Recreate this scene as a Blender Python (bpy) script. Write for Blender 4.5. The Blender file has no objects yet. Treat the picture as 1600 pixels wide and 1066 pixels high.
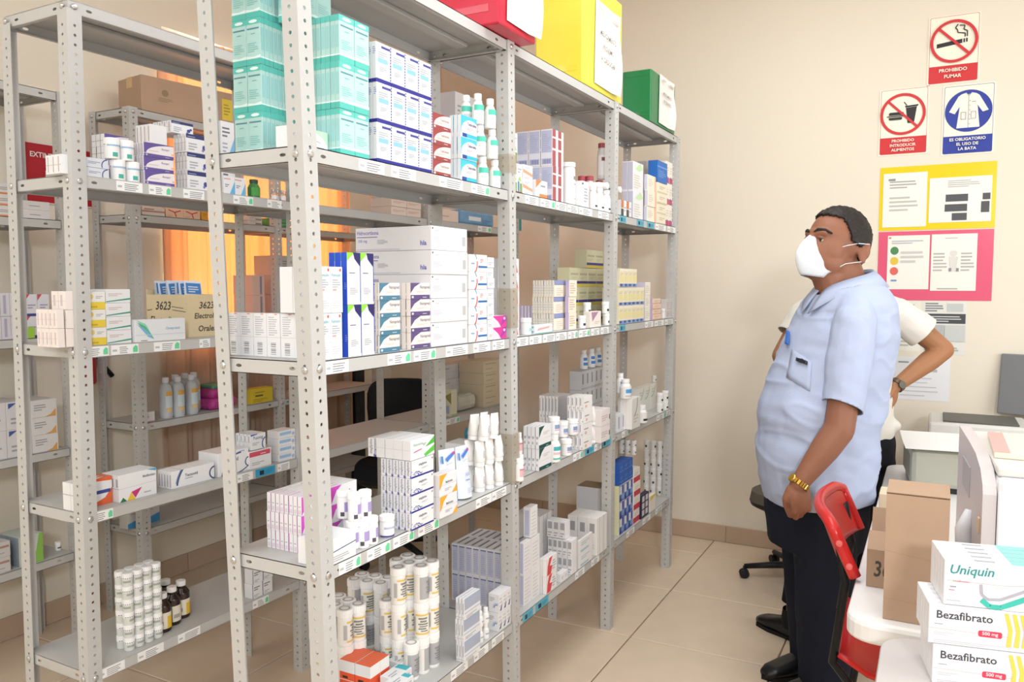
import bpy, bmesh, math, random
from mathutils import Vector, Matrix, Euler
random.seed(7)
sc = bpy.context.scene
COL = sc.collection
R_ = math.radians

# ------------------------------------------------------------------ camera
CAM = Vector((-1.4047, -1.2223, 1.5131)); YAW, PIT, ROL, FPX = .4872, -.0692, -.0007, 1250.
FW = Vector((math.cos(YAW)*math.cos(PIT), math.sin(YAW)*math.cos(PIT), math.sin(PIT)))
_r0 = Vector((math.sin(YAW), -math.cos(YAW), 0)); _u0 = _r0.cross(FW)
RT = math.cos(ROL)*_r0 + math.sin(ROL)*_u0
UP = -math.sin(ROL)*_r0 + math.cos(ROL)*_u0
cd = bpy.data.cameras.new('camera'); cam = bpy.data.objects.new('camera', cd); COL.objects.link(cam)
m = Matrix((RT, UP, -FW)).transposed().to_4x4(); m.translation = CAM
cam.matrix_world = m
cd.sensor_width = 36; cd.lens = FPX*36/1600; cd.clip_start = .02
sc.camera = cam
# ------------------------------------------------------------------ world, lights, exposure
w = bpy.data.worlds.new('sky'); sc.world = w; w.use_nodes = True
bg = w.node_tree.nodes['Background']; bg.inputs[0].default_value = (1.0, .97, .94, 1); bg.inputs[1].default_value = 10.0
sc.view_settings.view_transform = 'Standard'; sc.view_settings.look = 'None'
sc.view_settings.gamma = 1; sc.view_settings.use_curve_mapping = False
sc.view_settings.exposure = -0.13

def area(name, loc, target, sx, sy, power, color):
    l = bpy.data.lights.new(name, 'AREA'); l.shape = 'RECTANGLE'; l.size = sx; l.size_y = sy
    l.energy = power; l.color = color
    o = bpy.data.objects.new(name, l); COL.objects.link(o); o.location = loc
    o.rotation_euler = (Vector(target)-Vector(loc)).to_track_quat('-Z', 'Y').to_euler()
    return o
area('key_light_behind_camera', (-3.3, -2.5, 2.5), (1.5, .1, 1.0), .6, .4, 84, (.93, .965, 1))  # unseen key light set well behind the camera, not a ceiling fixture
area('fill_light_middle', (.9, -.7, 3.22), (.9, -.7, 0), 2.6, 1.2, 43, (.88, .95, 1))  # added soft fill under the ceiling, over the middle of the room
area('fill_light_back', (-2.2, .6, 3.22), (-2.2, .6, 0), 1.6, 2.6, 48, (.88, .95, 1))  # second added fill, overhead in the unseen back of the room
area('window_daylight_right', (.6, -3.9, 1.7), (1.0, .3, 1.2), 3.6, 1.8, 84, (.88, .95, 1))

# ------------------------------------------------------------------ materials
def lin(h):
    h = h.lstrip('#'); v = [int(h[i:i+2], 16)/255 for i in (0, 2, 4)]
    return tuple(c/12.92 if c <= .04045 else ((c+.055)/1.055)**2.4 for c in v)
MATS = {}
def mat(hexc, rough=.5, metal=0., spec=.4, alpha=1., name=None, noise=0., nscale=30., bump=0., trans=0., ior=1.45, coat=0.):
    key = (hexc, rough, metal, spec, alpha, noise, nscale, bump, trans, coat)
    if key in MATS: return MATS[key]
    mt = bpy.data.materials.new(name or 'mat_%s' % hexc.strip('#')); mt.use_nodes = True
    nt = mt.node_tree; b = nt.nodes['Principled BSDF']
    c = lin(hexc)+(1,)
    b.inputs['Base Color'].default_value = c
    b.inputs['Roughness'].default_value = rough; b.inputs['Metallic'].default_value = metal
    b.inputs['Specular IOR Level'].default_value = spec; b.inputs['IOR'].default_value = ior
    b.inputs['Alpha'].default_value = alpha; b.inputs['Transmission Weight'].default_value = trans
    b.inputs['Coat Weight'].default_value = coat
    if noise or bump:
        tc = nt.nodes.new('ShaderNodeTexCoord'); n = nt.nodes.new('ShaderNodeTexNoise')
        n.inputs['Scale'].default_value = nscale; n.inputs['Detail'].default_value = 5
        nt.links.new(tc.outputs['Object'], n.inputs['Vector'])
        if noise:
            mx = nt.nodes.new('ShaderNodeMix'); mx.data_type = 'RGBA'
            mx.inputs[6].default_value = tuple(min(1, v*(1-noise)) for v in c[:3])+(1,)
            mx.inputs[7].default_value = tuple(min(1, v*(1+noise)) for v in c[:3])+(1,)
            nt.links.new(n.outputs['Fac'], mx.inputs[0]); nt.links.new(mx.outputs[2], b.inputs['Base Color'])
        if bump:
            bp = nt.nodes.new('ShaderNodeBump'); bp.inputs['Strength'].default_value = bump; bp.inputs['Distance'].default_value = .002
            nt.links.new(n.outputs['Fac'], bp.inputs['Height']); nt.links.new(bp.outputs['Normal'], b.inputs['Normal'])
    MATS[key] = mt
    return mt
PAPER = dict(rough=.45, spec=.35)
def ink(h): return mat(h, **PAPER)

# ------------------------------------------------------------------ objects
def tag(o, label=None, cat=None, group=None, kind=None):
    if label:
        o['label'] = label
        if len(label.replace(',', ' ').split()) > 16: print('LONG', len(label.replace(',', ' ').split()), label)
    if cat: o['category'] = cat
    if group: o['group'] = group
    if kind: o['kind'] = kind
    return o
def empty(name, loc=(0, 0, 0), rz=0, label=None, cat=None, group=None, parent=None):
    o = bpy.data.objects.new(name, None); COL.objects.link(o); o.location = loc; o.rotation_euler = (0, 0, rz)
    o.empty_display_size = .05
    if parent: o.parent = parent
    return tag(o, label, cat, group)
def link(name, me, parent=None, loc=(0, 0, 0), rot=(0, 0, 0)):
    o = bpy.data.objects.new(name, me); COL.objects.link(o); o.location = loc; o.rotation_euler = rot
    if parent: o.parent = parent
    return o
def copy_tree(o, parent=None):
    c = o.copy(); COL.objects.link(c); c.parent = parent
    for ch in o.children: copy_tree(ch, c)
    return c

class MB:
    """collects polygons with a material each; build() gives ONE mesh"""
    def __init__(s): s.v = []; s.f = []; s.m = []; s.sm = []; s.mats = []
    def mi(s, mt):
        if isinstance(mt, str): mt = ink(mt)
        if mt not in s.mats: s.mats.append(mt)
        return s.mats.index(mt)
    def poly(s, pts, mt, smooth=False):
        i = len(s.v); s.v += [tuple(p) for p in pts]; s.f.append(tuple(range(i, i+len(pts)))); s.m.append(s.mi(mt)); s.sm.append(smooth)
    def faces(s, vs, fs, mt, smooth=False):
        i = len(s.v); s.v += [tuple(p) for p in vs]; k = s.mi(mt)
        for f in fs: s.f.append(tuple(i+j for j in f)); s.m.append(k); s.sm.append(smooth)
    def box(s, a, b, mt, c=0., M=None):
        x0, y0, z0 = a; x1, y1, z1 = b
        if c <= 0:
            vs = [(x, y, z) for z in (z0, z1) for y in (y0, y1) for x in (x0, x1)]
            fs = [(0, 2, 3, 1), (4, 5, 7, 6), (0, 1, 5, 4), (2, 6, 7, 3), (0, 4, 6, 2), (1, 3, 7, 5)]
        else:
            bm = bmesh.new(); bmesh.ops.create_cube(bm, size=1)
            for v in bm.verts: v.co = Vector(((x0+x1)/2+v.co.x*(x1-x0), (y0+y1)/2+v.co.y*(y1-y0), (z0+z1)/2+v.co.z*(z1-z0)))
            bmesh.ops.bevel(bm, geom=bm.edges[:], offset=c, segments=1 if c < .004 else 2, affect='EDGES', profile=.5)
            bm.verts.index_update(); vs = [v.co.copy() for v in bm.verts]; fs = [[v.index for v in f.verts] for f in bm.faces]; bm.free()
        if M is not None: vs = [M @ Vector(v) for v in vs]
        s.faces(vs, fs, mt)
    def lathe(s, prof, mt, n=16, M=None, a0=0., a1=2*math.pi, smooth=True, mats=None):
        """prof [(r,z)..]; mats optional list of material per segment"""
        full = abs(a1-a0-2*math.pi) < 1e-6; k = n if full else n+1
        for j in range(len(prof)-1):
            (r0, z0), (r1, z1) = prof[j], prof[j+1]; vs = []
            for r, z in ((r0, z0), (r1, z1)):
                for i in range(k):
                    a = a0+(a1-a0)*i/n; vs.append(Vector((r*math.cos(a), r*math.sin(a), z)))
            if M is not None: vs = [M @ v for v in vs]
            fs = [(i, (i+1) % k, k+(i+1) % k, k+i) for i in range(n)]
            s.faces(vs, fs, mats[j] if mats else mt, smooth)
    def tube(s, pts, r, mt, n=8, cap=True):
        pts = [Vector(p) for p in pts]; rings = []
        rr = r if isinstance(r, (list, tuple)) else [r]*len(pts)
        prev = None
        for i, p in enumerate(pts):
            t = (pts[min(i+1, len(pts)-1)]-pts[max(i-1, 0)]).normalized()
            if prev is None:
                a = Vector((0, 0, 1)) if abs(t.z) < .9 else Vector((1, 0, 0))
                u = t.cross(a).normalized()
            else: u = (prev-t*prev.dot(t)).normalized()
            prev = u; wv = t.cross(u)
            rings.append([p+rr[i]*(math.cos(2*math.pi*k/n)*u+math.sin(2*math.pi*k/n)*wv) for k in range(n)])
        vs = [v for q in rings for v in q]
        fs = [(i*n+k, i*n+(k+1) % n, (i+1)*n+(k+1) % n, (i+1)*n+k) for i in range(len(pts)-1) for k in range(n)]
        if cap: fs += [tuple(range(n))[::-1], tuple((len(pts)-1)*n+k for k in range(n))]
        s.faces(vs, fs, mt, True)
    def strip(s, O, U, V, L, W, holes, mt):
        """flat strip L x W from O with octagonal holes [(t, rt, rv)] along its middle"""
        O, U, V = Vector(O), Vector(U), Vector(V); t0 = 0.
        P = lambda t, v: O+U*t+V*v
        for (t, rt, rv) in holes:
            a, b = t-rt*1.8, t+rt*1.8
            if a > t0+1e-6: s.poly([P(t0, 0), P(a, 0), P(a, W), P(t0, W)], mt)
            c = W/2
            out = [P(b, c), P(b, W), P(t, W), P(a, W), P(a, c), P(a, 0), P(t, 0), P(b, 0)]
            inn = [P(t+rt*math.cos(k*math.pi/4), c+rv*math.sin(k*math.pi/4)) for k in range(8)]
            s.faces(out+inn, [(k, (k+1) % 8, 8+(k+1) % 8, 8+k) for k in range(8)], mt)
            t0 = b
        if t0 < L-1e-6: s.poly([P(t0, 0), P(L, 0), P(L, W), P(t0, W)], mt)
    def mesh(s, name):
        me = bpy.data.meshes.new(name); me.from_pydata(s.v, [], s.f)
        for mt in s.mats: me.materials.append(mt)
        me.polygons.foreach_set('material_index', s.m); me.polygons.foreach_set('use_smooth', s.sm); me.update()
        return me
    def build(s, name, parent=None, loc=(0, 0, 0), rot=(0, 0, 0), fix=False, weld=False):
        me = s.mesh(name)
        if fix or weld:
            bm = bmesh.new(); bm.from_mesh(me)
            if weld: bmesh.ops.remove_doubles(bm, verts=bm.verts, dist=1e-5)
            bmesh.ops.recalc_face_normals(bm, faces=bm.faces); bm.to_mesh(me); bm.free()
        return link(name, me, parent, loc, rot)

def bake(o, name, *mods):
    """apply modifiers [(type, {props})] and return a new mesh"""
    for t, pr in mods:
        md = o.modifiers.new(t, t)
        for k, v in pr.items(): setattr(md, k, v)
    dg = bpy.context.evaluated_depsgraph_get(); dg.update()
    me = bpy.data.meshes.new_from_object(o.evaluated_get(dg)); me.name = name
    o.modifiers.clear()
    return me

# ------------------------------------------------------------------ measuring: pixel of the photo -> place on a known plane
def ray(u, v): return FW+RT*((u-800)/FPX)-UP*((v-533)/FPX)
def hit(u, v, ax, val):
    d = ray(u, v); return CAM+d*((val-CAM[ax])/d[ax])
def deep(u, v, dist): return CAM+ray(u, v)*dist
def x_at(u, y, z):
    k = u-800; dy, dz = y-CAM.y, z-CAM.z
    A = k*FW.x-FPX*RT.x; B = k*(dy*FW.y+dz*FW.z)-FPX*(dy*RT.y+dz*RT.z)
    return CAM.x-B/A
def y_at(u, x, z):
    k = u-800; dx, dz = x-CAM.x, z-CAM.z
    A = k*FW.y-FPX*RT.y; B = k*(dx*FW.x+dz*FW.z)-FPX*(dx*RT.x+dz*RT.z)
    return CAM.y-B/A
def z_at(v, x, y):
    k = v-533; dx, dy = x-CAM.x, y-CAM.y
    A = k*FW.z+FPX*UP.z; B = k*(dx*FW.x+dy*FW.y)+FPX*(dx*UP.x+dy*UP.y)
    return CAM.z-B/A

# ------------------------------------------------------------------ flat lettering
_TXT = {}
def text_polys(t, bold=False):
    """triangulated letters of Blender's own font, height-1 units, centred"""
    if t in _TXT: return _TXT[t]
    cu = bpy.data.curves.new('t', 'FONT'); cu.body = t; cu.align_x = 'CENTER'; cu.align_y = 'CENTER'; cu.size = 1; cu.resolution_u = 2
    cu.offset = .02
    o = bpy.data.objects.new('t', cu); COL.objects.link(o)
    dg = bpy.context.evaluated_depsgraph_get(); dg.update()
    me = bpy.data.meshes.new_from_object(o.evaluated_get(dg))
    vs = [v.co.copy() for v in me.vertices]; fs = [tuple(p.vertices) for p in me.polygons]
    bpy.data.objects.remove(o); bpy.data.curves.remove(cu); bpy.data.meshes.remove(me)
    if vs:
        x0, x1 = min(v.x for v in vs), max(v.x for v in vs); y0, y1 = min(v.y for v in vs), max(v.y for v in vs)
        vs = [(v.x-(x0+x1)/2, v.y-(y0+y1)/2) for v in vs]; _TXT[t] = (vs, fs, x1-x0, y1-y0)
    else: _TXT[t] = ([], [], 1, 1)
    return _TXT[t]
class Face:
    """a flat printable face: origin, unit axes, size; art is drawn in 0..1 coordinates, lifted off layer by layer"""
    def __init__(s, mb, O, U, V, W, H, lift=.00014):
        s.mb, s.O, s.U, s.V, s.W, s.H = mb, Vector(O), Vector(U), Vector(V), W, H
        s.N = s.U.cross(s.V).normalized(); s.k = 0; s.lift = lift
    def P(s, u, v): return s.O+s.U*(u*s.W)+s.V*(v*s.H)+s.N*(s.lift*s.k)
    def emit(s, q, c):
        """polygon in face coordinates, clipped to the face"""
        for ax, sg, lim in ((0, 1, 0.), (0, -1, 1.), (1, 1, 0.), (1, -1, 1.)):
            out = []; n = len(q)
            for i in range(n):
                p, r = q[i], q[(i+1) % n]; dp, dr = sg*(p[ax]-lim), sg*(r[ax]-lim)
                if dp >= 0: out.append(p)
                if (dp > 0 > dr) or (dp < 0 < dr): t = dp/(dp-dr); out.append((p[0]+(r[0]-p[0])*t, p[1]+(r[1]-p[1])*t))
            q = out
            if len(q) < 3: return
        s.mb.poly([s.P(*p) for p in q], c)
    def rect(s, u0, v0, u1, v1, c): s.k += 1; s.emit([(u0, v0), (u1, v0), (u1, v1), (u0, v1)], c)
    def poly(s, pts, c):
        s.k += 1
        if sum(pts[i][0]*pts[(i+1) % len(pts)][1]-pts[(i+1) % len(pts)][0]*pts[i][1] for i in range(len(pts))) < 0: pts = pts[::-1]
        s.emit(pts, c)
    def ell(s, cu, cv, ru, rv, c, a0=0, a1=360, n=20):
        s.k += 1; full = a1-a0 >= 360; k = n if full else n+1
        pts = [(cu+ru*math.cos(R_(a0+(a1-a0)*i/n)), cv+rv*math.sin(R_(a0+(a1-a0)*i/n))) for i in range(k)]
        if not full: pts.append((cu, cv))
        s.emit(pts, c)
    def ring(s, cu, cv, r0, r1, c, a0=0, a1=360, n=28):
        """ring of radii in units of W"""
        s.k += 1; q = s.W/s.H
        for i in range(n):
            a, b = R_(a0+(a1-a0)*i/n), R_(a0+(a1-a0)*(i+1)/n)
            s.emit([(cu+r*math.cos(t), cv+q*r*math.sin(t)) for r, t in ((r0, a), (r1, a), (r1, b), (r0, b))], c)
    def line(s, u0, v0, u1, v1, th, c):
        """th in units of W"""
        s.k += 1; a = Vector((u0*s.W, v0*s.H)); b = Vector((u1*s.W, v1*s.H)); d = (b-a).normalized(); n = Vector((-d.y, d.x))*(th*s.W/2)
        s.emit([(p.x/s.W, p.y/s.H) for p in (a-n, b-n, b+n, a+n)], c)
    def lines(s, u0, v0, u1, v1, n, c, fill=.45, seed=1):
        """n rows of small print"""
        s.k += 1; rr = random.Random(seed); dv = (v1-v0)/n
        for i in range(n):
            e = u0+(u1-u0)*rr.uniform(.55, 1.)
            s.mb.poly([s.P(u0, v0+dv*i), s.P(e, v0+dv*i), s.P(e, v0+dv*(i+fill)), s.P(u0, v0+dv*(i+fill))], c)
    def bars(s, u0, v0, u1, v1, n, c, vert=True):
        s.k += 1
        for i in range(n):
            t0, t1 = i/n, (i+.3+.35*((i*7) % 3)/2)/n
            if vert: s.mb.poly([s.P(u0+(u1-u0)*t0, v0), s.P(u0+(u1-u0)*t1, v0), s.P(u0+(u1-u0)*t1, v1), s.P(u0+(u1-u0)*t0, v1)], c)
            else: s.mb.poly([s.P(u0, v0+(v1-v0)*t0), s.P(u1, v0+(v1-v0)*t0), s.P(u1, v0+(v1-v0)*t1), s.P(u0, v0+(v1-v0)*t1)], c)
    def text(s, u, v, h, t, c, wmax=None, rot=False, slant=0.):
        """h: cap height in units of H (of W when rot), centred at u,v"""
        s.k += 1; vs, fs, tw, th = text_polys(t)
        if not vs: return
        ext = s.W if rot else s.H
        k = h*ext/.72; lim = (wmax or 9)*(s.H if rot else s.W); kx = min(k, lim/tw)
        q = []
        for x, y in vs:
            x, y = (x+slant*y)*kx, y*k
            if rot: x, y = -y, x
            q.append(s.O+s.U*(u*s.W+x)+s.V*(v*s.H+y)+s.N*(s.lift*s.k))
        s.mb.faces(q, fs, c)
# ------------------------------------------------------------------ the room
XF, YL, XB, YR, ZC = 3.28, 2.25, -4.2, -4.1, 3.25
WALL = mat('#e9e0d0', rough=.75, spec=.2, noise=.025, nscale=1.2, bump=.12, name='cream_wall_paint')
CEIL = mat('#f3efe8', rough=.8, spec=.2)
TILE = mat('#dfcab3', rough=.34, spec=.45, noise=.07, nscale=9., name='tan_floor_tile')
GROUT = mat('#8a7462', rough=.85)
def slab(name, a, b, mt, kind='structure'):
    mb = MB(); mb.box(a, b, mt); return tag(mb.build(name), kind=kind)
fl = slab('floor', (XB, YR, -.12), (XF, YL, -.006), GROUT)
ts = .6
tmb = MB(); tmb.box((-.297, -.297, -.012), (.297, .297, 0), TILE, c=.0025); tme = tmb.mesh('floor_tile')
for i in range(-7, 6):
    for j in range(-7, 4):
        x, y = i*ts+.3, -.1+j*ts+.3
        if x+.3 > XF or y+.3 > YL+.25 or x < XB or y < YR: 
            sx0, sx1 = max(x-.297, XB), min(x+.297, XF); sy0, sy1 = max(y-.297, YR), min(y+.297, YL)
            if sx1-sx0 < .02 or sy1-sy0 < .02: continue
            q = MB(); q.box((sx0-x, sy0-y, -.012), (sx1-x, sy1-y, 0), TILE, c=.0025); link('tile', q.mesh('floor_tile_cut'), fl, (x, y, 0))
        else: link('tile', tme, fl, (x, y, 0))
slab('ceiling', (XB, YR, ZC), (XF, YL, ZC+.1), CEIL)
slab('wall_far', (XF, YR, -.1), (XF+.12, YL+.14, ZC), WALL)
slab('wall_back', (XB-.12, YR, -.1), (XB, YL+.14, ZC), WALL)
slab('wall_right', (XB, YR-.12, -.1), (XF, YR, ZC), WALL)
# left wall with the window opening
WX0, WX1, WZ0, WZ1 = 1.40, 2.74, 1.22, 2.812
lw = MB()
for a, b in (((XB, YL, -.1), (WX0, YL+.14, ZC)), ((WX1, YL, -.1), (XF, YL+.14, ZC)), ((WX0, YL, -.1), (WX1, YL+.14, WZ0)), ((WX0, YL, WZ1), (WX1, YL+.14, ZC))):
    lw.box(a, b, WALL)
tag(lw.build('wall_left'), kind='structure')
# window: aluminium frame with two panes
ALU = mat('#b9b6b0', rough=.35, metal=.8)
win = empty('window_1', (WX0, YL+.07, WZ0)); win['kind'] = 'structure'
fr = MB(); wW, wH = WX1-WX0, WZ1-WZ0
for a, b in (((0, -.02, 0), (wW, .02, .04)), ((0, -.02, wH-.04), (wW, .02, wH)), ((0, -.02, .04), (.04, .02, wH-.04)), ((wW-.04, -.02, .04), (wW, .02, wH-.04)), ((wW/2-.02, -.02, .04), (wW/2+.02, .02, wH-.04))):
    fr.box(a, b, ALU)
fr.build('window_frame', win)
GLASS = mat('#ffffff', rough=.02, trans=1., ior=1.1)
for k in range(2):
    g = MB(); x0 = .04+k*(wW/2-.02); g.box((x0, -.003, .04), (x0+wW/2-.06, .003, wH-.04), GLASS); g.build('pane', win)
# curtain: folded translucent cloth hanging in front of the window, to near the floor
def cloth_mat(hexa, hexb):
    mt = bpy.data.materials.new('orange_curtain_cloth'); mt.use_nodes = True; nt = mt.node_tree; nt.nodes.clear()
    o = nt.nodes.new('ShaderNodeOutputMaterial'); d = nt.nodes.new('ShaderNodeBsdfDiffuse'); t = nt.nodes.new('ShaderNodeBsdfTranslucent'); mx = nt.nodes.new('ShaderNodeMixShader')
    d.inputs[0].default_value = lin(hexa)+(1,); t.inputs[0].default_value = lin(hexb)+(1,); mx.inputs[0].default_value = .3
    wv = nt.nodes.new('ShaderNodeTexNoise'); wv.inputs['Scale'].default_value = 60; bp = nt.nodes.new('ShaderNodeBump'); bp.inputs['Strength'].default_value = .1
    nt.links.new(wv.outputs['Fac'], bp.inputs['Height']); nt.links.new(bp.outputs['Normal'], d.inputs['Normal'])
    nt.links.new(d.outputs[0], mx.inputs[1]); nt.links.new(t.outputs[0], mx.inputs[2]); nt.links.new(mx.outputs[0], o.inputs[0])
    return mt
CURT = cloth_mat('#c9bda8', '#ff9048')
cm = MB(); nx, nz = 150, 14; x0, x1, z0, z1 = 1.33, 2.78, .42, 2.775; vs = []
for j in range(nz+1):
    for i in range(nx+1):
        t = i/nx; zt_ = 2.752+.06*min(1, max(0, (x0+(x1-x0)*t-1.42)/.55)); z = z0+(zt_-z0)*j/nz; amp = .016*(1-.35*j/nz)
        y = YL-.048+amp*math.sin(t*62+.5*math.sin(9*t)+.25*math.sin(3*z))+.006*math.sin(t*171)
        vs.append((x0+(x1-x0)*t, y, z))
cm.faces(vs, [(j*(nx+1)+i, j*(nx+1)+i+1, (j+1)*(nx+1)+i+1, (j+1)*(nx+1)+i) for j in range(nz) for i in range(nx)], CURT, True)
cu = empty('curtain', (0, 0, 0), 0, 'long orange curtain glowing with daylight in front of the window', 'curtain')
cm.build('curtain_cloth', cu)
rd = MB(); rd.tube([(1.31, YL-.02, 2.735), (2.80, YL-.02, 2.735)], .008, mat('#8d6a4a', rough=.4)); rd.build('curtain_rod', cu)
for xx in (1.315, 2.79):
    rb = MB(); rb.box((xx-.008, YL-.03, 2.727), (xx+.008, YL, 2.743), mat('#8d6a4a', rough=.4)); rb.build('rod_bracket', cu)
# baseboards of tan tile
BASE = mat('#bfa792', rough=.4, noise=.06, nscale=7.)
def baseboard(name, p0, p1, nrm):
    e = empty(name, (0, 0, 0)); e['kind'] = 'structure'
    p0, p1, nrm = Vector(p0), Vector(p1), Vector(nrm); L = (p1-p0).length; u = (p1-p0)/L; n = int(L/.6)+1
    for k in range(n):
        a = p0+u*(k*.6+.0015); b = p0+u*min(L, k*.6+.5985)
        q = MB(); c = b+nrm*.011
        q.box((min(a.x, c.x), min(a.y, c.y), .001), (max(a.x, c.x), max(a.y, c.y), .1), BASE, c=.002); q.build('tile', e)
baseboard('baseboard_far', (XF, YL-.02, 0), (XF, YR, 0), (-1, 0, 0))
baseboard('baseboard_left', (XF-.02, YL, 0), (XB, YL, 0), (0, -1, 0))
# ------------------------------------------------------------------ slotted-angle shelving
STEEL = mat('#c0bfbd', rough=.42, spec=.45, noise=.03, nscale=14., name='grey_painted_steel')
BOLT = mat('#c9c9c9', rough=.3, metal=.85)
PW, LIP = .043, .035
def post_mesh(sy, H=2.29):
    mb = MB(); holes = [(z, .0045, .0045) for z in [.02+.0268*k for k in range(int((H-.03)/.0268))]]
    mb.strip((0, 0, 0), (0, 0, 1), (1, 0, 0), H, PW, holes, STEEL)
    mb.strip((0, 0, 0), (0, 0, 1), (0, sy, 0), H, PW, holes, STEEL)
    o = mb.build('post_sheet', weld=True)
    me = bake(o, 'slotted_post', ('SOLIDIFY', dict(thickness=.0022, offset=0)))
    bpy.data.objects.remove(o); return me
POSTF, POSTB = post_mesh(1), post_mesh(-1)
def shelf_mesh(L, D):
    """pan shelf: top at z=LIP/2, folded lips with slots, stiffener under the sheet"""
    mb = MB(); h = LIP/2; e = .0035
    mb.box((e, e, h-.0022), (L-e, D-e, h), STEEL)
    sl = lambda n: [(.062, .0095, .0042), (n-.062, .0095, .0042)]
    t = .0016
    mb.strip((e, e, -h), (1, 0, 0), (0, 0, 1), L-2*e, LIP, sl(L-2*e), STEEL)
    mb.strip((e, D-e, -h), (1, 0, 0), (0, 0, 1), L-2*e, LIP, sl(L-2*e), STEEL)
    mb.strip((e, e, -h), (0, 1, 0), (0, 0, 1), D-2*e, LIP, sl(D-2*e), STEEL)
    mb.strip((L-e, e, -h), (0, 1, 0), (0, 0, 1), D-2*e, LIP, sl(D-2*e), STEEL)
    for a, b in (((e, e, -h), (L-e, e+.012, -h+t)), ((e, D-e-.012, -h), (L-e, D-e, -h+t)), ((e, e, -h), (e+.012, D-e, -h+t)), ((L-e-.012, e, -h), (L-e, D-e, -h+t))):
        mb.box(a, b, STEEL)
    mb.box((.03, D/2-.022, h-.016), (L-.03, D/2+.022, h-.0022), STEEL, c=.003)
    return mb.mesh('pan_shelf')
def bolts_mesh(hs, sy):
    mb = MB()
    for h in hs:
        for ax in (0, 1):
            if ax: M = Matrix.Translation((PW/2, 0, h)) @ Matrix.Rotation(R_(90)*sy, 4, 'X')
            else: M = Matrix.Translation((0, sy*PW/2, h)) @ Matrix.Rotation(R_(-90), 4, 'Y')
            mb.lathe([(.0088, .001), (.0088, .0035), (.006, .0065), (0, .0072)], BOLT, 8, M)
    return mb.mesh('bolt_heads')
SH = {}; RK = []
def rack(name, label, X, lean, D, hs, loc=(0, 0, 0), rz=0, skip=(), H=2.31):
    e = empty(name, loc, rz, label, 'shelving')
    XZ = lambda j, z: X[j]+lean[j]*z
    for j in range(len(X)):
        for me, y, sy in ((POSTF, 0, 1), (POSTB, D, -1)):
            p = link('post', me, e, (X[j], y, 0), (0, math.atan(lean[j]), 0))
            b = link('bolts', bolts_mesh(hs, sy), p); b['kind'] = 'stuff'
    for j in range(len(X)-1):
        for k, h in enumerate(hs):
            if (j, k) in skip: continue
            a, b = XZ(j, h)+.003, XZ(j+1, h)-.001
            SH[len(RK), j, k] = link('shelf', shelf_mesh(b-a, D), e, (a, 0, h))
    RK.append(e); return e, XZ
H1 = [2.272, 1.802, 1.3252, .8441, .3651]
RACK1, X1 = rack('shelving_rack', 'front row of grey slotted steel shelving, three bays full of medicine', [0, .92, 1.8156, 2.6927], [-.0352, -.0197, .0073, .0287], .2987, H1)
H2 = [2.296, 1.812, 1.321, .832, .353]
RACK2, X2 = rack('shelving_rack', 'second row of grey steel shelving behind the front row, nearest end at the left edge', [0, .875, 1.76, 2.62], [.006, .004, 0, 0], .319, H2, (.0233, .9462, 0), -.0173, skip={(1, 4), (2, 4)})
H3 = [2.27, 1.81, 1.34, .88, .40]
RACK3, X3 = rack('shelving_rack', 'third row of grey steel shelving standing before the curtained window', [.93, 1.79, 2.65], [0, 0, 0], .27, H3, (0, 1.89, 0), 0)
H4 = [2.27, 1.76, 1.29, .83, .39]
RACK4, X4 = rack('shelving_rack', 'grey steel shelving cut by the left picture edge, by the red extinguisher sign', [-.27, .628], [0, 0], .30, H4, (0, 1.915, 0), 0)
# ------------------------------------------------------------------ cartons, bottles and how they are stacked
ORD = ['first', 'second', 'third', 'fourth', 'fifth', 'sixth', 'seventh', 'eighth', 'ninth', 'tenth', 'eleventh', 'twelfth', 'thirteenth', 'fourteenth']
def carton(w, d, h, base='#e7e7ea', art=None, L=None, top=None, c=.0006):
    mb = MB(); mb.box((-w/2, -d/2, 0), (w/2, d/2, h), base, c=c)
    F = Face(mb, (-w/2, -d/2, 0), (1, 0, 0), (0, 0, 1), w, h)
    S = Face(mb, (-w/2, d/2, 0), (0, -1, 0), (0, 0, 1), d, h)
    T = Face(mb, (-w/2, -d/2, h), (1, 0, 0), (0, 1, 0), w, d)
    if art: art(F)
    if L: L(S)
    if top: top(T)
    return mb.mesh('carton')
def pos_words(i, j, k, n, lay=True):
    nx, ny, nz = n; p = []
    if nz > 1: p.append('bottom layer' if k == 0 else 'top layer' if k == nz-1 else ORD[k]+' layer')
    if nx > 1: p.append('leftmost' if i == 0 else 'rightmost' if i == nx-1 else ORD[i]+' column')
    if ny > 1: p.append('front' if j == 0 else 'rearmost' if j == ny-1 else ORD[j]+' back')
    return ', '.join(p)
def kind_name(desc):
    for k in ('mint', 'navy', 'maroon', 'cyan', 'lavender', 'cream', 'grey', 'magenta', 'barcode', 'orange', 'purple', 'teal', 'blue', 'yellow', 'pink', 'red', 'green'):
        if k in desc: return k+'_carton'
    return 'white_carton'
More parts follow.
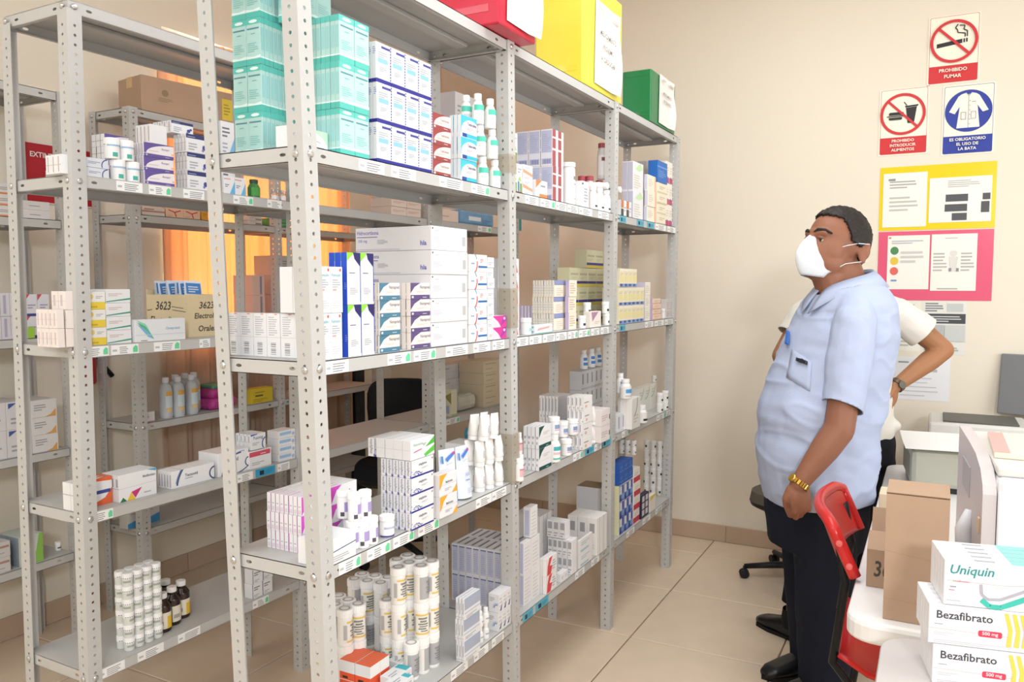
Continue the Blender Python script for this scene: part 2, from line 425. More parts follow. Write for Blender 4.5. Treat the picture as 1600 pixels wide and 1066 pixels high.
def stack(desc, group, me, dims, O, n, yaw=0., jit=1., name=None, cat='box', allow=None, gap=.0006, see_top=None):
    """boxes dims=(w,d,h) in an n=(nx,ny,nz) block whose near left bottom corner is O; only the outer, visible boxes are built"""
    w, d, h = dims; nx, ny, nz = n; Mz = Matrix.Rotation(yaw, 3, 'Z'); rr = random.Random(desc); out = []; name = name or kind_name(desc)
    if see_top is None: see_top = O[2]+nz*h < 1.55
    for k in range(nz):
        sx, sy = rr.uniform(-.0015, .0015)*jit, rr.uniform(-.001, .002)*jit
        for j in range(ny):
            for i in range(nx):
                if not (i == 0 or j == 0 or (see_top and k == nz-1)): continue
                if allow and not allow(i, j, k): continue
                p = Mz @ Vector((w*(i+.5)+sx, d*(j+.5)+sy+rr.uniform(0, .0012)*jit, 0))
                mm = me[rr.randrange(len(me))] if isinstance(me, list) else me
                o = link(name, mm, None, (O[0]+p.x, O[1]+p.y, O[2]+h*k+.0003), (0, 0, yaw+R_(rr.uniform(-.5, .5))*jit*.6))
                s = (1-gap/w*2, 1-gap/d*2, 1-gap/h); o.scale = s
                q = pos_words(i, j, k, n)
                tag(o, desc+(', '+q if q else ''), cat, group if nx*ny*nz > 1 else None); out.append(o)
    return out
def blk(desc, group, z, u0, uR, vT, n, base='#e7e7ea', art=None, L=None, top=None, uL=None, D=None, y0=.012, v0=None, c=.0006, **kw):
    """block of cartons measured on the photo: u0 near corner, uR right end of the front, uL far end of the left side, vT top"""
    if v0 is not None: P = hit(u0, v0, 2, z); x0, y0 = P.x, P.y
    else: x0 = x_at(u0, y0, z)
    w = (x_at(uR, y0, z)-x0)/n[0]
    d = (D if D is not None else y_at(uL, x0, z)-y0)/n[1]
    h = (z_at(vT, x0, y0)-z)/n[2]
    if kw.pop('info', 0): print(desc, round(w, 3), round(d, 3), round(h, 3), round(x0, 3), round(y0, 3))
    me = carton(w, d, h, base, art, L, top, c)
    return stack(desc, group, me, (w, d, h), (x0, y0, z), n, **kw)

def wrap(mb, r, z0, z1, a0, a1, c, n=10, lift=.0004):
    """printed patch on a cylinder, angles in degrees, 270 = towards the aisle (-y)"""
    r += lift; vs = []
    for i in range(n+1):
        a = R_(a0+(a1-a0)*i/n); vs += [(r*math.cos(a), r*math.sin(a), z0), (r*math.cos(a), r*math.sin(a), z1)]
    mb.faces(vs, [(2*i, 2*i+2, 2*i+3, 2*i+1) for i in range(n)], c, True)
def bottle(name, r, h, kind, col='#f6f5f3', capc='#fbfafa', labels=(), parts=True, capf=.16, neck=.6, rough=.35, spec=.5, n=18):
    """root mesh (body with its printed label) plus a cap part. kind: jar, round, tall, amber. labels: (z0,z1,a0,a1,colour) as fractions / degrees"""
    body, cap = MB(), MB(); bm = mat(col, rough, spec=spec); cm_ = mat(capc, .4, spec=.5)
    hc = h*capf; hb = h-hc
    if kind == 'jar':
        body.lathe([(0, 0), (r*.9, 0), (r*.95, hb*.05), (r*.95, hb*.93), (r*.85, hb), (0, hb)], bm, n)
        cr = r
    else:
        sh = .72 if kind == 'round' else .80
        body.lathe([(0, 0), (r*.93, 0), (r, h*.03), (r, hb*sh*.97), (r*.97, hb*sh), (r*neck*1.2, hb*.93), (r*neck, hb*.95), (r*neck, hb), (0, hb)], bm, n)
        cr = r*neck*1.15
    for k, (z0, z1, a0, a1, c) in enumerate(labels):
        wrap(body, r*(.95 if kind == 'jar' else 1), z0*h, z1*h, a0, a1, c, lift=.0004+.0003*k)
    # ribbed cap
    N = n*2; zz = [(hb-.0006, 1.), (h-.0012, 1.), (h, .9)]; vs = []
    for z, f in zz:
        for i in range(N):
            a = 2*math.pi*i/N; q = cr*f*(1 if i % 2 else .965); vs.append((q*math.cos(a), q*math.sin(a), z))
    fs = [(j*N+i, j*N+(i+1) % N, (j+1)*N+(i+1) % N, (j+1)*N+i) for j in range(2) for i in range(N)]+[tuple(2*N+i for i in range(N))]
    cap.faces(vs, fs, cm_)
    root = body.build(name)
    if parts: cap.build('cap', root)
    else:
        me = root.data; o2 = cap.build('cap'); bm2 = bmesh.new(); bm2.from_mesh(me)
        off = len(me.materials); me.materials.append(cm_); nv = len(bm2.verts)
        bm2.from_mesh(o2.data); bm2.faces.ensure_lookup_table()
        for f in bm2.faces[len(me.polygons):]: f.material_index = off
        bm2.to_mesh(me); bm2.free(); bpy.data.objects.remove(o2)
    root.location = (0, 0, -50); PROTO.append(root)
    return root
PROTO = []
def put(proto, loc, label, group=None, rz=None, cat='bottle', rot=None):
    """a copy of a thing with its parts"""
    c = copy_tree(proto); c.location = loc
    c.rotation_euler = rot if rot else (0, 0, rz if rz is not None else R_(random.uniform(-25, 25)))
    return tag(c, label, cat, group)
def price_label(rk, bay, k, u, wpx, style=0, y=0., side=1, green=False, col='#f2f2f2'):
    """card stuck on a shelf's front lip, u = left pixel"""
    sh = SH[rk, bay, k]; e = RK[rk]; ang = e.rotation_euler.z
    h = sh.location.z; yw = e.location.y
    x0 = x_at(u, yw+math.sin(ang)*1.0 if rk == 1 else yw, h); x1 = x_at(u+wpx, yw+math.sin(ang)*1.0 if rk == 1 else yw, h)
    lx = (x0-e.location.x)/math.cos(ang)-sh.location.x; W = x1-x0
    mb = MB(); HH = .029
    mb.box((0, -.0012, -HH/2), (W, -.0002, HH/2), col)
    F = Face(mb, (0, -.0012, -HH/2), (1, 0, 0), (0, 0, 1), W, HH, .0003)
    if col != '#f2f2f2':
        F.rect(.2, .2, .42, .75, '#23343c'); F.lines(.5, .25, .9, .8, 3, '#3f8aa6')
    else:
        F.lines(.30, .12, .72 if green else .95, .9, 4, '#8d8f93', .4, style+3); F.rect(.04, .35, .2, .55, '#b9babd')
        if green: F.poly([(.78, .15), (.96, .15), (.96, .75), (.87, .88), (.78, .6)], '#6ed39e')
    o = mb.build('price_label', sh, (lx, .0035, 0))
    return o
# ------------------------------------------------------------------ goods on the front row
Z1 = [h+LIP/2 for h in H1]
GREY, LG, NAVY, PUR, TEAL, MINT, MAR = '#77787f', '#acaeb8', '#2f2f7a', '#5b4b8a', '#3fbdb0', '#b6dcd7', '#9c4848'
def a_teal(F):
    F.rect(0, .0, 1, .13, '#5cc0b4'); F.poly([(0, .13), (1, .13), (1, .2), (.5, .17), (0, .19)], '#e6f6f4'); F.rect(0, .87, 1, 1, '#62c6bb')
    F.ell(.5, .93, .3, .035, '#e9f7f5'); F.rect(.08, .76, .92, .79, '#5d8f9a'); F.rect(.35, .66, .65, .675, '#7fb3b4'); F.lines(.12, .28, .9, .5, 5, '#8cc7c4', .3)
def a_tealspine(F):
    F.rect(0, 0, 1, .13, '#5cc0b4'); F.rect(0, .13, 1, .16, '#e6f6f4'); F.rect(0, .87, 1, 1, '#62c6bb'); F.rect(.15, .3, .85, .78, '#9dd3d3')
# --- bay 1, second shelf
TW, TD, TH = .0142, .046, .1085
tb = carton(TW, TD, TH, MINT, a_tealspine, a_teal)
xa = .022; ya = y_at(411, xa, Z1[1])
stack('mint teal carton in the tall stack at the rack end', 'mint teal cartons stacked end-on', tb, (TW, TD, TH), (xa, ya, Z1[1]), (12, 2, 4), see_top=False)
tc = carton(TD, TW, TH, MINT, a_teal, a_tealspine)
xb = x_at(533, .015, Z1[1]); wb = (x_at(579, .015, Z1[1])-xb)/2
tc = carton(wb, TW, TH*.985, MINT, a_teal, a_tealspine)
stack('mint teal carton in the stack behind the corner post', 'mint teal cartons facing the aisle', tc, (wb, TW, TH*.985), (xb, .015, Z1[1]), (2, 7, 3), see_top=False)
stack('mint teal carton set back on top beside the corner post', 'mint teal cartons on the very top', tc, (wb, TW, TH*.9), (xb-.012, .12, Z1[1]+TH*.985*3+.002), (2, 5, 1), see_top=False)
def a_feather(F):
    F.poly([(.55, 1), (1, 1), (1, .35), (.85, .7)], '#bfe6c4'); F.line(.05, .8, .8, .45, .012, '#b0a9ad'); F.lines(.6, .15, .9, .28, 2, GREY); F.rect(0, 0, 1, .06, '#cfeee6')
blk('long white carton with a pale green corner wedged behind the corner post', None, Z1[1], 458, 514, 194, (1, 1, 1), art=a_feather, D=.05, y0=.05)
def a_navyb(F):
    F.rect(0, 0, 1, .1, '#33338c'); F.rect(.12, .5, .78, .62, '#8fc0ea'); F.rect(.35, .87, .95, .93, '#4a4a94'); F.lines(.12, .64, .8, .8, 3, LG); F.lines(.2, .3, .7, .42, 3, LG)
    for i in range(12): F.rect(.93, .12+i*.073, .99, .12+i*.073+.04, '#3a3a90')
def a_navyL(F): F.rect(0, 0, 1, .09, '#33338c'); F.lines(.3, .7, .95, .9, 4, '#8f9fd0')
blk('upright white carton with navy foot and sky blue panel', 'white cartons with navy feet', Z1[1], 590, 676, 63, (4, 2, 3), art=a_navyb, L=a_navyL, uL=575, see_top=False)
def a_arc(col, band, tcol='#9a8e94', word=None, cream='#ece2da'):
    def f(F):
        F.rect(0, 0, 1, 1, col); F.ell(1.0, .24, .93, .74, cream, 90, 180); F.rect(0, 0, 1, .25, cream); F.rect(0, 0, 1, .24, band)
        if word: F.text(.66, .62, .17, word, tcol, .62)
        F.lines(.2, .36, .8, .48, 2, '#cbb9ad')
        F.ell(.1, .12, .05, .08, '#e6dde0'); F.lines(.6, .09, .95, .17, 1, '#d7cfd8')
    return f
blk('flat carton with a maroon band and cream arc', 'maroon banded cartons', Z1[1], 677, 705, 174, (1, 2, 4), art=a_arc(MAR, MAR, '#b58d88', 'Topiramato'), D=.13, see_top=False)
def a_cyan(F):
    F.rect(0, .2, 1, 1, '#4cc0d6'); F.ell(.62, .3, .6, .55, '#efe9e6'); F.rect(0, 0, 1, .22, '#efe9e6'); F.rect(.08, .02, .36, .2, '#2b4ca0'); F.rect(.36, .02, 1, .2, '#3db8d8'); F.text(.68, .66, .14, 'Tolterodina', '#5b5b86', .55)
    F.lines(.35, .38, .8, .52, 3, '#b9b6c4')
blk('white carton with a cyan corner and blue foot', 'cyan cornered cartons', Z1[1], 721, 746, 178, (1, 3, 3), art=a_cyan, uL=703, see_top=False)
TEALB = bottle('medicine_bottle', .0185, .092, 'round', labels=[(.16, .62, 170, 360, '#f4f4f2'), (.44, .62, 175, 350, '#57c6b0'), (.28, .36, 200, 330, '#c9cfd0')], capf=.2, neck=.55)
for k in range(3):
    for j in range(2):
        for i in range(2):
            x = x_at((754, 773)[i]-4*(k == 1)-7*(k == 2), .035, Z1[1]+.05)
            put(TEALB, (x, .035+.042*j, Z1[1]+.0925*k+.0004), 'small white bottle with teal label beside the first joint post, %s tier %s %s' % (ORD[k], ('left', 'right')[i], ('front', 'back')[j]), 'white bottles with teal labels', R_(20*i-10*j))
# --- bay 1, third shelf
def a_barc(F): F.lines(.15, .5, .85, .95, 9, '#b7b7c2', .4); F.bars(.3, .06, .68, .36, 7, '#8d8d94', False); F.rect(0, .45, 1, .455, LG); F.rect(.6, .97, .8, .99, '#e58a7a')
blk('white carton with barcode end in the low block at the rack end', 'white barcode cartons at the rack end', Z1[2], 484, 499, 491, (1, 6, 1), L=a_barc, uL=357, y0=.058)
def a_dot(F): F.ell(.8, .93, .08, .035, '#e8604e'); F.text(.45, .82, .07, 'Femulin', '#6fb4c4', .8); F.lines(.1, .55, .85, .75, 4, LG); F.rect(0, .36, 1, .367, '#c8b7b7'); F.lines(.1, .1, .9, .3, 4, '#cfcfd6'); F.rect(.12, .48, .45, .52, '#d8a8a8')
blk('tall white carton with red dot and pale teal lettering', 'tall white cartons with red dots', Z1[2], 500, 537, 416, (2, 3, 2), art=a_dot, D=.12, allow=lambda i, j, k: not (i == 0 and j > 0 and k == 0))
def a_bluetri(F):
    F.poly([(0, 1), (.55, 1), (0, .83)], '#8fdc45'); F.poly([(.45, 1), (1, 1), (1, .72), (.55, .88)], '#2e2a66'); F.rect(.95, .05, 1, .8, '#3a53c2'); F.lines(.15, .6, .85, .64, 1, '#6f6f90'); F.lines(.2, .2, .8, .34, 4, LG); F.rect(0, .48, 1, .484, '#d5b7b7')
def a_blueL(F): F.rect(0, 0, 1, 1, '#2f57cf'); F.lines(.5, .3, .95, .44, 4, '#7d98e4')
blk('tall white carton with lime corner and blue side', 'lime and navy cornered cartons', Z1[2], 544, 586, 394, (2, 3, 2), art=a_bluetri, L=a_blueL, uL=516)
def a_band(col, word):
    def f(F):
        F.poly([(0, 1), (.5, 1), (.2, .75), (0, .36)], col); F.rect(0, 0, 1, .27, col); F.text(.72, .72, .2, word, '#8a7f88', .5); F.lines(.3, .42, .9, .54, 2, '#d9c3b5'); F.ell(.1, .14, .05, .07, '#e0dfe8'); F.lines(.6, .1, .94, .18, 1, '#d3d6e2')
    return f
blk('small carton with a slate teal band and corner', 'slate teal banded cartons', Z1[2], 595, 627, 442, (1, 2, 4), base='#ece4de', art=a_band('#4d7e96', 'Norapred'), uL=587, D=None)
blk('small carton with a dull purple band and corner', 'dull purple banded cartons', Z1[2], 643, 674, 442, (1, 2, 4), base='#ece4de', art=a_band('#61507f', 'Norapred'), uL=628)
def a_hidL(F):
    F.text(.17, .78, .17, 'Hidrocortisona', '#7a78bd', .29); F.rect(.02, .58, .3, .61, '#5a58ab'); F.text(.1, .42, .12, '100 mg', '#9795cc', .12); F.lines(.3, .3, .45, .5, 4, LG); F.rect(.02, .06, .6, .075, '#9a98c8'); F.text(.9, .3, .2, 'hía', '#6a68b4', .1)
def a_hidF(F): F.lines(.04, .3, .3, .55, 5, '#c6c6d4'); F.rect(.85, .25, .94, .65, '#bcbcbe'); F.ell(.03, .9, .018, .035, '#55555a'); F.lines(.1, .8, .25, .84, 1, LG)
def a_hidTop(F): F.line(.05, .6, .6, .5, .016, '#5350a2'); F.line(.05, .5, .55, .4, .012, '#5350a2'); F.lines(.1, .25, .8, .36, 3, LG)
z5 = blk('big long white carton with violet lettering', 'big long white cartons', Z1[2], 676, 732, 352, (1, 1, 5), base='#e0dfe3', art=a_hidF, L=a_hidL, uL=558, y0=.006, c=.0015)
def a_ring(F):
    F.ring(.12, .5, .3, .34, '#3f8fd0', 20, 150); F.ring(.12, .5, .3, .35, '#d8404a', -90, 10); F.rect(.5, .24, 1, .36, '#2f6fb0'); F.lines(.6, .55, .8, .8, 3, '#d87a7a'); F.text(.2, .5, .12, 'Acido', '#4d8fc0', .3)
blk('flat carton with red and blue ring beside the big white cartons', 'red and blue ringed cartons', Z1[2], 734, 762, 397, (1, 2, 5), base='#f3efec', art=a_ring, D=.12)
blk('narrow plain white carton beside the ringed cartons', 'narrow plain white cartons', Z1[2], 763, 773, 402, (1, 2, 8), art=lambda F: F.lines(.1, .3, .9, .6, 2, LG), D=.12)
blk('plain white carton by the joint post behind the pink box', 'plain white cartons behind the pink box', Z1[2], 779, 793, 404, (1, 1, 3), art=lambda F: F.lines(.1, .3, .9, .6, 3, LG), D=.08, y0=.12)
def a_pink(F): F.rect(0, 0, 1, 1, '#e0409a'); F.poly([(0, 0), (.6, 0), (.35, .5), (0, .9)], '#f4d9e6'); F.poly([(.5, .0), (1, .6), (1, 1), (.8, 1)], '#a83fa8'); F.ell(.85, .75, .08, .12, '#f0d0e8')
blk('hot pink carton by the first joint post', 'hot pink cartons', Z1[2], 772, 792, 494, (1, 1, 2), art=a_pink, D=.1, y0=.006)
# --- bay 1, fourth shelf
def a_mag(F): F.poly([(0, 0), (0, 1), (.42, 1), (.2, .7)], '#d24bc0'); F.lines(.55, .55, .85, .68, 1, GREY); F.rect(.3, .33, 1, .35, LG); F.lines(.5, .1, .9, .25, 2, LG)
def a_magL(F): F.rect(.2, .45, .7, .5, LG); F.bars(.2, .08, .8, .3, 6, '#d0b9cf', False); F.rect(.9, 0, 1, 1, '#d9d8de')
blk('white carton with magenta corner by the corner post', 'magenta cornered white cartons', Z1[3], 473, 559, 778, (2, 8, 3), art=a_mag, L=a_magL, uL=418, v0=867)
def a_navyline(F): F.line(0, .45, 1, .6, .02, '#3c3c7c'); F.lines(.2, .1, .8, .35, 3, LG)
blk('flat white carton with a navy line lying behind the corner post', None, Z1[3], 509, 557, 848, (1, 1, 1), art=a_navyline, D=.085, v0=889)
VIOL = bottle('medicine_bottle', .0165, .07, 'jar', labels=[(.1, .72, 180, 360, '#f6f4f6'), (.25, .6, 250, 330, '#a99bd0'), (.1, .25, 215, 250, '#55505a')], capf=.2)
for n_, (u, v, k) in enumerate([(562, 861, 0), (578, 859, 0), (592, 853, 0), (548, 856, 1), (565, 861, 1), (582, 856, 1), (556, 846, 0), (574, 845, 0)]):
    P = hit(u, v, 2, Z1[3]); put(VIOL, (P.x+.008, P.y+.028, Z1[3]+.0705*k+.0006), 'little white jar with violet label near the corner post, %s tier, %s' % (('lower', 'upper')[k], ('leftmost front', 'second front', 'rightmost front', 'leftmost', 'middle', 'rightmost', 'left back', 'right back')[n_]), 'violet labelled jars')
put(bottle('medicine_jar', .02, .056, 'jar', labels=[(.02, .1, 180, 360, '#4b4b92'), (.15, .7, 180, 360, '#f7f7f7'), (.4, .5, 220, 320, '#b9b9d0')], capf=.22), hit(606.5, 838, 2, Z1[3])+Vector((0, .004, .0004)), 'single white jar with navy foot line standing alone before the stacked towers', cat='jar')
def a_vial(F):
    F.rect(0, 0, 1, .1, '#34348c'); rr = random.Random(3)
    for i in range(26): F.k = 2; x = rr.uniform(.0, .45); y = rr.uniform(.12, .38)*(1-x); F.rect(x, y+.02, x+.03, y+.07, '#4a4aa8')
    F.k = 3; F.text(.5, .68, .14, 'sitagliptina', '#7b7b8a', .38); F.lines(.45, .4, .75, .5, 2, LG); F.ell(.93, .85, .04, .05, '#9a9aa8')
def a_vialL(F): F.text(.45, .55, .35, 'sitagliptina', '#8a8a96', .8, rot=True); F.rect(.8, 0, 1, .16, '#4a4aa8'); F.rect(.93, 0, 1, 1, '#6a6ab6')
blk('white carton with speckled navy corner and foot', 'navy speckled cartons', Z1[3], 644, 679, 722, (1, 5, 4), art=a_vial, L=a_vialL, uL=596, v0=831)
zt = Z1[3]+4*((z_at(722, hit(644, 831, 2, Z1[3]).x, hit(644, 831, 2, Z1[3]).y)-Z1[3])/4)+.001
def a_green(F): F.poly([(.55, .15), (1, .5), (1, .2), (.6, 0)], '#62c24e'); F.poly([(.6, .5), (1, .95), (1, .6)], '#52b446'); F.line(.12, .38, .45, .46, .025, '#d05a78'); F.text(.3, .75, .13, 'Nitazoxanida', '#a9c8a8', .4); F.lines(.5, .62, .65, .75, 2, '#7a9a90')
Pg = hit(644, 831, 2, Z1[3])
gw = x_at(680, Pg.y, zt)-Pg.x; gd = .115; gh = z_at(690, Pg.x, Pg.y)-zt
gme = carton(gw, gd/4, gh/2, '#e7e7ea', a_green); 
stack('white carton with green triangles lying on the navy speckled tower', 'green triangle cartons', carton(gw, gd/4, gh, '#e7e7ea', a_green, lambda F: F.rect(.0, .5, 1, .51, LG)), (gw, gd/4, gh), (Pg.x, Pg.y, zt), (1, 4, 1))
stack('one navy speckled carton on edge behind the green ones, topmost', None, carton(gw, .025, gh*.95, '#e7e7ea', a_vial, a_vialL), (gw, .025, gh*.95), (Pg.x, Pg.y+gd+.004, zt), (1, 1, 1))
def a_orn(F): F.poly([(0, .3), (0, 1), (.45, 1), (.22, .75), (.1, .45)], '#f2a93c'); F.poly([(.7, 0), (1, .35), (1, 0)], '#f2a93c'); F.text(.55, .6, .12, 'Metformina', GREY, .4); F.rect(0, .48, 1, .49, LG); F.lines(.3, .2, .7, .34, 2, LG)
blk('white carton with orange curved corners', 'orange cornered cartons', Z1[3], 688, 715, 744, (1, 2, 2), art=a_orn, uL=672, v0=812)
# pouch: a sealed sachet standing on its gusset
def pouch_mesh(w, h, t, art):
    mb = MB(); nx, nz = 8, 12; B = '#dfe7f2'
    def P(i, k, s):
        a, b = i/nx, k/nz; th = t*(1-b)**.8*math.sin(math.pi*min(1, max(0, a)))**.4*(.35+.65*(1-b))
        return (w*(a-.5)*(1-.06*b), s*(th/2+.0006), h*b)
    for s in (-1, 1):
        vs = [P(i, k, s) for k in range(nz+1) for i in range(nx+1)]
        mb.faces(vs, [(k*(nx+1)+i, k*(nx+1)+i+1, (k+1)*(nx+1)+i+1, (k+1)*(nx+1)+i) for k in range(nz) for i in range(nx)], mat(B, .3, spec=.6), True)
    F = Face(mb, (-w/2, -t*.52, 0), (1, 0, 0), (0, .42*t/h, 1), w, h, .0004)
    art(F); return mb.mesh('pouch')
def a_pouch(F): F.poly([(.35, .82), (.9, .95), (.95, .9), (.45, .76)], '#4b7cd0'); F.poly([(.75, .91), (.9, .95), (.95, .9), (.8, .88)], '#c04a86'); F.rect(.1, .74, .22, .88, '#4f86c8'); F.text(.6, .45, .07, 'ASA', '#9aa6d4', .3); F.lines(.4, .33, .9, .38, 1, '#8a94b4'); F.line(.35, .7, .7, .74, .02, '#c9a9b4'); F.lines(.45, .1, .8, .2, 3, '#c3cbdc')
pm = pouch_mesh(.062, .158, .04, a_pouch)
for q, (u, v, lab) in enumerate([(716, 788, 'pale blue sealed pouch standing on the shelf, left of the two'), (740, 781, 'pale blue sealed pouch with blue stripe, right of the two')]):
    P = hit(u, v, 2, Z1[3]); tag(link('pouch', pm, None, (P.x, P.y+.034, Z1[3]+.004), (R_(-4), 0, R_(-22+14*q))), lab, 'pouch', 'pale blue pouches')
blk('plain white carton standing behind the pale blue pouches', None, Z1[3], 728, 750, 695, (1, 1, 1), art=lambda F: F.lines(.2, .7, .8, .9, 2, LG), D=.08, y0=.16)
rl = MB(); rl.lathe([(.02, -.03), (.032, -.03), (.034, -.022), (.034, .022), (.032, .03), (.02, .03)], mat('#1e2a38', .4), 20, Matrix.Rotation(R_(90), 4, 'Y'))
ro = rl.build('tape_roll', None, (x_at(745, .2, 1.03), .2, z_at(695, x_at(745, .2, 1.03), .16)+.0365)); tag(ro, 'dark blue and teal tape roll lying on the white carton behind the pouches', 'tape')
re_ = MB(); re_.lathe([(.0, -.0345), (.03, -.0345), (.0335, -.031), (.0335, -.03)], mat('#3f8fa8', .4), 20, Matrix.Rotation(R_(90), 4, 'Y')); re_.build('side_disc', ro)
# ointment tubes standing on their caps, flat crimp on top
def tube_thing(r, h, col='#f3f2f0', mark='#9a9aa6'):
    b = MB(); mt = mat(col, .35, spec=.5); n = 16; rings = []
    for t, fx, fy in ((.16, .9, .9), (.2, 1, 1), (.6, 1.03, .85), (.9, 1.22, .3), (.95, 1.25, .08), (1, 1.25, .08)):
        rings.append([(r*fx*math.cos(2*math.pi*i/n), r*fy*math.sin(2*math.pi*i/n), h*t) for i in range(n)])
    vs = [p for q in rings for p in q]; b.faces(vs, [(k*n+i, k*n+(i+1) % n, (k+1)*n+(i+1) % n, (k+1)*n+i) for k in range(5) for i in range(n)]+[tuple(5*n+i for i in range(n)), tuple(range(n))[::-1]], mt, True)
    F = Face(b, (-r*.6, -r*1.01, h*.28), (1, 0, 0), (0, 0, 1), r*1.2, h*.4, .0004); F.text(.5, .5, .3, 'crema', mark, .9, rot=True); F.bars(.75, .0, 1, .3, 5, '#a9a9ae', False)
    o = b.build('ointment_tube'); c = MB(); c.lathe([(0, 0), (r*.86, 0), (r*.9, h*.01), (r*.9, h*.16), (0, h*.16)], mat('#fafafa', .4), 14); c.build('cap', o)
    o.location = (0, 0, -50); PROTO.append(o); return o
OT = tube_thing(.0185, .081)
for k in range(3):
    for i in range(3):
        for j in range(2):
            if k == 2 and i == 2: continue
            u = 757+14.5*i+(6 if k == 2 else 0); P = hit(u, 769-5*i, 2, Z1[3])
            put(OT, (P.x, P.y+.018+.038*j, Z1[3]+.0815*k+.0004), 'white ointment tube beside the joint post, %s tier, %s %s' % (('bottom', 'middle', 'top')[k], ('left', 'middle', 'right')[i], ('front', 'back')[j]), 'white ointment tubes', R_(-8+6*i), 'tube', rot=(R_(3*(k == 2)), R_(4*(k == 2)), R_(-8+6*i)))
# --- bay 1, bottom shelf: tall white canisters with yellow banded labels
YL_ = [(.1, .72, 175, 365, '#f1efe8'), (.64, .69, 200, 330, '#e9c86a'), (.12, .17, 200, 330, '#e9c86a'), (.2, .6, 335, 365, '#b9b9bb'), (.2, .6, 175, 200, '#b9b9bb')]
def canister(name, r, h, face):
    o = bottle(name, r, h, 'jar', labels=YL_ if face else [(.1, .72, 175, 365, '#b3b3b6'), (.1, .72, 175, 200, '#f1efe8')], capf=.2, parts=True, n=24)
    mb = MB(); th = []
    c0 = 265 if face else 290
    for i, (z0, z1, da, db) in enumerate([(.55, .6, -38, 30), (.47, .52, -25, 25), (.4, .44, -40, 38), (.34, .37, -30, 34), (.27, .31, -38, 20), (.21, .24, -20, 34)]):
        wrap(mb, r*.95, z0*h, z1*h, c0+da, c0+db, '#8d8a84' if face else '#8f8f93', 6, .0013)
    lb = mb.build('label_print', o); lb['kind'] = 'stuff'
    mb = MB(); mb.lathe([(r*.5, h+.0003), (r*.72, h+.0003)], '#b9b6b8', 20); mb.build('lid_ring', o); return o
CF = canister('white_canister', .0228, .106, True); CB = canister('white_canister', .0228, .106, False)
def cluster(desc, grp, u, v, nx, ny, nz, pitch=.0465, skip=(), yaw=0., zh=.1066):
    P = hit(u, v, 2, Z1[4]); M = Matrix.Rotation(yaw, 3, 'Z'); rr = random.Random(desc)
    for k in range(nz):
        for j in range(ny):
            for i in range(nx):
                if (i, j, k) in skip: continue
                q = M @ Vector((pitch*i, pitch*j, 0))
                put(CF if rr.random() < .55 else CB, (P.x+q.x, P.y+.02+q.y, Z1[4]+zh*k+.0004), desc+', '+pos_words(i, j, k, (nx, ny, nz)), grp, R_(rr.uniform(-40, 40)), 'canister')
cluster('tall white canister in the left cluster', 'left cluster of white canisters', 549, 1066, 2, 4, 2, skip={(1, 3, 1)}, yaw=R_(-14))
cluster('tall white canister in the middle cluster', 'middle cluster of white canisters', 604, 1016, 2, 3, 2, yaw=R_(8))
cluster('tall white canister in the right cluster', 'right cluster of white canisters', 652, 1062, 3, 3, 3, skip={(0, 0, 2), (0, 2, 2), (0, 0, 1)}, yaw=R_(-6))
def a_orange(F): F.rect(0, 0, 1, .62, '#ea5a35'); F.rect(0, .62, 1, 1, '#f4f1ee'); F.rect(.5, 0, .52, 1, '#f4d9d0') ; F.text(.3, .3, .16, 'Cefalexina', '#f6e7df', .36); F.text(.75, .3, .16, 'Cefalexina', '#f6e7df', .36)
def a_orangeL(F): F.rect(0, 0, 1, .62, '#ea5a35'); F.rect(0, .35, 1, .38, '#f3c9bb'); F.rect(.2, .42, .55, .5, '#3a2a2a')
def a_lat(F):
    F.rect(0, 0, 1, 1, '#ef7a55'); F.k += 1; n = 9
    for a in range(n):
        for b in range(n): F.mb.poly([F.P((a+.5)/n, (b+.12)/n), F.P((a+.88)/n, (b+.5)/n), F.P((a+.5)/n, (b+.88)/n), F.P((a+.12)/n, (b+.5)/n)], '#e5502b')
zo = Z1[4]; P = hit(579, 1086, 2, zo)
blk('orange and white carton with a lattice lid at the front corner', 'orange lattice cartons', zo, 579, 609, 1044, (1, 2, 1), art=a_orange, L=a_orangeL, top=a_lat, uL=531, v0=1092)
def a_tealend(F): F.rect(0, .0, 1, .45, '#3fb2c0'); F.lines(.1, .6, .9, .9, 2, LG)
def a_tealtop(F): F.rect(.72, .1, 1, .9, '#3fb2c0'); F.lines(.1, .3, .6, .7, 2, LG)
for q, (u, v, w_, lab) in enumerate([(616, 1085, 28, 'small white carton with teal end beside the orange ones, front'), (626, 1094, 22, 'small white carton with teal end beside the orange ones, right'), (628, 1060, 26, 'small white carton with teal end beside the orange ones, back')]):
    blk(lab, None, zo, u, u+w_, v-22, (1, 1, 1), art=a_tealend, top=a_tealtop, D=.05, v0=v+6)
def a_slate(F): F.rect(0, .45, 1, 1, '#aab6cb'); F.rect(.0, .62, 1, .66, '#c9a9b4'); F.rect(0, .28, 1, .33, '#b9c4dc'); F.lines(.1, .05, .8, .2, 2, LG)
def a_slateL(F): F.poly([(.35, .25), (.5, .25), (.6, .8), (.45, .75)], '#3c3c48'); F.rect(0, .1, 1, .12, LG)
blk('slate blue and white carton stacked by the canisters', 'slate blue and white cartons', zo, 726, 751, 937, (1, 3, 3), art=a_slate, L=a_slateL, uL=712, v0=1037)
SV = bottle('medicine_vial', .011, .05, 'round', labels=[(.15, .6, 180, 360, '#f4f4f4'), (.3, .4, 230, 310, '#b4b4c4')], capf=.24, parts=False, n=12)
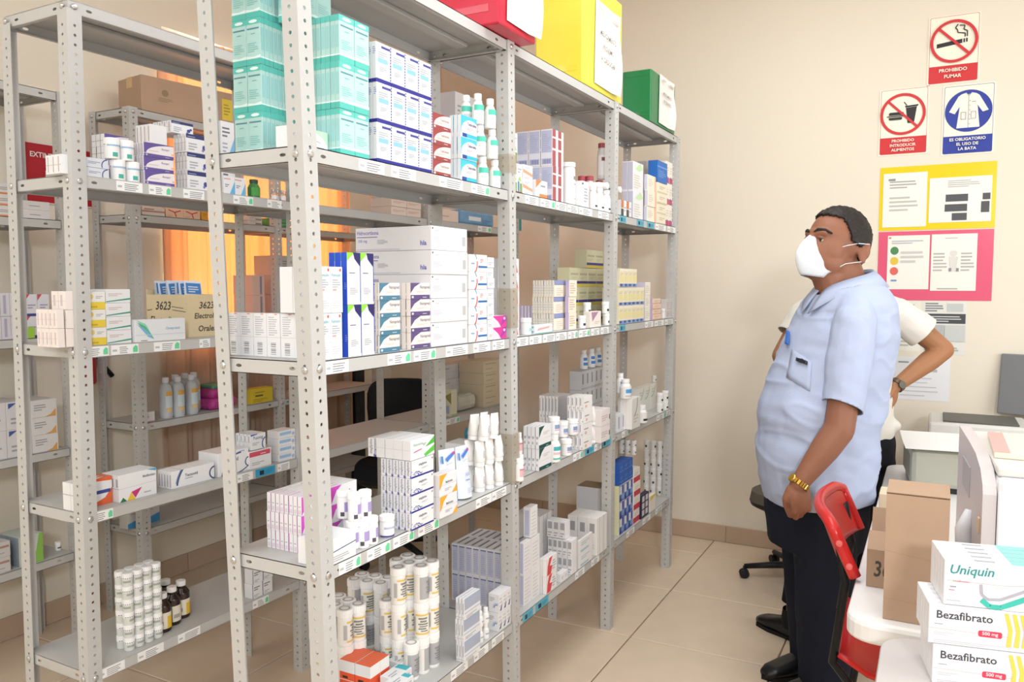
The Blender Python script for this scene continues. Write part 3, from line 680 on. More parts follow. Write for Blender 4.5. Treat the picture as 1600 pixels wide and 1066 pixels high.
for k in range(2):
    for i in range(2):
        for j in range(2):
            P = hit(755+9*i, 1004-6*i, 2, zo); put(SV, (P.x, P.y+.012+.024*j, zo+.0505*k), 'tiny white vial left of the blue arc cartons, %s tier %s %s' % (('lower', 'upper')[k], ('left', 'right')[i], ('front', 'back')[j]), 'tiny white vials')
def a_arcL(F): F.ring(.75, .3, .16, .24, '#5a78b4', 60, 200); F.ring(.75, .3, .3, .34, '#7f9ed0', 60, 200); F.lines(.1, .6, .6, .85, 3, LG)
def a_grid(F): F.lines(.1, .1, .9, .9, 4, '#cfcdd2'); F.poly([(.2, .1), (.6, .1), (.8, .5), (.5, .3)], '#46507c')
blk('white carton with blue arcs low beside the joint post', 'blue arc cartons', zo, 780, 799, 930, (3, 1, 2), art=a_grid, L=a_arcL, uL=763, v0=988)
def a_lav(F): F.rect(.1, .06, .9, .94, '#c5c6da'); F.rect(.1, .9, .9, .94, '#6a6f9a'); F.lines(.2, .15, .8, .8, 9, '#aeb0cc', .35)
def a_lavT(F): F.rect(.1, .1, .9, .45, '#8f8d92')
xg = x_at(706, .285, zo+.2); yg0, yg1 = .08, .285
stack('lavender fronted white carton in the big block at the back', 'lavender fronted cartons', carton(.10, (yg1-yg0)/7, .105, '#e2e1e6', lambda F: F.lines(.1, .2, .9, .8, 5, LG), a_lav, a_lavT), (.10, (yg1-yg0)/7, .105), (xg, yg0, zo), (2, 7, 2), allow=lambda i, j, k: i == 0 or k == 1)
# --- bay 2, second shelf
z = Z1[1]
def a_house(F): F.rect(.55, .05, .95, .35, '#7a9a4a'); F.rect(.1, .05, .45, .4, '#5a86b8'); F.rect(.0, 0, 1, .05, '#9c5a6a'); F.poly([(.1, .42), (.5, .6), (.9, .42)], '#a4c878'); F.lines(.1, .7, .9, .9, 2, LG)
blk('small white carton with green house mark right of the joint post', 'green house mark cartons', z, 801, 817, 206, (2, 2, 2), art=a_house, D=.07, see_top=False, allow=lambda i, j, k: not (k == 1 and i == 1))
def a_orst(F): F.poly([(0, .45), (1, .25), (1, .45), (0, .7)], '#f3a07c'); F.lines(.1, .75, .8, .9, 2, LG); F.lines(.1, .08, .8, .2, 2, LG)
blk('white carton with orange slash beside the green house marks', 'orange slash cartons', z, 818, 833, 256, (1, 2, 2), art=a_orst, D=.08, see_top=False)
blk('small orange and white carton before the lavender panels', None, z, 838, 856, 280, (1, 1, 1), art=lambda F: (F.poly([(0, .5), (0, 1), (.5, 1)], '#f08a50'), F.rect(.3, 0, 1, .2, '#f08a50'), F.text(.6, .7, .14, 'Losartan', GREY, .6)), D=.03, see_top=False, y0=.004)
def a_lav2(F): F.rect(.06, .04, .94, .97, '#bdbfd8'); F.lines(.12, .4, .88, .9, 10, '#a4a8ca', .35); F.rect(.06, .2, .94, .36, '#dfdeea'); F.bars(.2, .06, .85, .18, 9, '#6f74a6')
def a_marsp(F): F.rect(0, 0, .6, 1, '#a8565a'); F.rect(.0, .42, .6, .48, '#e6dada'); F.rect(0, .75, .6, .8, '#e6dada')
blk('big lavender panelled carton with maroon spine', 'lavender panelled cartons', z, 864, 881, 201, (2, 3, 2), base='#ebe7ea', art=a_marsp, L=a_lav2, uL=808, y0=.03, see_top=False)
put(bottle('medicine_bottle', .0255, .165, 'jar', labels=[(.1, .75, 180, 360, '#f7f6f4'), (.6, .68, 230, 320, '#8a8a92'), (.48, .51, 240, 315, '#a8a8b0'), (.15, .17, 240, 320, '#e08a7a')], capf=.1), (x_at(888.5, .045, z), .045, z+.0004), 'large white canister with grey lettering beside the maroon spines', cat='canister')
MC = bottle('medicine_bottle', .0215, .155, 'round', col='#d9d4d2', capc='#a84450', labels=[(.1, .66, 180, 360, '#efebe9'), (.5, .6, 220, 320, '#8a4a54')], capf=.13, neck=.68)
for k, (u, y, dz) in enumerate([(909, .12, 0), (921, .09, 0), (936, .11, 0), (940, .085, .1555)]):
    put(MC, (x_at(u, y, z), y, z+.0004+dz), 'bottle with dark red cap in bay two, ' + ('leftmost', 'second from left', 'rightmost of the lower ones', 'standing on top of the others')[k], 'bottles with dark red caps')
blk('white carton with black mark before the red capped bottles', None, z, 909, 920, 282, (1, 1, 1), art=lambda F: (F.rect(.02, .86, .2, .93, '#2a2a2e'), F.lines(.3, .2, .9, .8, 5, LG)), D=.05, see_top=False, y0=.006)
BM = bottle('medicine_bottle', .0185, .094, 'round', labels=[(.08, .6, 180, 360, '#f2f1ef'), (.12, .2, 235, 300, '#3c3c40')], capf=.16, neck=.66)
for k, u in enumerate((926, 936.5, 947)):
    put(BM, (x_at(u, .026, z), .026, z+.0004), 'white bottle with black mark at the foot, ' + ('left', 'middle', 'right')[k] + ' of three by the second joint post', 'white bottles with black marks', R_(0))
    put(BM, (x_at(u-4, .095, z+.115), .108, z+.1125), 'white bottle lying cap forward on the upright ones, ' + ('left', 'middle', 'right')[k], 'white bottles lying down', rot=(R_(90), 0, 0))
# --- bay 3, second shelf
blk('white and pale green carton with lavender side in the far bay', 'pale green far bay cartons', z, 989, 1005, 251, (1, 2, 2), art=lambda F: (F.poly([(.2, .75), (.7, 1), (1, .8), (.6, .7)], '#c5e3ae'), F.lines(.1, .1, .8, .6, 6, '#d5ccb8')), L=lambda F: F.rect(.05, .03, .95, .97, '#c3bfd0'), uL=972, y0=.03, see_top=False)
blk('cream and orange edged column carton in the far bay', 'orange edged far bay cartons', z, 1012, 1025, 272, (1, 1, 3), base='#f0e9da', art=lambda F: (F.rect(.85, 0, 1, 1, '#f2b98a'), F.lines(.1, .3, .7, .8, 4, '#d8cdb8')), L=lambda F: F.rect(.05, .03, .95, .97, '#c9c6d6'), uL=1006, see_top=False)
blk('grey lavender carton standing behind the orange edged column', None, z, 1010, 1026, 251, (1, 1, 1), base='#cfccd2', D=.05, y0=.13, see_top=False)
nb = blk('small cream carton below the blue one in the far bay', 'small cream far bay cartons', z, 1027, 1042, 284, (1, 1, 4), base='#efe6d2', art=lambda F: (F.rect(0, 0, 1, .15, '#d9c9a8'), F.lines(.2, .4, .8, .75, 2, '#c9b99a')), D=.05, see_top=False)
xq = x_at(1027, .012, z); zq = z_at(284, xq, .012); wq = x_at(1042, .012, z)-xq; hq = z_at(250, xq, .012)-zq
stack('royal blue carton topping the small cream ones in the far bay', None, carton(wq, .05, hq, '#2f6fc0', lambda F: (F.rect(0, .7, 1, .75, '#7fa8e0'), F.lines(.1, .25, .9, .6, 4, '#6f9ada'))), (wq, .05, hq), (xq, .012, zq+.001), (1, 1, 1))
blk('white carton with magenta foot at the far end of the row', 'magenta footed far bay cartons', z, 1040, 1050, 251, (2, 2, 3), base='#f0eae0', art=lambda F: (F.rect(0, 0, 1, .26, '#c8506e'), F.rect(.4, .0, .6, .3, '#6a5aa8'), F.lines(.2, .45, .9, .8, 3, '#dccfc2')), D=.08, see_top=False)
blk('small orange and black carton by the second joint post', 'small orange and black cartons', z, 971, 987, 312, (2, 1, 1), art=lambda F: (F.rect(0, .5, .5, 1, '#d07a50'), F.rect(0, 0, .5, .45, '#4a4a4a'), F.lines(.6, .3, .95, .7, 2, LG)), D=.022, y0=.005, see_top=False)
# --- bay 2, third shelf
z = Z1[2]
blk('thin white carton with red marks hard by the joint post', 'thin red marked cartons', z, 804, 812, 404, (1, 1, 5), art=lambda F: (F.poly([(.1, .1), (.8, .1), (.5, .7)], '#e0605a'), F.lines(.1, .75, .9, .9, 1, '#e0a0a0')), D=.06, y0=.01)
blk('white carton with lavender spine at the back of bay two', 'lavender spine cartons', z, 832, 836, 478, (1, 4, 1), L=lambda F: F.rect(.1, .0, .75, 1, '#b4a3c4'), uL=812, y0=.15)
put(bottle('medicine_bottle', .019, .058, 'jar', labels=[(.1, .6, 180, 360, '#d8eaea'), (.2, .4, 220, 320, '#a9d0d0')], capf=.26), (x_at(822, .035, z), .035, z+.0004), 'white jar with pale teal label standing right of the joint post, waist high shelf', cat='jar')
blk('flat white carton with pink script and green foot line', None, z, 837, 864, 508, (1, 1, 1), art=lambda F: (F.poly([(.1, .35), (.8, .55), (.85, .75), (.2, .6)], '#e6a8a4'), F.rect(0, 0, 1, .08, '#4aa890')), L=lambda F: (F.ell(.5, .75, .2, .12, '#6fb6b4'), F.ell(.5, .25, .2, .12, '#6fb6b4')), uL=829, y0=.012)
def a_cream(F): F.rect(.0, .75, 1, 1, '#8f97c4'); F.rect(0, .72, 1, .75, '#5f5f88'); F.lines(.2, .1, .8, .6, 4, '#dccdb9')
blk('cream carton with slate blue header', 'slate blue header cartons', z, 866, 884, 438, (1, 8, 3), base='#efe6d6', art=a_cream, L=lambda F: F.lines(.1, .2, .9, .8, 4, '#d2d0d8'), uL=832, y0=.055)
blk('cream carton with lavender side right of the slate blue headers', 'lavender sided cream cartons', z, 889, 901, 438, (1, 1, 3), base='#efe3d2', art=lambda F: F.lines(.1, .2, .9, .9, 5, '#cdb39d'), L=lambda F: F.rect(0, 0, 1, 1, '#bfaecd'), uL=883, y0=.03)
def a_yel(F): F.rect(0, 0, 1, .16, '#d8c75a'); F.rect(0, .16, 1, .3, '#3a3583'); F.rect(.1, .62, .9, .72, '#b9b59a'); F.lines(.15, .4, .85, .55, 2, '#c6c2a4')
blk('pale yellow carton with navy stripe at the back of bay two', 'pale yellow navy striped cartons', z, 890, 944, 418, (4, 1, 3), base='#dcd8b6', art=a_yel, D=.06, y0=.17)
xq, zq = x_at(917, .17, z), z_at(418, x_at(890, .17, z), .17); wq = (x_at(944, .17, z)-x_at(890, .17, z))/4
stack('pale yellow carton with navy stripe, topmost of the stack', 'pale yellow topmost cartons', carton(wq, .06, (zq-z)/3, '#dcd8b6', a_yel), (wq, .06, (zq-z)/3), (xq, .17, zq+.0015), (2, 1, 1))
JW = bottle('medicine_jar', .0165, .05, 'jar', labels=[(.1, .7, 180, 360, '#f2f0ee'), (.2, .4, 225, 275, '#3e3e42')], capf=.24)
SJ = bottle('medicine_jar', .0125, .034, 'jar', labels=[(.1, .7, 180, 360, '#f1efec'), (.25, .45, 230, 300, '#6a6a70')], capf=.26, parts=False, n=12)
for k, (u, y, dz, t) in enumerate([(909, .03, 0, 'lower left'), (948, .03, 0, 'lower right'), (917, .05, .0505, 'upper left'), (932, .062, .0705, 'upper middle'), (946, .034, .0505, 'upper right'), (917, .075, 0, 'lower back left')]):
    if k == 3: continue
    put(JW, (x_at(u, y, z), y, z+.0004+dz), 'white jar with black mark before the pale yellow stack, '+t, 'black marked jars before the pale yellow stack', R_(0), 'jar')
blk('small white carton with a mauve triangle between the jars', None, z, 923, 940, 487, (1, 1, 1), base='#efe6de', art=lambda F: (F.poly([(.1, .95), (.75, .95), (.2, .35)], '#b184a4'), F.lines(.4, .2, .9, .4, 2, '#d6c6b4')), D=.03, y0=.012)
# --- bay 3, third shelf
def a_ye3(F): F.rect(0, 0, 1, .17, '#8da0cc'); F.ell(.35, .09, .3, .07, '#2f55a0'); F.rect(0, .86, 1, .93, '#f4efe6'); F.rect(.1, .3, .9, .6, '#efe3a4'); F.lines(.1, .65, .9, .8, 2, '#d9caa4')
blk('cream yellow carton with blue foot in the far bay', 'cream yellow blue footed cartons', z, 968, 1007, 449, (6, 2, 2), base='#f0e6c8', art=a_ye3, D=.08)
xq = x_at(968, .012, z); wq = (x_at(1007, .012, z)-xq)/6; zq = z_at(449, xq, .012); hq = (zq-z)/2
stack('cream yellow blue footed carton topping the far block', 'cream yellow cartons on top', carton(wq, .04, hq, '#f0e6c8', a_ye3), (wq, .04, hq), (xq, .012, zq+.002), (4, 2, 1))
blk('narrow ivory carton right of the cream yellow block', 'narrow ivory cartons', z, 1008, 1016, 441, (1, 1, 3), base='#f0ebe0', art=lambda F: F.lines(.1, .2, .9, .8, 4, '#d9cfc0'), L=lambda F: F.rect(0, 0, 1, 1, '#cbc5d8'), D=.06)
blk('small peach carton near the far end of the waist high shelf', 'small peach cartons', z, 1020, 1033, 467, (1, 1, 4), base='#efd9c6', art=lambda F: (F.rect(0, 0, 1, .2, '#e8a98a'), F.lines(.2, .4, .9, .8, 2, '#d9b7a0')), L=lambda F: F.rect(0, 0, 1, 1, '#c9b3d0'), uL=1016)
put(JW, (x_at(1037, .03, z), .03, z+.0004), 'white jar between the peach cartons and the grey packs', None, R_(0), 'jar')
blk('grey pack at the far end of the waist high shelf', 'grey packs at the far end', z, 1041, 1053, 468, (2, 2, 2), base='#d3cdcc', art=lambda F: F.lines(.1, .2, .9, .8, 3, '#bdb5ba'), D=.06)
# --- bay 2, fourth shelf
z = Z1[3]
PK = bottle('medicine_bottle', .0155, .075, 'round', labels=[(.1, .65, 180, 360, '#f3ecec'), (.2, .5, 215, 330, '#e0b4bc'), (.5, .56, 215, 330, '#c47a86')], capf=.18, neck=.7)
for k, (u, v, dz) in enumerate([(817, 752, 0), (815, 745, .0755), (826, 746, 0)]):
    P = hit(u, v, 2, z); put(PK, (P.x, P.y+.014+.02*(k == 2), z+dz+.0004), 'white bottle with pink label right of the joint post, '+('front', 'stacked on top', 'behind')[k], 'pink labelled bottles', R_(0))
def a_dkg(F): F.rect(0, .0, 1, .17, '#244f4a'); F.poly([(0, .5), (0, 1), (.45, 1), (.2, .8)], '#244f4a'); F.lines(.35, .6, .9, .75, 2, '#cdbfb4'); F.lines(.55, .05, .9, .12, 1, '#9ac0b8'); F.rect(0, .42, 1, .43, '#e0b6a8')
blk('white carton with dark green band and corner', 'dark green banded cartons', z, 843, 862, 668, (1, 4, 2), art=a_dkg, L=lambda F: F.lines(.2, .2, .8, .7, 2, LG), uL=818, v0=737)
BT = bottle('medicine_bottle', .0245, .105, 'round', labels=[(.08, .64, 180, 360, '#f4f2f0'), (.42, .56, 205, 290, '#45b0b4'), (.1, .16, 200, 320, '#5fbfae'), (.28, .36, 205, 320, '#e3c0c6')], capf=.2, neck=.6, n=22)
P = hit(873, 722, 2, z); put(BT, (P.x, P.y+.02, z+.0004), 'big white bottle with teal label behind the lower lip in bay two', None, R_(0))
PJ = bottle('medicine_jar', .022, .062, 'jar', labels=[(.1, .7, 180, 360, '#efeef2'), (.3, .55, 215, 280, '#8a9cc0'), (.2, .26, 215, 320, '#d6a8b4')], capf=.25)
put(PJ, (P.x, P.y+.02, z+.106), 'white jar balanced on the big teal labelled bottle', None, R_(0), 'jar')
for k, (u, v, dz) in enumerate([(893, 712, 0), (887, 708, .0625), (902, 704, .0625), (898, 702, 0)]):
    Q = hit(u, v, 2, z); put(PJ, (Q.x, Q.y+.022+.03*(k == 3), z+dz+.0004), 'white jar between the big bottle and the carton tower, '+('lower front', 'upper left', 'upper right', 'lower back')[k], 'white jars by the carton tower', R_(0), 'jar')
def a_sp(F): F.rect(.15, .35, .4, .9, '#a4a4b4'); F.rect(.5, .1, .8, .2, LG); F.rect(.94, 0, 1, 1, '#c9c7ce')
blk('white carton with printed spine in the tower of bay two', 'tower cartons of bay two', z, 912, 926, 621, (1, 4, 4), base='#eeebe9', art=lambda F: (F.lines(.1, .5, .9, .7, 1, '#a89a92'), F.ell(.3, .25, .12, .12, '#e3b7a0')), L=a_sp, uL=886, v0=704)
blk('white carton block with printed spines left of the tower', 'spined cartons left of the tower', z, 872, 890, 620, (1, 6, 2), base='#eceae9', art=lambda F: F.rect(0, 0, 1, 1, '#b5b2b4'), L=a_sp, uL=842, y0=.13)
TR = tube_thing(.0155, .075, '#f1ebe8', '#c0585c')
for k in range(2):
    P = hit(931, 692, 2, z); o = put(TR, (P.x, P.y+.016, z+.0004+.0755*k), 'white tube with red print beside the tower, '+('lower', 'upper')[k], 'red printed tubes', R_(0), 'tube')
blk('pinkish white carton by the second joint post', 'pinkish cartons by the second joint post', z, 939, 953, 642, (1, 2, 2), base='#ece4e1', art=lambda F: (F.lines(.1, .3, .8, .7, 3, '#d3b9b9'), F.rect(.9, .3, 1, .6, '#3f7a6a')), v0=693, D=.07)
blk('grey spined carton at the back of bay two', 'grey spined cartons at the back', z, 908, 943, 581, (5, 1, 3), base='#d8d7da', art=lambda F: (F.rect(.2, .3, .45, .85, '#8f9098'), F.rect(.0, .05, 1, .1, '#b5b5ba')), D=.06, y0=.19)
BB = bottle('medicine_bottle', .0185, .09, 'round', labels=[(.08, .64, 180, 360, '#eef0f4'), (.2, .35, 200, 330, '#4f8ed0'), (.45, .6, 200, 260, '#4f8ed0')], capf=.17, neck=.6)
zq = z_at(581, x_at(908, .19, z), .19)
for k, u in enumerate((919, 931, 941)):
    put(BB, (x_at(u-7, .22, zq), .22, zq+.002), 'white bottle with blue label on the grey cartons, '+('left', 'middle', 'right')[k], 'blue labelled bottles on the grey cartons', R_(0))
# --- bay 3, fourth shelf
blk('white carton with lavender bars right of the second joint post', 'lavender barred cartons', z, 965, 985, 649, (3, 1, 1), art=lambda F: F.rect(.3, .15, .55, .85, '#a2a0bc'), y0=.012, D=.04)
xq = x_at(965, .03, z); zq = z_at(648, xq, .03)
for k, (u, y, dz, pr) in enumerate([(973, .03, 0, BB), (971, .03, .0905, BB)]):
    put(pr, (x_at(u, y, zq), y+.006, zq+.002+dz), 'white blue labelled bottle above the lavender barred cartons, '+('lower', 'upper')[k], 'bottles above the lavender bars', R_(0))
BBL = bottle('medicine_bottle', .027, .088, 'round', labels=[(.08, .64, 180, 360, '#f1f0f0'), (.3, .5, 205, 290, '#58a6e0'), (.12, .18, 200, 320, '#d0c7c7')], capf=.17, neck=.62)
blk('white carton with grey arcs in the far bay', 'grey arc far bay cartons', z, 988, 1001, 624, (1, 2, 1), base='#eeeae6', art=lambda F: (F.ring(.0, .9, .6, .68, '#a4a4a4', -70, 10), F.lines(.2, .2, .8, .5, 3, '#d5cdc5')), D=.06, v0=672)
P = hit(993, 672, 2, z); zq = z_at(624, hit(986, 672, 2, z).x, hit(986, 672, 2, z).y)
put(BBL, (P.x, P.y+.05, zq+.001), 'broad white bottle with sky blue label on the grey arc carton', None, R_(0))
BK = bottle('medicine_bottle', .026, .083, 'round', labels=[(.06, .62, 180, 360, '#f1efeb'), (.14, .26, 215, 320, '#3a3a3e')], capf=.2, neck=.6)
P = hit(1009, 661, 2, z); put(BK, (P.x, P.y+.02, z+.0004), 'broad white bottle with black strip in the far bay', None, R_(0))
blk('white carton with green arcs at the back of the far bay', 'green arc far bay cartons', z, 998, 1026, 609, (3, 1, 1), base='#eceae4', art=lambda F: (F.ring(.1, 1.1, .7, .8, '#a8cfae', -90, 0), F.lines(.2, .7, .9, .9, 2, '#cfcbc6')), D=.05, y0=.085)
zq = z_at(608, x_at(998, .085, z), .085)
put(SJ, (x_at(1022, .11, zq), .11, zq+.001), 'tiny white jar alone on the green arc cartons', None, R_(0), 'jar')
for k in range(2):
    for i in range(2):
        P = hit(1037+8*i, 645-4*i, 2, z); put(JW, (P.x, P.y+.02, z+.0004+.0505*k), 'white jar with black mark at the row\'s far end, %s %s' % (('lower', 'upper')[k], ('left', 'right')[i]), 'far end jars above knee height', R_(0), 'jar')
# --- bay 2, bottom shelf
z = Z1[4]
def a_tall(F): F.lines(.1, .1, .9, .9, 7, '#cfcdd2', .25); F.rect(.9, 0, .94, 1, '#e6e6ea')
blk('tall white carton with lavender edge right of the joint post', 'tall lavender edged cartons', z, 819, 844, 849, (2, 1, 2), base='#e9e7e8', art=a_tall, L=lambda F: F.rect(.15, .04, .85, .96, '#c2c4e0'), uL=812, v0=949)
P = hit(819, 949, 2, z); zq = z_at(849, P.x, P.y)
xx = x_at(830, P.y, zq); wq = x_at(841, P.y, zq)-xx
stack('single tall white carton standing on the lavender edged pair', None, carton(wq, .03, z_at(795, xx, P.y)-zq, '#e9e7e8', a_tall, lambda F: F.rect(.2, .06, .8, .9, '#c2c4e0')), (wq, .03, z_at(795, xx, P.y)-zq), (xx, P.y, zq+.002), (1, 1, 1))
blk('grey white spined carton behind the tall pair', 'grey white spined cartons', z, 845, 863, 808, (3, 2, 2), base='#dedcdd', art=lambda F: F.rect(.75, 0, .9, 1, '#c2bfc4'), D=.12, y0=.13)
blk('white carton with red squiggle', 'red squiggle cartons', z, 853, 870, 875, (1, 2, 2), base='#edeae9', art=lambda F: (F.poly([(.1, .0), (.45, .0), (.6, .45), (.35, .5), (.6, 1), (.3, .95), (.15, .5)], '#dc4a52'), F.lines(.6, .2, .95, .8, 4, LG)), uL=842, v0=930)
def a_bcL(F): F.rect(.15, .5, .85, .9, '#a9a9ad'); F.lines(.15, .1, .85, .4, 2, LG)
blk('white carton with grey barcode end in the middle of bay two', 'grey barcode cartons', z, 894, 903, 846, (1, 5, 2), base='#eae8ea', art=lambda F: F.rect(.8, 0, 1, 1, '#d0ced4'), L=a_bcL, uL=856, v0=899)
P = hit(894, 899, 2, z); zq = z_at(846, P.x, P.y)
wq = .045; stack('white barcode carton on the barcode block', 'barcode cartons on top', carton(wq, .027, .07, '#eae8ea', None, a_bcL), (wq, .027, .07), (P.x, P.y+.03, zq+.002), (1, 3, 1))
blk('tiny white carton lying loose at the front of bay two', 'tiny loose cartons', z, 877, 888, 898, (2, 1, 1), base='#eceaea', art=lambda F: F.lines(.2, .3, .8, .7, 2, LG), D=.025, v0=911)
blk('white carton with pale blue print by the second joint post', 'pale blue printed cartons', z, 905, 926, 846, (1, 1, 2), base='#ebe9e8', art=lambda F: (F.lines(.15, .55, .8, .85, 2, '#b9c9dc'), F.rect(.1, .1, .7, .25, '#a9c9d8')), uL=901, v0=890)
blk('tall white carton with large barcode end', 'tall barcode ended cartons', z, 933, 949, 811, (3, 3, 1), base='#efece9', art=lambda F: F.rect(.85, 0, 1, 1, '#d0c8c4'), L=lambda F: (F.rect(.25, .6, .75, .85, '#a6a5a8'), F.lines(.1, .1, .8, .4, 4, '#dcd9da')), uL=887, v0=869)
cb = blk('white gridded carton on the back of bay two under a brown lid', None, z, 938, 952, 764, (1, 1, 1), base='#e9e7e8', L=lambda F: [F.rect(.02+.19*i, .02, .2+.19*i, .48, '#dbdbe0') or F.rect(.02+.19*i, .52, .2+.19*i, .98, '#e3e3e8') for i in range(5)], top=lambda F: F.rect(0, 0, 1, 1, '#a99578'), uL=901, y0=.1)
# --- bay 3, bottom shelf
def a_bw(F): F.rect(0, 0, 1, 1, '#4a68b8'); F.rect(.1, .45, .55, .95, '#e9e6e4'); F.ell(.7, .3, .25, .2, '#7fa4d8'); F.poly([(0, 0), (.5, 0), (.2, .35)], '#2f3f90')
blk('blue and white patterned carton in the far bay', 'blue patterned cartons', z, 968, 989, 761, (3, 1, 3), base='#ece6da', art=a_bw, L=lambda F: F.rect(0, 0, 1, 1, '#e6e2b8'), D=.07, y0=.012)
blk('white carton with red foot beside the blue patterned ones', 'red footed cartons', z, 990, 1000, 735, (1, 1, 4), base='#efe9e2', art=lambda F: (F.rect(0, 0, 1, .4, '#cc3f50'), F.lines(.2, .5, .8, .8, 2, '#ded2c6')), D=.07, y0=.012)
xq = x_at(968, .014, z); zq = z_at(760, xq, .014); wq = (x_at(989, .014, z)-xq)/3; hq = (z_at(727, xq, .014)-zq)/2
stack('bright blue carton above the blue patterned ones', 'bright blue cartons', carton(wq, .06, hq, '#2f62b8', lambda F: (F.rect(.1, .2, .9, .3, '#5f8cd4'), F.lines(.2, .5, .8, .8, 2, '#5f8cd4'))), (wq, .06, hq), (xq, .014, zq+.002), (3, 1, 2))
for k in range(2):
    for i in range(3):
        yq = .06; zz = zq+2*hq+.004
        put(SJ, (x_at(990, .03, zz), .03+.03*(2-i), zz+.0345*k), 'small white jar on the bright blue cartons, %s %s' % (('lower', 'upper')[k], ('left', 'middle', 'right')[i]), 'small jars on the bright blue cartons', R_(0), 'jar')
JF = bottle('medicine_jar', .0165, .0485, 'jar', labels=[(.1, .7, 180, 360, '#f2f0ec'), (.25, .5, 225, 262, '#4a4a50')], capf=.24, parts=False, n=14)
rr = random.Random(4)
for k in range(6):
    for i in range(4):
        if k == 5 and i == 3: continue
        put(JF, (x_at(1041, .03, z), .03+.0375*(3-i), z+.0004+.049*k), 'white jar in the far corner jar wall, %s row up, %s' % (ORD[k], ('leftmost', 'second from left', 'third from left', 'rightmost')[i]), 'wall of white jars in the far bay', R_(rr.uniform(-110, 60)), 'jar')
blk('black and white windowed carton low in the far bay', None, z, 1002, 1014, 776, (1, 1, 1), base='#2c2a48', art=lambda F: [F.rect(.12+.44*(i % 2), .1+.3*(i//2), .42+.44*(i % 2), .34+.3*(i//2), '#d8d5dc') for i in range(6)], D=.025, y0=.004)
blk('white and yellow carton low in the far bay', None, z, 1016, 1025, 777, (1, 1, 1), base='#efe9dc', art=lambda F: F.poly([(0, .7), (1, .9), (1, 1), (0, 1)], '#e8c860'), D=.025, y0=.004)
# --- on top of the front row: three wrapped boxes with paper signs
def wrapped(desc, col, x0, y0, x1, y1, zb, h, uP, lines, paper=True, cat='box'):
    mb = MB(); w_, d_ = x1-x0, y1-y0; mt = mat(col, .28, spec=.6, noise=.05, nscale=11, bump=.9)
    mb.box((0, 0, 0), (w_, d_, h), mt, c=.006)
    o = mb.build('wrapped_box', None, (x0, y0, zb)); tag(o, desc, cat)
    for zz in (.12*h, .88*h):
        tp = MB(); tp.box((-.0012, d_*.1, zz), (-.0002, d_*.9, zz+.022), mat(col, .12, spec=.8)); tp.build('clear_tape', o)
    if paper:
        p = MB(); W, H = uP; n = 10; vs = []; th = .0012
        for k in range(n+1):
            for i in range(n+1):
                a, b = i/n, k/n; y = -.004-.012*max(0, a-.7)/.3*(1+.5*math.sin(5*b))-.006*abs(math.sin(3*b+1))*a
                vs.append((W*a, y, H*b))
        nn = len(vs); vs += [(x, y+th, z_) for x, y, z_ in vs]
        fs = [(k*(n+1)+i, k*(n+1)+i+1, (k+1)*(n+1)+i+1, (k+1)*(n+1)+i) for k in range(n) for i in range(n)]
        p.faces(vs, fs+[tuple(nn+q for q in f[::-1]) for f in fs], '#f1ece6', True)
        F = Face(p, (0, -.0145, 0), (1, 0, 0), (0, 0, 1), W, H, .0004)
        for q, t in enumerate(lines): F.text(.47, .62-.15*q, .06, t, '#8b8482', .72)
        F.rect(.06, .86, .3, .9, '#c9c2bc'); F.rect(.6, .86, .92, .9, '#c9c2bc')
        q = p.build('paper_sign', o, (w_*.5-W*.45+.01, 0, h*.06), (0, R_(2), 0))
    return o
zt = Z1[0]
# red: overhangs the front edge
xr = x_at(757, .0, zt); yr = y_at(780, xr, zt)
wrapped('red wrapped box with paper sign overhanging the top shelf edge', '#c8203c', xr, yr, x_at(837, yr, zt), yr+.36, zt+.001, .34, (.2, .3), ['MEDICAMENTO', 'CADUCO'])
xy = x_at(910, .004, zt)
wrapped('yellow wrapped box with paper sign, middle of the three on top', '#e8d84c', xy, .004, x_at(971, .004, zt), y_at(836, xy, zt), zt+.001, .42, (.25, .33), ['MEDICAMENTO', 'PROXIMO', 'A CADUCAR'])
xg_ = x_at(1017, .002, zt)
wrapped('green wrapped box with paper sign at the far end of the top', '#1f7a48', xg_, .002, x_at(1054, .002, zt), y_at(972, xg_, zt), zt+.001, z_at(107, xg_, .002)-zt, (.21, .235), ['MEDICAMENTO', 'EN TRANSITO'])
# --- price cards on the front lips
for bay, k, cards in [(0, 1, [(562, 40, 0), (613, 38, 0), (688, 36, 0), (738, 28, 1)]), (0, 2, [(510, 36, 0), (607, 36, 1), (648, 34, 1), (698, 34, 0), (741, 26, 0), (771, 18, 0)]),
                      (0, 3, [(531, 34, 1), (575, 36, 1), (616, 32, 1), (655, 32, 1), (745, 24, 0), (770, 22, 0)]), (0, 4, [(706, 26, 0), (742, 22, 0), (770, 18, 0)]),
                      (1, 1, [(822, 20, 0), (846, 22, 1), (870, 16, 0), (888, 16, 0), (906, 20, 0), (936, 16, 0)]), (1, 2, [(808, 18, 0), (829, 18, 0), (850, 18, 0), (870, 16, 0), (889, 14, 1), (906, 16, 1), (925, 12, 0), (940, 12, 0)]),
                      (1, 3, [(897, 14, 1), (930, 12, 0)]), (1, 4, [(900, 14, 0), (925, 12, 0)]), (2, 1, [(1025, 16, 0), (1044, 12, 0)]), (2, 2, [(1009, 12, 0), (1024, 14, 0), (1040, 12, 0)]), (2, 3, [(973, 12, 1), (1027, 14, 1), (1040, 8, 0)]), (2, 4, [(980, 12, 0), (1005, 12, 0), (1025, 10, 0)])]:
    for q, (u, w_, g) in enumerate(cards): price_label(0, bay, k, u, w_, q, green=bool(g))
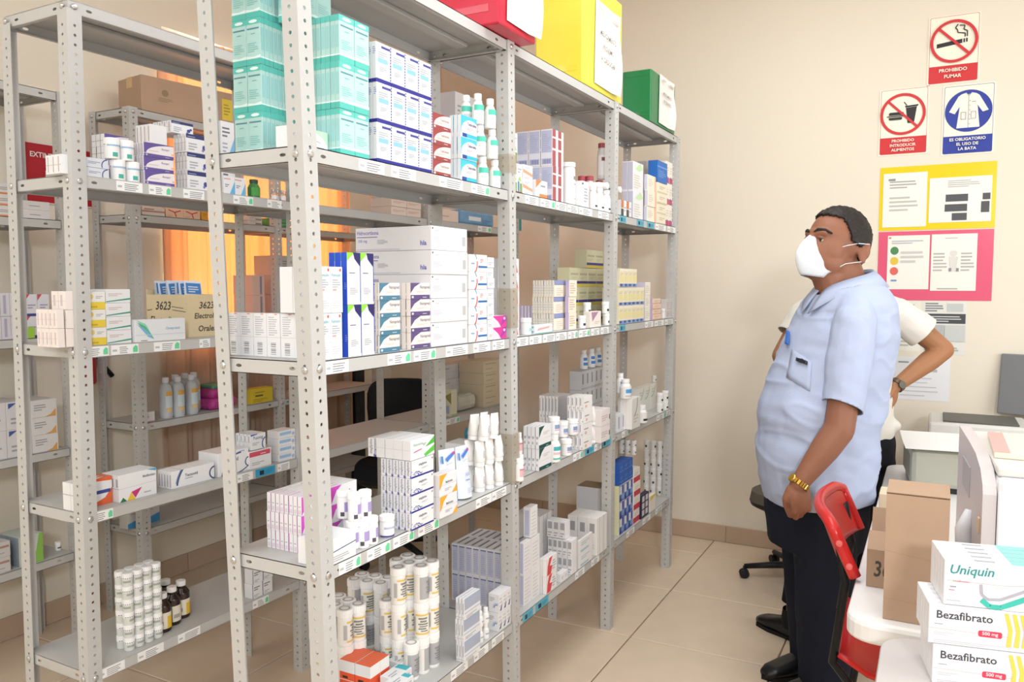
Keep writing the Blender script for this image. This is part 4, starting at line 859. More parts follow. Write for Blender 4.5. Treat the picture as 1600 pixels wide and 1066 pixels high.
for bay, k, cards in [(1, 3, [(915, 14), (941, 14)]), (1, 4, [(818, 16), (838, 20)]), (2, 1, [(969, 10), (996, 11), (1012, 11)]), (2, 2, [(969, 9)])]:
    for u, w_ in cards: price_label(0, bay, k, u, w_, 0, col='#5fb2cc')
# film tape wrapped round the first joint post
TAPE = mat('#b8aa90', .15, spec=.7, alpha=.45)
for z0, z1 in ((.86, 1.02), (1.38, 1.50), (1.88, 1.93)):
    xj = X1(1, (z0+z1)/2); tp = MB(); n = 6
    ring = [(-.004, -.004), (.047, -.004), (.047, .0045), (.006, .012), (.0045, .047), (-.004, .047)]
    vs = [(xj+a, b_, z0+(z1-z0)*q+.006*math.sin(5*a*100+9*q)) for q in (0, .5, 1) for a, b_ in ring]
    tp.faces(vs, [(k*n+i, k*n+(i+1) % n, (k+1)*n+(i+1) % n, (k+1)*n+i) for k in range(2) for i in range(n)], TAPE); tp.build('tape_wrap', RACK1)
# ------------------------------------------------------------------ goods on the second row
A2 = -.0173
Z2 = [h+LIP/2 for h in H2]; Z3 = [h+LIP/2 for h in H3]; Z4 = [h+LIP/2 for h in H4]
def f2(x): return .9462+A2*x
def blk2(desc, grp, z, u0, uR, vT, n, **kw):
    dy = kw.pop('dy', .014); yy = f2(x_at(u0, f2(.4)+dy, z))+dy
    return blk(desc, grp, z, u0, uR, vT, n, y0=yy, yaw=A2 if 'yaw' not in kw else kw.pop('yaw'), **kw)
z = Z2[1]
blk2('white carton with brown stitching at the left end of row two', 'white cartons at the left end of row two', z, 97, 112, 240, (1, 3, 1), art=None, L=lambda F: (F.rect(.4, .1, .55, .9, '#b09a92'), F.rect(0, .45, 1, .48, '#c9b0a8')), uL=72)
blk2('pale grey plastic pack with navy arcs on row two', 'pale grey plastic packs', z, 131, 171, 244, (1, 2, 2), base='#d9dce4', art=lambda F: (F.ring(.95, .3, .2, .24, '#4a5a94', 90, 200), F.lines(.2, .4, .7, .7, 2, '#8f95ac')), D=.09)
def a_ibu(F): F.rect(0, 0, 1, 1, '#6a5a9e'); F.ell(1.0, .24, .93, .72, '#ece6e8', 90, 180); F.rect(0, .0, 1, .25, '#ece6e8'); F.rect(0, 0, 1, .22, '#6a5a9e'); F.text(.72, .64, .15, 'Ibucapri', '#8f84ae', .5); F.lines(.15, .42, .7, .5, 1, '#c9b9bb'); F.ell(.08, .11, .03, .07, '#c9c0dc'); F.lines(.7, .07, .95, .15, 1, '#c9c0dc'); F.rect(.92, .3, 1, .42, '#efb9a0')
blk2('purple arced white carton in the three high stack of row two', 'purple arced cartons of row two', z, 226, 272, 221, (1, 4, 3), art=a_ibu, L=lambda F: F.rect(.3, .1, .55, .9, '#c3a9a8'), uL=209, see_top=False)
blk2('purple arced white carton raised behind the small jars', 'raised purple arced cartons', z, 166, 204, 208, (1, 3, 4), art=a_ibu, L=lambda F: F.rect(.0, .45, 1, .5, '#c3a9a8'), uL=145, dy=.13, see_top=False)
J2 = bottle('medicine_jar', .0225, .062, 'jar', labels=[(.1, .7, 180, 360, '#eeeef0'), (.1, .3, 240, 280, '#4fb0a0'), (.6, .66, 200, 330, '#8fb9dc')], capf=.3)
for k in range(2):
    for i in range(2):
        x = x_at((185, 207)[i]-8*k, f2(.3)+.035, z); put(J2, (x, f2(x)+.035, z+.0004+.0625*k), 'white jar with teal mark on row two, %s %s of four' % (('lower', 'upper')[k], ('left', 'right')[i]), 'teal marked jars on row two', R_(0), 'jar')
blk2('white carton with brown spine slits topping the purple stack', 'brown slit cartons on the purple stack', z_at(221, x_at(226, f2(.3)+.014, z), f2(.3)+.014)+.001, 236, 262, 193, (1, 4, 1), L=lambda F: F.rect(.4, .1, .6, .9, '#b58f84'), uL=212, dy=.016, see_top=False)
def a_nvl(F): F.rect(0, .78, 1, 1, '#3d4272'); F.lines(.05, .84, .6, .94, 1, '#9aa0c4'); F.lines(.1, .15, .5, .6, 3, LG); F.ell(.78, .35, .08, .14, '#4a4f8f'); F.ell(.88, .48, .06, .1, '#5d65a8'); F.ell(.72, .2, .05, .08, '#7a80b8'); F.rect(0, .0, 1, .03, LG)
blk2('white carton with navy header and navy dots on row two', 'navy header cartons of row two', z, 294, 329, 208, (1, 4, 3), art=a_nvl, L=lambda F: (F.rect(.4, .1, .6, .9, '#c3b4b0'), F.rect(0, .5, 1, .53, '#c9b6b0')), uL=274, see_top=False)
zz = z_at(208, x_at(294, f2(.6)+.014, z), f2(.6)+.014)+.002
blk2('white carton with navy header at the very top of row two\'s stack', 'topmost navy header cartons', zz, 268, 302, 187, (1, 4, 1), art=a_nvl, L=lambda F: (F.rect(.4, .1, .6, .9, '#c3a9a0'), F.rect(0, .5, 1, .53, '#c9b6b0')), uL=238, dy=.05, see_top=False, allow=lambda i, j, k: True)
blk2('white carton with sky blue wedge beyond the row one end post', 'sky blue wedge cartons', z, 351, 385, 274, (2, 2, 1), art=lambda F: (F.poly([(.5, 0), (1, 0), (1, .75)], '#6db6e0'), F.lines(.1, .4, .5, .6, 2, GREY), F.rect(0, .82, .6, .88, '#d89a90')), D=.1, see_top=False)
blk2('tall white carton with sky blue wedge behind the smaller ones', 'tall sky blue wedge cartons', z, 348, 369, 188, (1, 2, 2), art=lambda F: (F.poly([(.4, 0), (1, 0), (1, .6)], '#7db8de'), F.lines(.1, .6, .7, .9, 3, GREY), F.lines(.1, .2, .5, .5, 3, LG)), D=.05, dy=.13, see_top=False)
GB = bottle('medicine_bottle', .022, .066, 'round', col='#3f7a3f', capc='#2e4a34', labels=[(.1, .55, 200, 340, '#4d9a4a')], capf=.2, parts=True, rough=.2)
x = x_at(398, f2(.95)+.04, z); put(GB, (x, f2(x)+.04, z+.0004), 'small green bottle glowing before the orange curtain', None, R_(0))
CLR = mat('#eef2f4', rough=.05, trans=.9, ior=1.2)
vb = MB(); vb.lathe([(0, 0), (.013, 0), (.0135, .02), (.011, .026), (.006, .03), (.006, .037), (0, .037)], CLR, 14); vb.lathe([(.0136, .004), (.0136, .017)], '#e9eaee', 14, a0=R_(200), a1=R_(330)); vv = vb.build('glass_vial'); vc = MB(); vc.lathe([(.0068, .033), (.0068, .041), (0, .041)], mat('#b9bcc2', .3, metal=.7), 12); vc.build('cap', vv); PROTO.append(vv); vv.location = (0, 0, -50)
for k, u in enumerate((428, 435, 442, 449)):
    x = x_at(u, f2(1)+.03+.02*(k % 2), z); put(vv, (x, f2(x)+.03+.02*(k % 2), z+.0004), 'little clear glass vial on row two, %s of four left of the tall corner post' % ORD[k], 'clear glass vials', R_(0), 'vial')
blk2('peach cast carton on the second row behind the lip', 'peach cast cartons on row two', z, 612, 657, 308, (2, 1, 2), base='#e3cfc4', art=lambda F: F.lines(.1, .4, .9, .7, 2, '#cfa79c'), D=.12, see_top=False)
blk2('plain peach carton left of the blue pack', 'plain peach cartons left of the blue pack', z, 688, 716, 326, (1, 1, 1), base='#e6d0c4', art=lambda F: F.lines(.1, .4, .7, .6, 1, '#c9a59a'), D=.12, see_top=False)
pk = MB(); 
xk = x_at(718, f2(2)+.02, z); wk = x_at(770, f2(2)+.02, z)-xk; hk = z_at(327, xk, f2(xk)+.02)-z
pk.box((0, 0, 0), (wk, .12, hk), mat('#6f9ec6', .2, spec=.6, noise=.25, nscale=18, bump=.8), c=.012)
F = Face(pk, (0, -.0005, 0), (1, 0, 0), (0, 0, 1), wk, hk); F.rect(.25, .3, .6, .6, '#dfe8ee'); F.lines(.65, .2, .9, .5, 2, '#3f76ae')
tag(pk.build('plastic_pack', None, (xk, f2(xk)+.02, z+.0004), (0, 0, A2)), 'blue plastic wrapped pack on the second row', 'pack')
blk2('small teal carton at the far end of row two', None, z, 806, 815, 318, (1, 1, 1), base='#3f9ea4', D=.06, see_top=False)
# white boxes and a brown box on top of the second row, seen through the front row
z = Z2[0]
cbm = mat('#b3967f', rough=.75, spec=.2, noise=.06, nscale=12, bump=.2, name='brown_cardboard')
def cardboard(desc, x0, y0, z0, w, d, h, art=None, L=None, rz=0., name='cardboard_box'):
    mb = MB(); mb.box((0, 0, 0), (w, d, h), cbm, c=.002)
    F = Face(mb, (0, 0, 0), (1, 0, 0), (0, 0, 1), w, h); S = Face(mb, (0, d, 0), (0, -1, 0), (0, 0, 1), d, h); T = Face(mb, (0, 0, h), (1, 0, 0), (0, 1, 0), w, d)
    T.rect(0, .485, 1, .515, '#8f6d48')
    if art: art(F)
    if L: L(S)
    o = tag(mb.build(name, None, (x0, y0, z0+.0003), (0, 0, rz)), desc, 'box')
    t = MB(); t.box((-.0008, d/2-.025, h*.72), (0, d/2+.025, h+.0006), mat('#c9a878', .15, spec=.7)); t.box((-.0008, d/2-.025, h+.0001), (w, d/2+.025, h+.0008), mat('#c9a878', .15, spec=.7)); t.build('packing_tape', o)
    return o
xz = x_at(714, f2(2)+.02, z); hz = z_at(142, xz, f2(xz)+.02)-z
blk2('white carton with grey side on top of row two', None, z, 712, 748, 142, (1, 1, 1), art=lambda F: F.lines(.1, .3, .9, .7, 3, LG), L=lambda F: F.rect(0, 0, 1, 1, '#cbccd6'), uL=688, see_top=False)
xw = x_at(690, f2(2)+.17, z); cardboard('brown cardboard box on top of row two behind a white carton', xw, f2(xw)+.17, z, .62, .135, z_at(104, xw, f2(xw)+.15)-z, rz=A2)
# third shelf
z = Z2[2]
blk2('small white spined carton at the near end of row two', 'small spined cartons at the near end', z, 91, 103, 484, (1, 5, 2), base='#e9dfda', L=lambda F: (F.rect(.3, .15, .6, .8, '#cbbcc4'), F.rect(0, .45, 1, .47, '#d5b9b0')), uL=58)
blk2('white spined carton in the taller pile by row two\'s end post', 'taller spined pile at the near end', z, 105, 126, 455, (1, 2, 3), base='#e9dfda', L=lambda F: (F.rect(.3, .2, .6, .8, '#cbbcc4'), F.rect(0, .45, 1, .47, '#d5b9b0')), uL=83)
def a_ylw(F): F.rect(0, 0, 1, .42, '#e9cd4a'); F.rect(0, .42, 1, 1, '#ebe9e6'); F.ell(.35, .72, .09, .14, '#e6cf7c'); F.lines(.55, .62, .9, .8, 2, LG); F.lines(.3, .1, .8, .3, 1, '#c9ad38')
blk2('white and yellow carton with a yellow dot', 'yellow footed cartons of row two', z, 134, 167, 456, (1, 1, 3), art=a_ylw, D=.13)
def a_grn(F): F.poly([(0, .05), (1, .22), (1, .34), (0, .12)], '#3f9a84'); F.lines(.1, .5, .7, .75, 2, '#d0b9b6')
blk2('white carton with slanting green line', 'green line cartons of row two', z, 168, 206, 452, (1, 1, 4), art=a_grn, D=.13)
def a_fea(F):
    for i in range(3): F.poly([(.03, .98-.08*i), (.2, .8-.12*i), (.36, .1), (.24, .42-.1*i)], ('#8fd3c0', '#5fb87c', '#79b8dc')[i])
    F.text(.74, .55, .12, 'Omeprazol', '#8fb9d4', .3); F.rect(0, .3, 1, .32, '#c9cdd6'); F.lines(.1, .05, .3, .1, 1, '#5a5a66')
blk2('white carton with green and blue feathers before the tray', None, z, 213, 290, 500, (1, 1, 1), base='#e3e6ea', art=a_fea, D=.035, dy=.004)
# cardboard tray with hand lettering, full of blue sachets
xt = x_at(296, f2(.7)+.06, z); yt = f2(xt)+.06; dt = y_at(229, xt, z)-yt; wt = x_at(352, yt, z)-xt; ht = z_at(461, xt, yt)-z
tr = MB(); tm = mat('#d9c7a4', rough=.7, spec=.2, noise=.04, nscale=10); e = .004
tr.box((0, 0, 0), (wt, dt, e), tm); tr.box((0, 0, e), (wt, e, ht), tm); tr.box((0, dt-e, e), (wt, dt, ht*1.12), tm); tr.box((0, e, e), (e, dt-e, ht), tm); tr.box((wt-e, e, e), (wt, dt-e, ht), tm)
F = Face(tr, (0, 0, 0), (1, 0, 0), (0, 0, 1), wt, ht); S = Face(tr, (0, dt, 0), (0, -1, 0), (0, 0, 1), dt, ht)
INK = '#4a4640'
S.text(.42, .74, .2, '3623', INK, .5, slant=.2); S.line(.02, .62, .14, .64, .012, INK); S.line(.62, .72, .9, .68, .01, INK); S.line(.64, .64, .95, .6, .01, INK); S.text(.45, .4, .16, 'Electrolitos', INK, .8, slant=.15)
F.text(.5, .75, .16, '3623', INK, .6, slant=.2); F.text(.55, .5, .13, 'Electrolitos', INK, .85, slant=.15); F.text(.5, .2, .14, 'Orales', INK, .5, slant=.15)
tag(tr.build('cardboard_tray', None, (xt, yt, z+.0004), (0, 0, A2)), 'open cardboard tray hand lettered 3623 on row two', 'tray')
sm = pouch_mesh(.075, .1, .014, lambda F: (F.rect(.1, .55, .9, .92, '#4f86c8'), F.rect(.15, .1, .85, .45, '#c9d6e6'), F.lines(.2, .6, .8, .85, 3, '#dbe6f2')))
for k in range(7):
    yy = yt+dt-.025-k*(dt-.05)/6.5
    tag(link('sachet', sm, None, (xt+wt*.38, yy, z+ht-.052), (R_(-8+3*(k % 3)), R_((-1)**k*3), A2)), 'blue and white sachet standing in the lettered tray, %s from the back' % ORD[k], 'sachet', 'sachets in the lettered tray')
# right of the tray: nothing but the empty lip; fourth shelf
z = Z2[3]
blk2('orange and white carton low beside row two\'s end post', 'orange and white cartons of row two', z, 117, 176, 757, (1, 3, 1), art=lambda F: (F.poly([(.3, 0), (1, .0), (1, .6), (.8, .25)], '#e2693c'), F.rect(.55, .42, .95, .55, '#3f4f94'), F.poly([(.2, .95), (1, .85), (1, 1), (.2, 1)], '#e2693c'), F.lines(.3, .6, .6, .8, 2, LG)), top=lambda F: F.poly([(.6, 0), (1, 0), (1, 1), (.9, 1)], '#d97a5a'), L=lambda F: F.rect(0, .55, 1, .58, LG), uL=98, dy=.05)
def a_tri(F): F.poly([(.02, 0), (.2, 0), (.1, .16)], '#2f7a4a'); F.poly([(.2, 0), (.42, 0), (.32, .3)], '#e8c23c'); F.poly([(.42, .05), (.6, .4), (.32, .3)], '#c83a7c'); F.text(.8, .78, .1, 'Metilfenidato', GREY, .34); F.line(0, .48, 1, .52, .005, '#b0a8a4'); F.poly([(.75, 1), (1, 1), (.98, .9)], '#4aa0d0'); F.lines(.65, .15, .95, .25, 1, LG)
blk2('white carton with green yellow and magenta triangles', 'triangle cartons of row two', z, 187, 245, 744, (1, 4, 1), art=a_tri, L=lambda F: (F.rect(.25, .55, .75, .85, '#b0a9b0'), F.rect(0, .48, 1, .5, LG)), uL=160, dy=.02)
def a_tec(F): F.ring(.75, -.2, .62, .66, '#4a5a80', 90, 170); F.ring(.8, -.3, .72, .74, '#7f8fb4', 85, 165); F.ring(.5, 1.5, .9, .93, '#4a5a80', 270, 330); F.text(.45, .62, .17, 'Tecnovid', '#4a5474', .4); F.lines(.3, .42, .6, .5, 1, '#8f96ac'); F.ring(1., .4, .1, .13, '#4a5a80', 90, 270)
blk2('long white carton with steel blue arcs', 'steel blue arc cartons', z, 269, 335, 738, (1, 5, 1), art=a_tec, L=lambda F: F.rect(.3, .1, .7, .8, '#b0aeb8'), uL=247, dy=.02)
blk2('long white carton mostly behind the row one end post', None, z, 342, 389, 710, (1, 1, 1), art=a_tec, D=.1, dy=.016)
blk2('white carton with red header low on row two', None, z, 390, 424, 707, (1, 1, 1), art=lambda F: (F.rect(0, .68, .95, .95, '#d0566a'), F.lines(.5, .76, .9, .86, 1, '#f0d0d4'), F.lines(.1, .2, .7, .4, 2, LG)), D=.1, dy=.012)
zq = z_at(707, x_at(390, f2(.8)+.012, z), f2(.8)+.012)
def a_fux(F): F.poly([(.0, .88), (.45, .95), (.45, 1), (0, 1)], '#4a6ab4'); F.text(.5, .72, .2, 'Fuxmig', '#7a7f94', .7); F.ring(1.1, .3, .3, .37, '#3f5fb0', 110, 220); F.lines(.1, .3, .6, .5, 2, LG)
blk2('white carton with navy swoosh lying on the red headed one', 'navy swoosh cartons', zq+.002, 393, 416, 680, (1, 4, 1), art=a_fux, L=lambda F: (F.rect(.3, .55, .6, .9, '#b0b4c8'), F.rect(0, .5, 1, .52, LG)), uL=369, dy=.014)
blk2('white carton with pale blue header by the second row joint post', 'pale blue header cartons', z, 437, 462, 675, (1, 1, 4), art=lambda F: (F.rect(.05, .4, .75, .8, '#9dbfe0'), F.ell(.88, .4, .08, .25, '#a9b6d4')), uL=418, dy=.012)
# bottom shelf: jar tower and dark syrup bottles
z = Z2[4]
J3 = bottle('medicine_jar', .0165, .041, 'jar', col='#dfe2e0', labels=[(.1, .62, 170, 370, '#d9dcd6'), (.6, .66, 170, 370, '#6a7296'), (.3, .45, 220, 300, '#a9a9a4')], capf=.42, n=16)
P = hit(206, 1016, 2, z)
rr = random.Random(9)
for k in range(6):
    for i in range(4):
        for j in range(2):
            put(J3, (P.x+.034*i+rr.uniform(-.001, .001), f2(P.x)+.045+.034*j+(P.y-f2(P.x)-.045 if P.y > f2(P.x)+.045 else 0), z+.0004+.0413*k), 'little white lidded jar in the tower, %s' % pos_words(i, j, k, (4, 2, 6)), 'tower of little white jars', R_(rr.uniform(-40, 40)), 'jar')
AM = bottle('syrup_bottle', .0275, .128, 'tall', col='#2a1512', capc='#eceae8', labels=[(.1, .52, 205, 330, '#e3dccb'), (.1, .42, 285, 330, '#e6bd3a'), (.2, .3, 215, 260, '#a9a49a')], capf=.13, neck=.5, rough=.12, spec=.7, n=22)
P = hit(258, 986, 2, z); M = Matrix.Rotation(R_(20), 3, 'Z')
for j in range(3):
    for i in range(3):
        if i == 2 and j == 2: continue
        q = M @ Vector((.057*i, .057*j, 0))
        put(AM, (P.x+q.x, P.y+.01+q.y, z+.0004), 'dark amber syrup bottle with white cap, %s' % pos_words(i, j, 0, (3, 3, 1)), 'dark amber syrup bottles', R_(rr.uniform(-30, 60)))
blk2('white carton with navy edge low on row two by its joint post', 'navy edged cartons low on row two', z, 395, 426, 892, (2, 1, 2), art=lambda F: (F.rect(0, 0, .06, 1, '#4a4f80'), F.lines(.15, .55, .8, .85, 2, GREY), F.lines(.15, .1, .7, .3, 2, LG)), uL=382, dy=.012)
# second row, third bay, fourth shelf
z = Z2[3]
blk2('white bulk carton against the back of row two\'s far bay', 'white bulk cartons in row two\'s far bay', z, 691, 755, 572, (3, 1, 3), base='#dbd8da', art=lambda F: (F.lines(.1, .7, .8, .85, 1, '#a9a4a8'), F.rect(0, .48, 1, .5, '#c0bcc0')), D=.1, dy=.19)
blk2('cream carton in the column at row two\'s far end', 'cream column of row two', z, 756, 790, 566, (1, 1, 4), base='#dfd3ba', art=lambda F: (F.lines(.1, .75, .8, .9, 1, '#b3a68c'), F.lines(.1, .3, .6, .45, 1, '#c3b79c')), D=.16, dy=.03)
blk2('cream carton with olive triangle standing in row two\'s far bay', None, z, 705, 714, 610, (1, 1, 1), base='#e0dbc2', art=lambda F: F.rect(0, 0, 1, .08, '#9fc08a'), L=lambda F: (F.poly([(.3, .75), (1, .9), (1, .45)], '#96985a'), F.rect(.2, .1, .8, .4, '#a9bcd8')), uL=690, dy=.02)
bgm = MB(); xk = x_at(718, f2(2.2)+.05, z)
bgm.box((0, 0, 0), (.19, .09, .085), mat('#c9c9bc', .12, spec=.8, noise=.35, nscale=14, bump=1.), c=.03)
tag(bgm.build('plastic_bag', None, (xk, f2(xk)+.05, z+.0004)), 'clear plastic bag of small packs in row two\'s far bay', 'bag')
# cards on the second row
for bay, k, cards in [(0, 1, [(188, 40, 0), (238, 34, 1), (291, 32, 0), (368, 30, 1), (420, 22, 0)]), (0, 2, [(136, 40, 1), (180, 42, 1), (246, 40, 1), (316, 16, 0)]), (0, 3, [(147, 36, 1), (374, 24, 0), (436, 18, 0)]), (0, 4, [(161, 40, 0), (221, 40, 0), (283, 34, 0), (398, 24, 1)]), (2, 1, [(742, 20, 1)]), (2, 3, [(694, 20, 1)])]:
    for q, (u, w_, g) in enumerate(cards): price_label(1, bay, k, u, w_, q, green=bool(g))
price_label(1, 0, 3, 402, 30, 0, col='#3aa0c8')
# ------------------------------------------------------------------ third row, before the window
def blk3(desc, grp, z, u0, uR, vT, n, **kw): return blk(desc, grp, z, u0, uR, vT, n, y0=1.89+kw.pop('dy', .014), **kw)
z = Z3[0]
xc = x_at(231, 1.89+.015, z); wc = x_at(366, 1.905, z)-xc
cb = cardboard('big brown cardboard box on top of the third row', xc, 1.945, z, wc*.95, .2, z_at(114, xc, 1.905)-z, rz=R_(-9), art=lambda F: (F.ell(.24, .62, .035, .09, '#8f7a60'), F.lines(.17, .38, .33, .5, 3, '#8f7a60'), F.rect(.86, .2, .985, .8, '#dcc24a'), F.lines(.88, .35, .96, .7, 4, '#a8923a')))
z = Z3[1]
blk3('white and rose striped carton on the third row', None, z, 222, 258, 322, (1, 1, 1), base='#dfd3cc', art=lambda F: (F.rect(0, .4, 1, .6, '#b98f86'), F.lines(.1, .7, .8, .9, 1, '#a05a58')), D=.12, see_top=False)
blk3('peach carton with red branching mark on the third row', 'peach branching mark cartons', z, 260, 314, 325, (2, 1, 1), base='#e6c3a8', art=lambda F: (F.line(.15, .85, .5, .6, .05, '#c8424a'), F.line(.5, .6, .85, .85, .05, '#c8424a'), F.line(.5, .6, .58, .1, .06, '#c8424a'), F.lines(.1, .1, .4, .3, 2, '#cfa58a')), D=.12, see_top=False)
blk3('small amber yellow carton beside the peach ones', None, z, 315, 326, 327, (1, 1, 1), base='#e0a43c', art=lambda F: F.lines(.2, .4, .9, .7, 2, '#c87f30'), D=.1, see_top=False)
blk3('white and grey carton left of the third row joint post', 'white and grey cartons of the third row', z, 389, 410, 337, (1, 1, 2), base='#dcd6d2', art=lambda F: (F.rect(.5, .1, .95, .5, '#8f8d90'), F.lines(.1, .6, .7, .8, 2, '#b5a8a4')), D=.1, see_top=False)
blk3('green carton with pale lettering on the third row', None, z, 431, 452, 340, (1, 1, 1), base='#4f9a5c', art=lambda F: (F.rect(.1, .55, .9, .8, '#6fb07a'), F.lines(.1, .2, .9, .4, 2, '#a9d0ae')), D=.1, see_top=False)
z = Z3[2]
blk3('white bulk carton with grey print on the third row', 'white bulk cartons of the third row', z, 433, 462, 399, (1, 1, 3), base='#c9c3bf', art=lambda F: (F.lines(.15, .2, .8, .8, 5, '#98928f'), F.ell(.2, .7, .05, .05, '#5a5a5a')), D=.16)
blk3('rosy white carton with grey strip on the third row', 'rosy white cartons of the third row', z, 396, 415, 430, (1, 1, 2), base='#dbb9ac', art=lambda F: F.rect(.6, .05, .78, .95, '#8f8a98'), D=.14, dy=.03)
z = Z3[3]
SB = MB(); r = .030; CL2 = mat('#dfe4ea', rough=.08, trans=.3, ior=1.2, spec=.6)
SB.lathe([(0, 0), (r*.9, 0), (r, .012), (r, .13), (r*.8, .152), (r*.42, .162), (r*.42, .168), (0, .168)], CL2, 20); wrap(SB, r, .05, .105, 230, 300, '#cfe0e8'); wrap(SB, r, .105, .125, 235, 290, '#e6b24a', lift=.0008); wrap(SB, r, .03, .05, 240, 285, '#e6c78a', lift=.0008)
so = SB.build('saline_bottle'); cp = MB(); cp.lathe([(r*.5, .165), (r*.52, .185), (r*.45, .189), (0, .189)], mat('#d9dde4', .4), 16); cp.build('cap', so); PROTO.append(so); so.location = (0, 0, -50)
for k, (u, dy) in enumerate([(260, .05), (279, .04), (300, .045), (275, .12), (290, .12), (304, .12)]):
    put(so, (x_at(u, 1.89+dy, z), 1.89+dy, z+.0004), 'clear saline bottle with yellow mark on the third row, ' + ('front left', 'front middle', 'front right', 'back left', 'back middle', 'back right')[k], 'clear saline bottles', R_(0))
pb = MB(); PNK = mat('#b8408c', .25, spec=.6, noise=.3, nscale=30, bump=1.)
xk = x_at(318, 1.93, z); pb.box((0, 0, 0), (.17, .14, .06), PNK, c=.022)
pb.box((.01, .01, .055), (.16, .13, .105), PNK, c=.02); pb.box((.03, .02, .1), (.15, .12, .125), mat('#5f9a80', .3, noise=.2), c=.01)
tag(pb.build('plastic_pack', None, (xk+.035, 1.915, z+.0004)), 'magenta plastic pack stacked beside the saline bottles', 'pack')
blk3('small white carton with pink foot on the third row', None, z, 221, 243, 646, (1, 1, 1), base='#dcd8d4', art=lambda F: (F.rect(0, 0, 1, .1, '#c08a94'), F.lines(.1, .5, .9, .65, 1, '#8f8a88')), D=.06)
blk3('yellow carton with dark print on the third row', None, z, 393, 427, 609, (1, 1, 1), base='#d8c23a', art=lambda F: (F.rect(.2, .45, .55, .55, '#5a5a3a'), F.lines(.1, .1, .8, .35, 2, '#a8962c'), F.lines(.2, .7, .9, .85, 1, '#a8962c')), D=.06)
z = Z3[4]
blk3('white carton with bright blue foot low on the third row', 'blue footed cartons low on the third row', z, 200, 250, 793, (2, 1, 1), base='#d5d3d0', art=lambda F: (F.poly([(0, 0), (1, 0), (1, .4), (0, .22)], '#4a9ad0'), F.lines(.2, .6, .8, .8, 2, '#a9a9a9')), D=.06, dy=.07)
# tall dark cabinet behind the third row's end
bx = MB(); bx.box((0, 0, .04), (.10, .045, .98), mat('#22252c', .4), c=.004); xk = x_at(562, YL-.06, .9); o = tag(bx.build('black_panel', None, (2.80, YL-.06, 0)), 'tall black folded panel leaning by the wall behind the shelving', 'panel')
ft = MB(); ft.box((.005, .0, 0), (.095, .045, .04), mat('#1a1a1e', .5), c=.003); ft.build('foot', o)
# ------------------------------------------------------------------ rack by the extinguisher sign
def blk4(desc, grp, z, u0, uR, vT, n, **kw): return blk(desc, grp, z, u0, uR, vT, n, y0=1.915+kw.pop('dy', .014), **kw)
z = Z4[1]
blk4('white carton with orange edge cut by the left picture edge', 'orange edge cartons at the left', z, -14, 28, 283, (1, 1, 3), base='#dedad8', art=lambda F: (F.rect(0, 0, 1, .15, '#d9905f'), F.lines(.3, .4, .9, .7, 2, '#9a9aa0')), D=.12, see_top=False)
blk4('flat white carton under the extinguisher sign', 'flat white cartons under the sign', z, 32, 79, 312, (1, 1, 2), base='#d9d6d6', art=lambda F: F.lines(.3, .4, .9, .6, 1, '#9a9a9e'), D=.12, see_top=False)
z = Z4[2]
blk4('lavender white spined carton at the left edge', 'lavender spined cartons at the left edge', z, -12, 33, 458, (3, 1, 2), base='#d3d0d6', art=lambda F: F.rect(.3, .1, .6, .9, '#aeaabf'), D=.12)
blk4('white carton with red and navy corners at the left', 'red and navy cornered cartons', z, 42, 80, 460, (2, 1, 2), base='#d9d8de', art=lambda F: (F.poly([(0, .7), (.4, 1), (0, 1)], '#c85560'), F.rect(0, 0, 1, .12, '#4a4a8a'), F.lines(.2, .35, .9, .6, 2, '#9a9ab0')), D=.1)
blk4('lime green card box before the red and navy cornered ones', None, z, 35, 56, 512, (1, 1, 1), base='#9cc84a', D=.02, dy=.002)
z = Z4[3]
blk4('white bulk carton with navy corner at the left edge', 'navy cornered bulk cartons', z, -22, 46, 634, (2, 1, 2), base='#d6d4d6', art=lambda F: (F.poly([(.1, .75), (.5, .95), (.1, .95)], '#4a5f9c'), F.lines(.2, .2, .8, .5, 2, '#a0a0a6')), D=.16)
blk4('white carton with orange wave in the pile of three', 'orange wave cartons', z, 52, 92, 627, (1, 1, 3), base='#d9d6d4', art=lambda F: (F.poly([(.5, .0), (.75, .12), (.95, .45), (.95, 0)], '#d9a05a'), F.lines(.1, .4, .6, .8, 3, '#9a9a9e')), D=.16)
z = Z4[4]
blk4('white carton low at the left picture edge', 'white cartons low at the left edge', z, -20, 18, 855, (1, 1, 2), base='#cfccca', art=lambda F: (F.rect(.3, .6, .95, .75, '#b08a78'), F.lines(.1, .15, .8, .35, 2, '#9a9696')), D=.12)
blk4('clear cornered green and white carton on the lowest left shelf', None, z, 30, 68, 842, (1, 1, 1), base='#c9cfca', art=lambda F: (F.poly([(.45, 0), (1, 0), (1, 1), (.85, 1), (.7, .4)], '#8fc05a'), F.lines(.1, .6, .6, .85, 2, '#8a9090')), L=lambda F: F.rect(0, 0, 1, 1, '#8f9aa4'), D=.14)
put(SJ, (x_at(91, 2.0, z), 2.0, z+.0004), 'tiny white jar alone on the lowest left shelf', None, R_(0), 'jar')
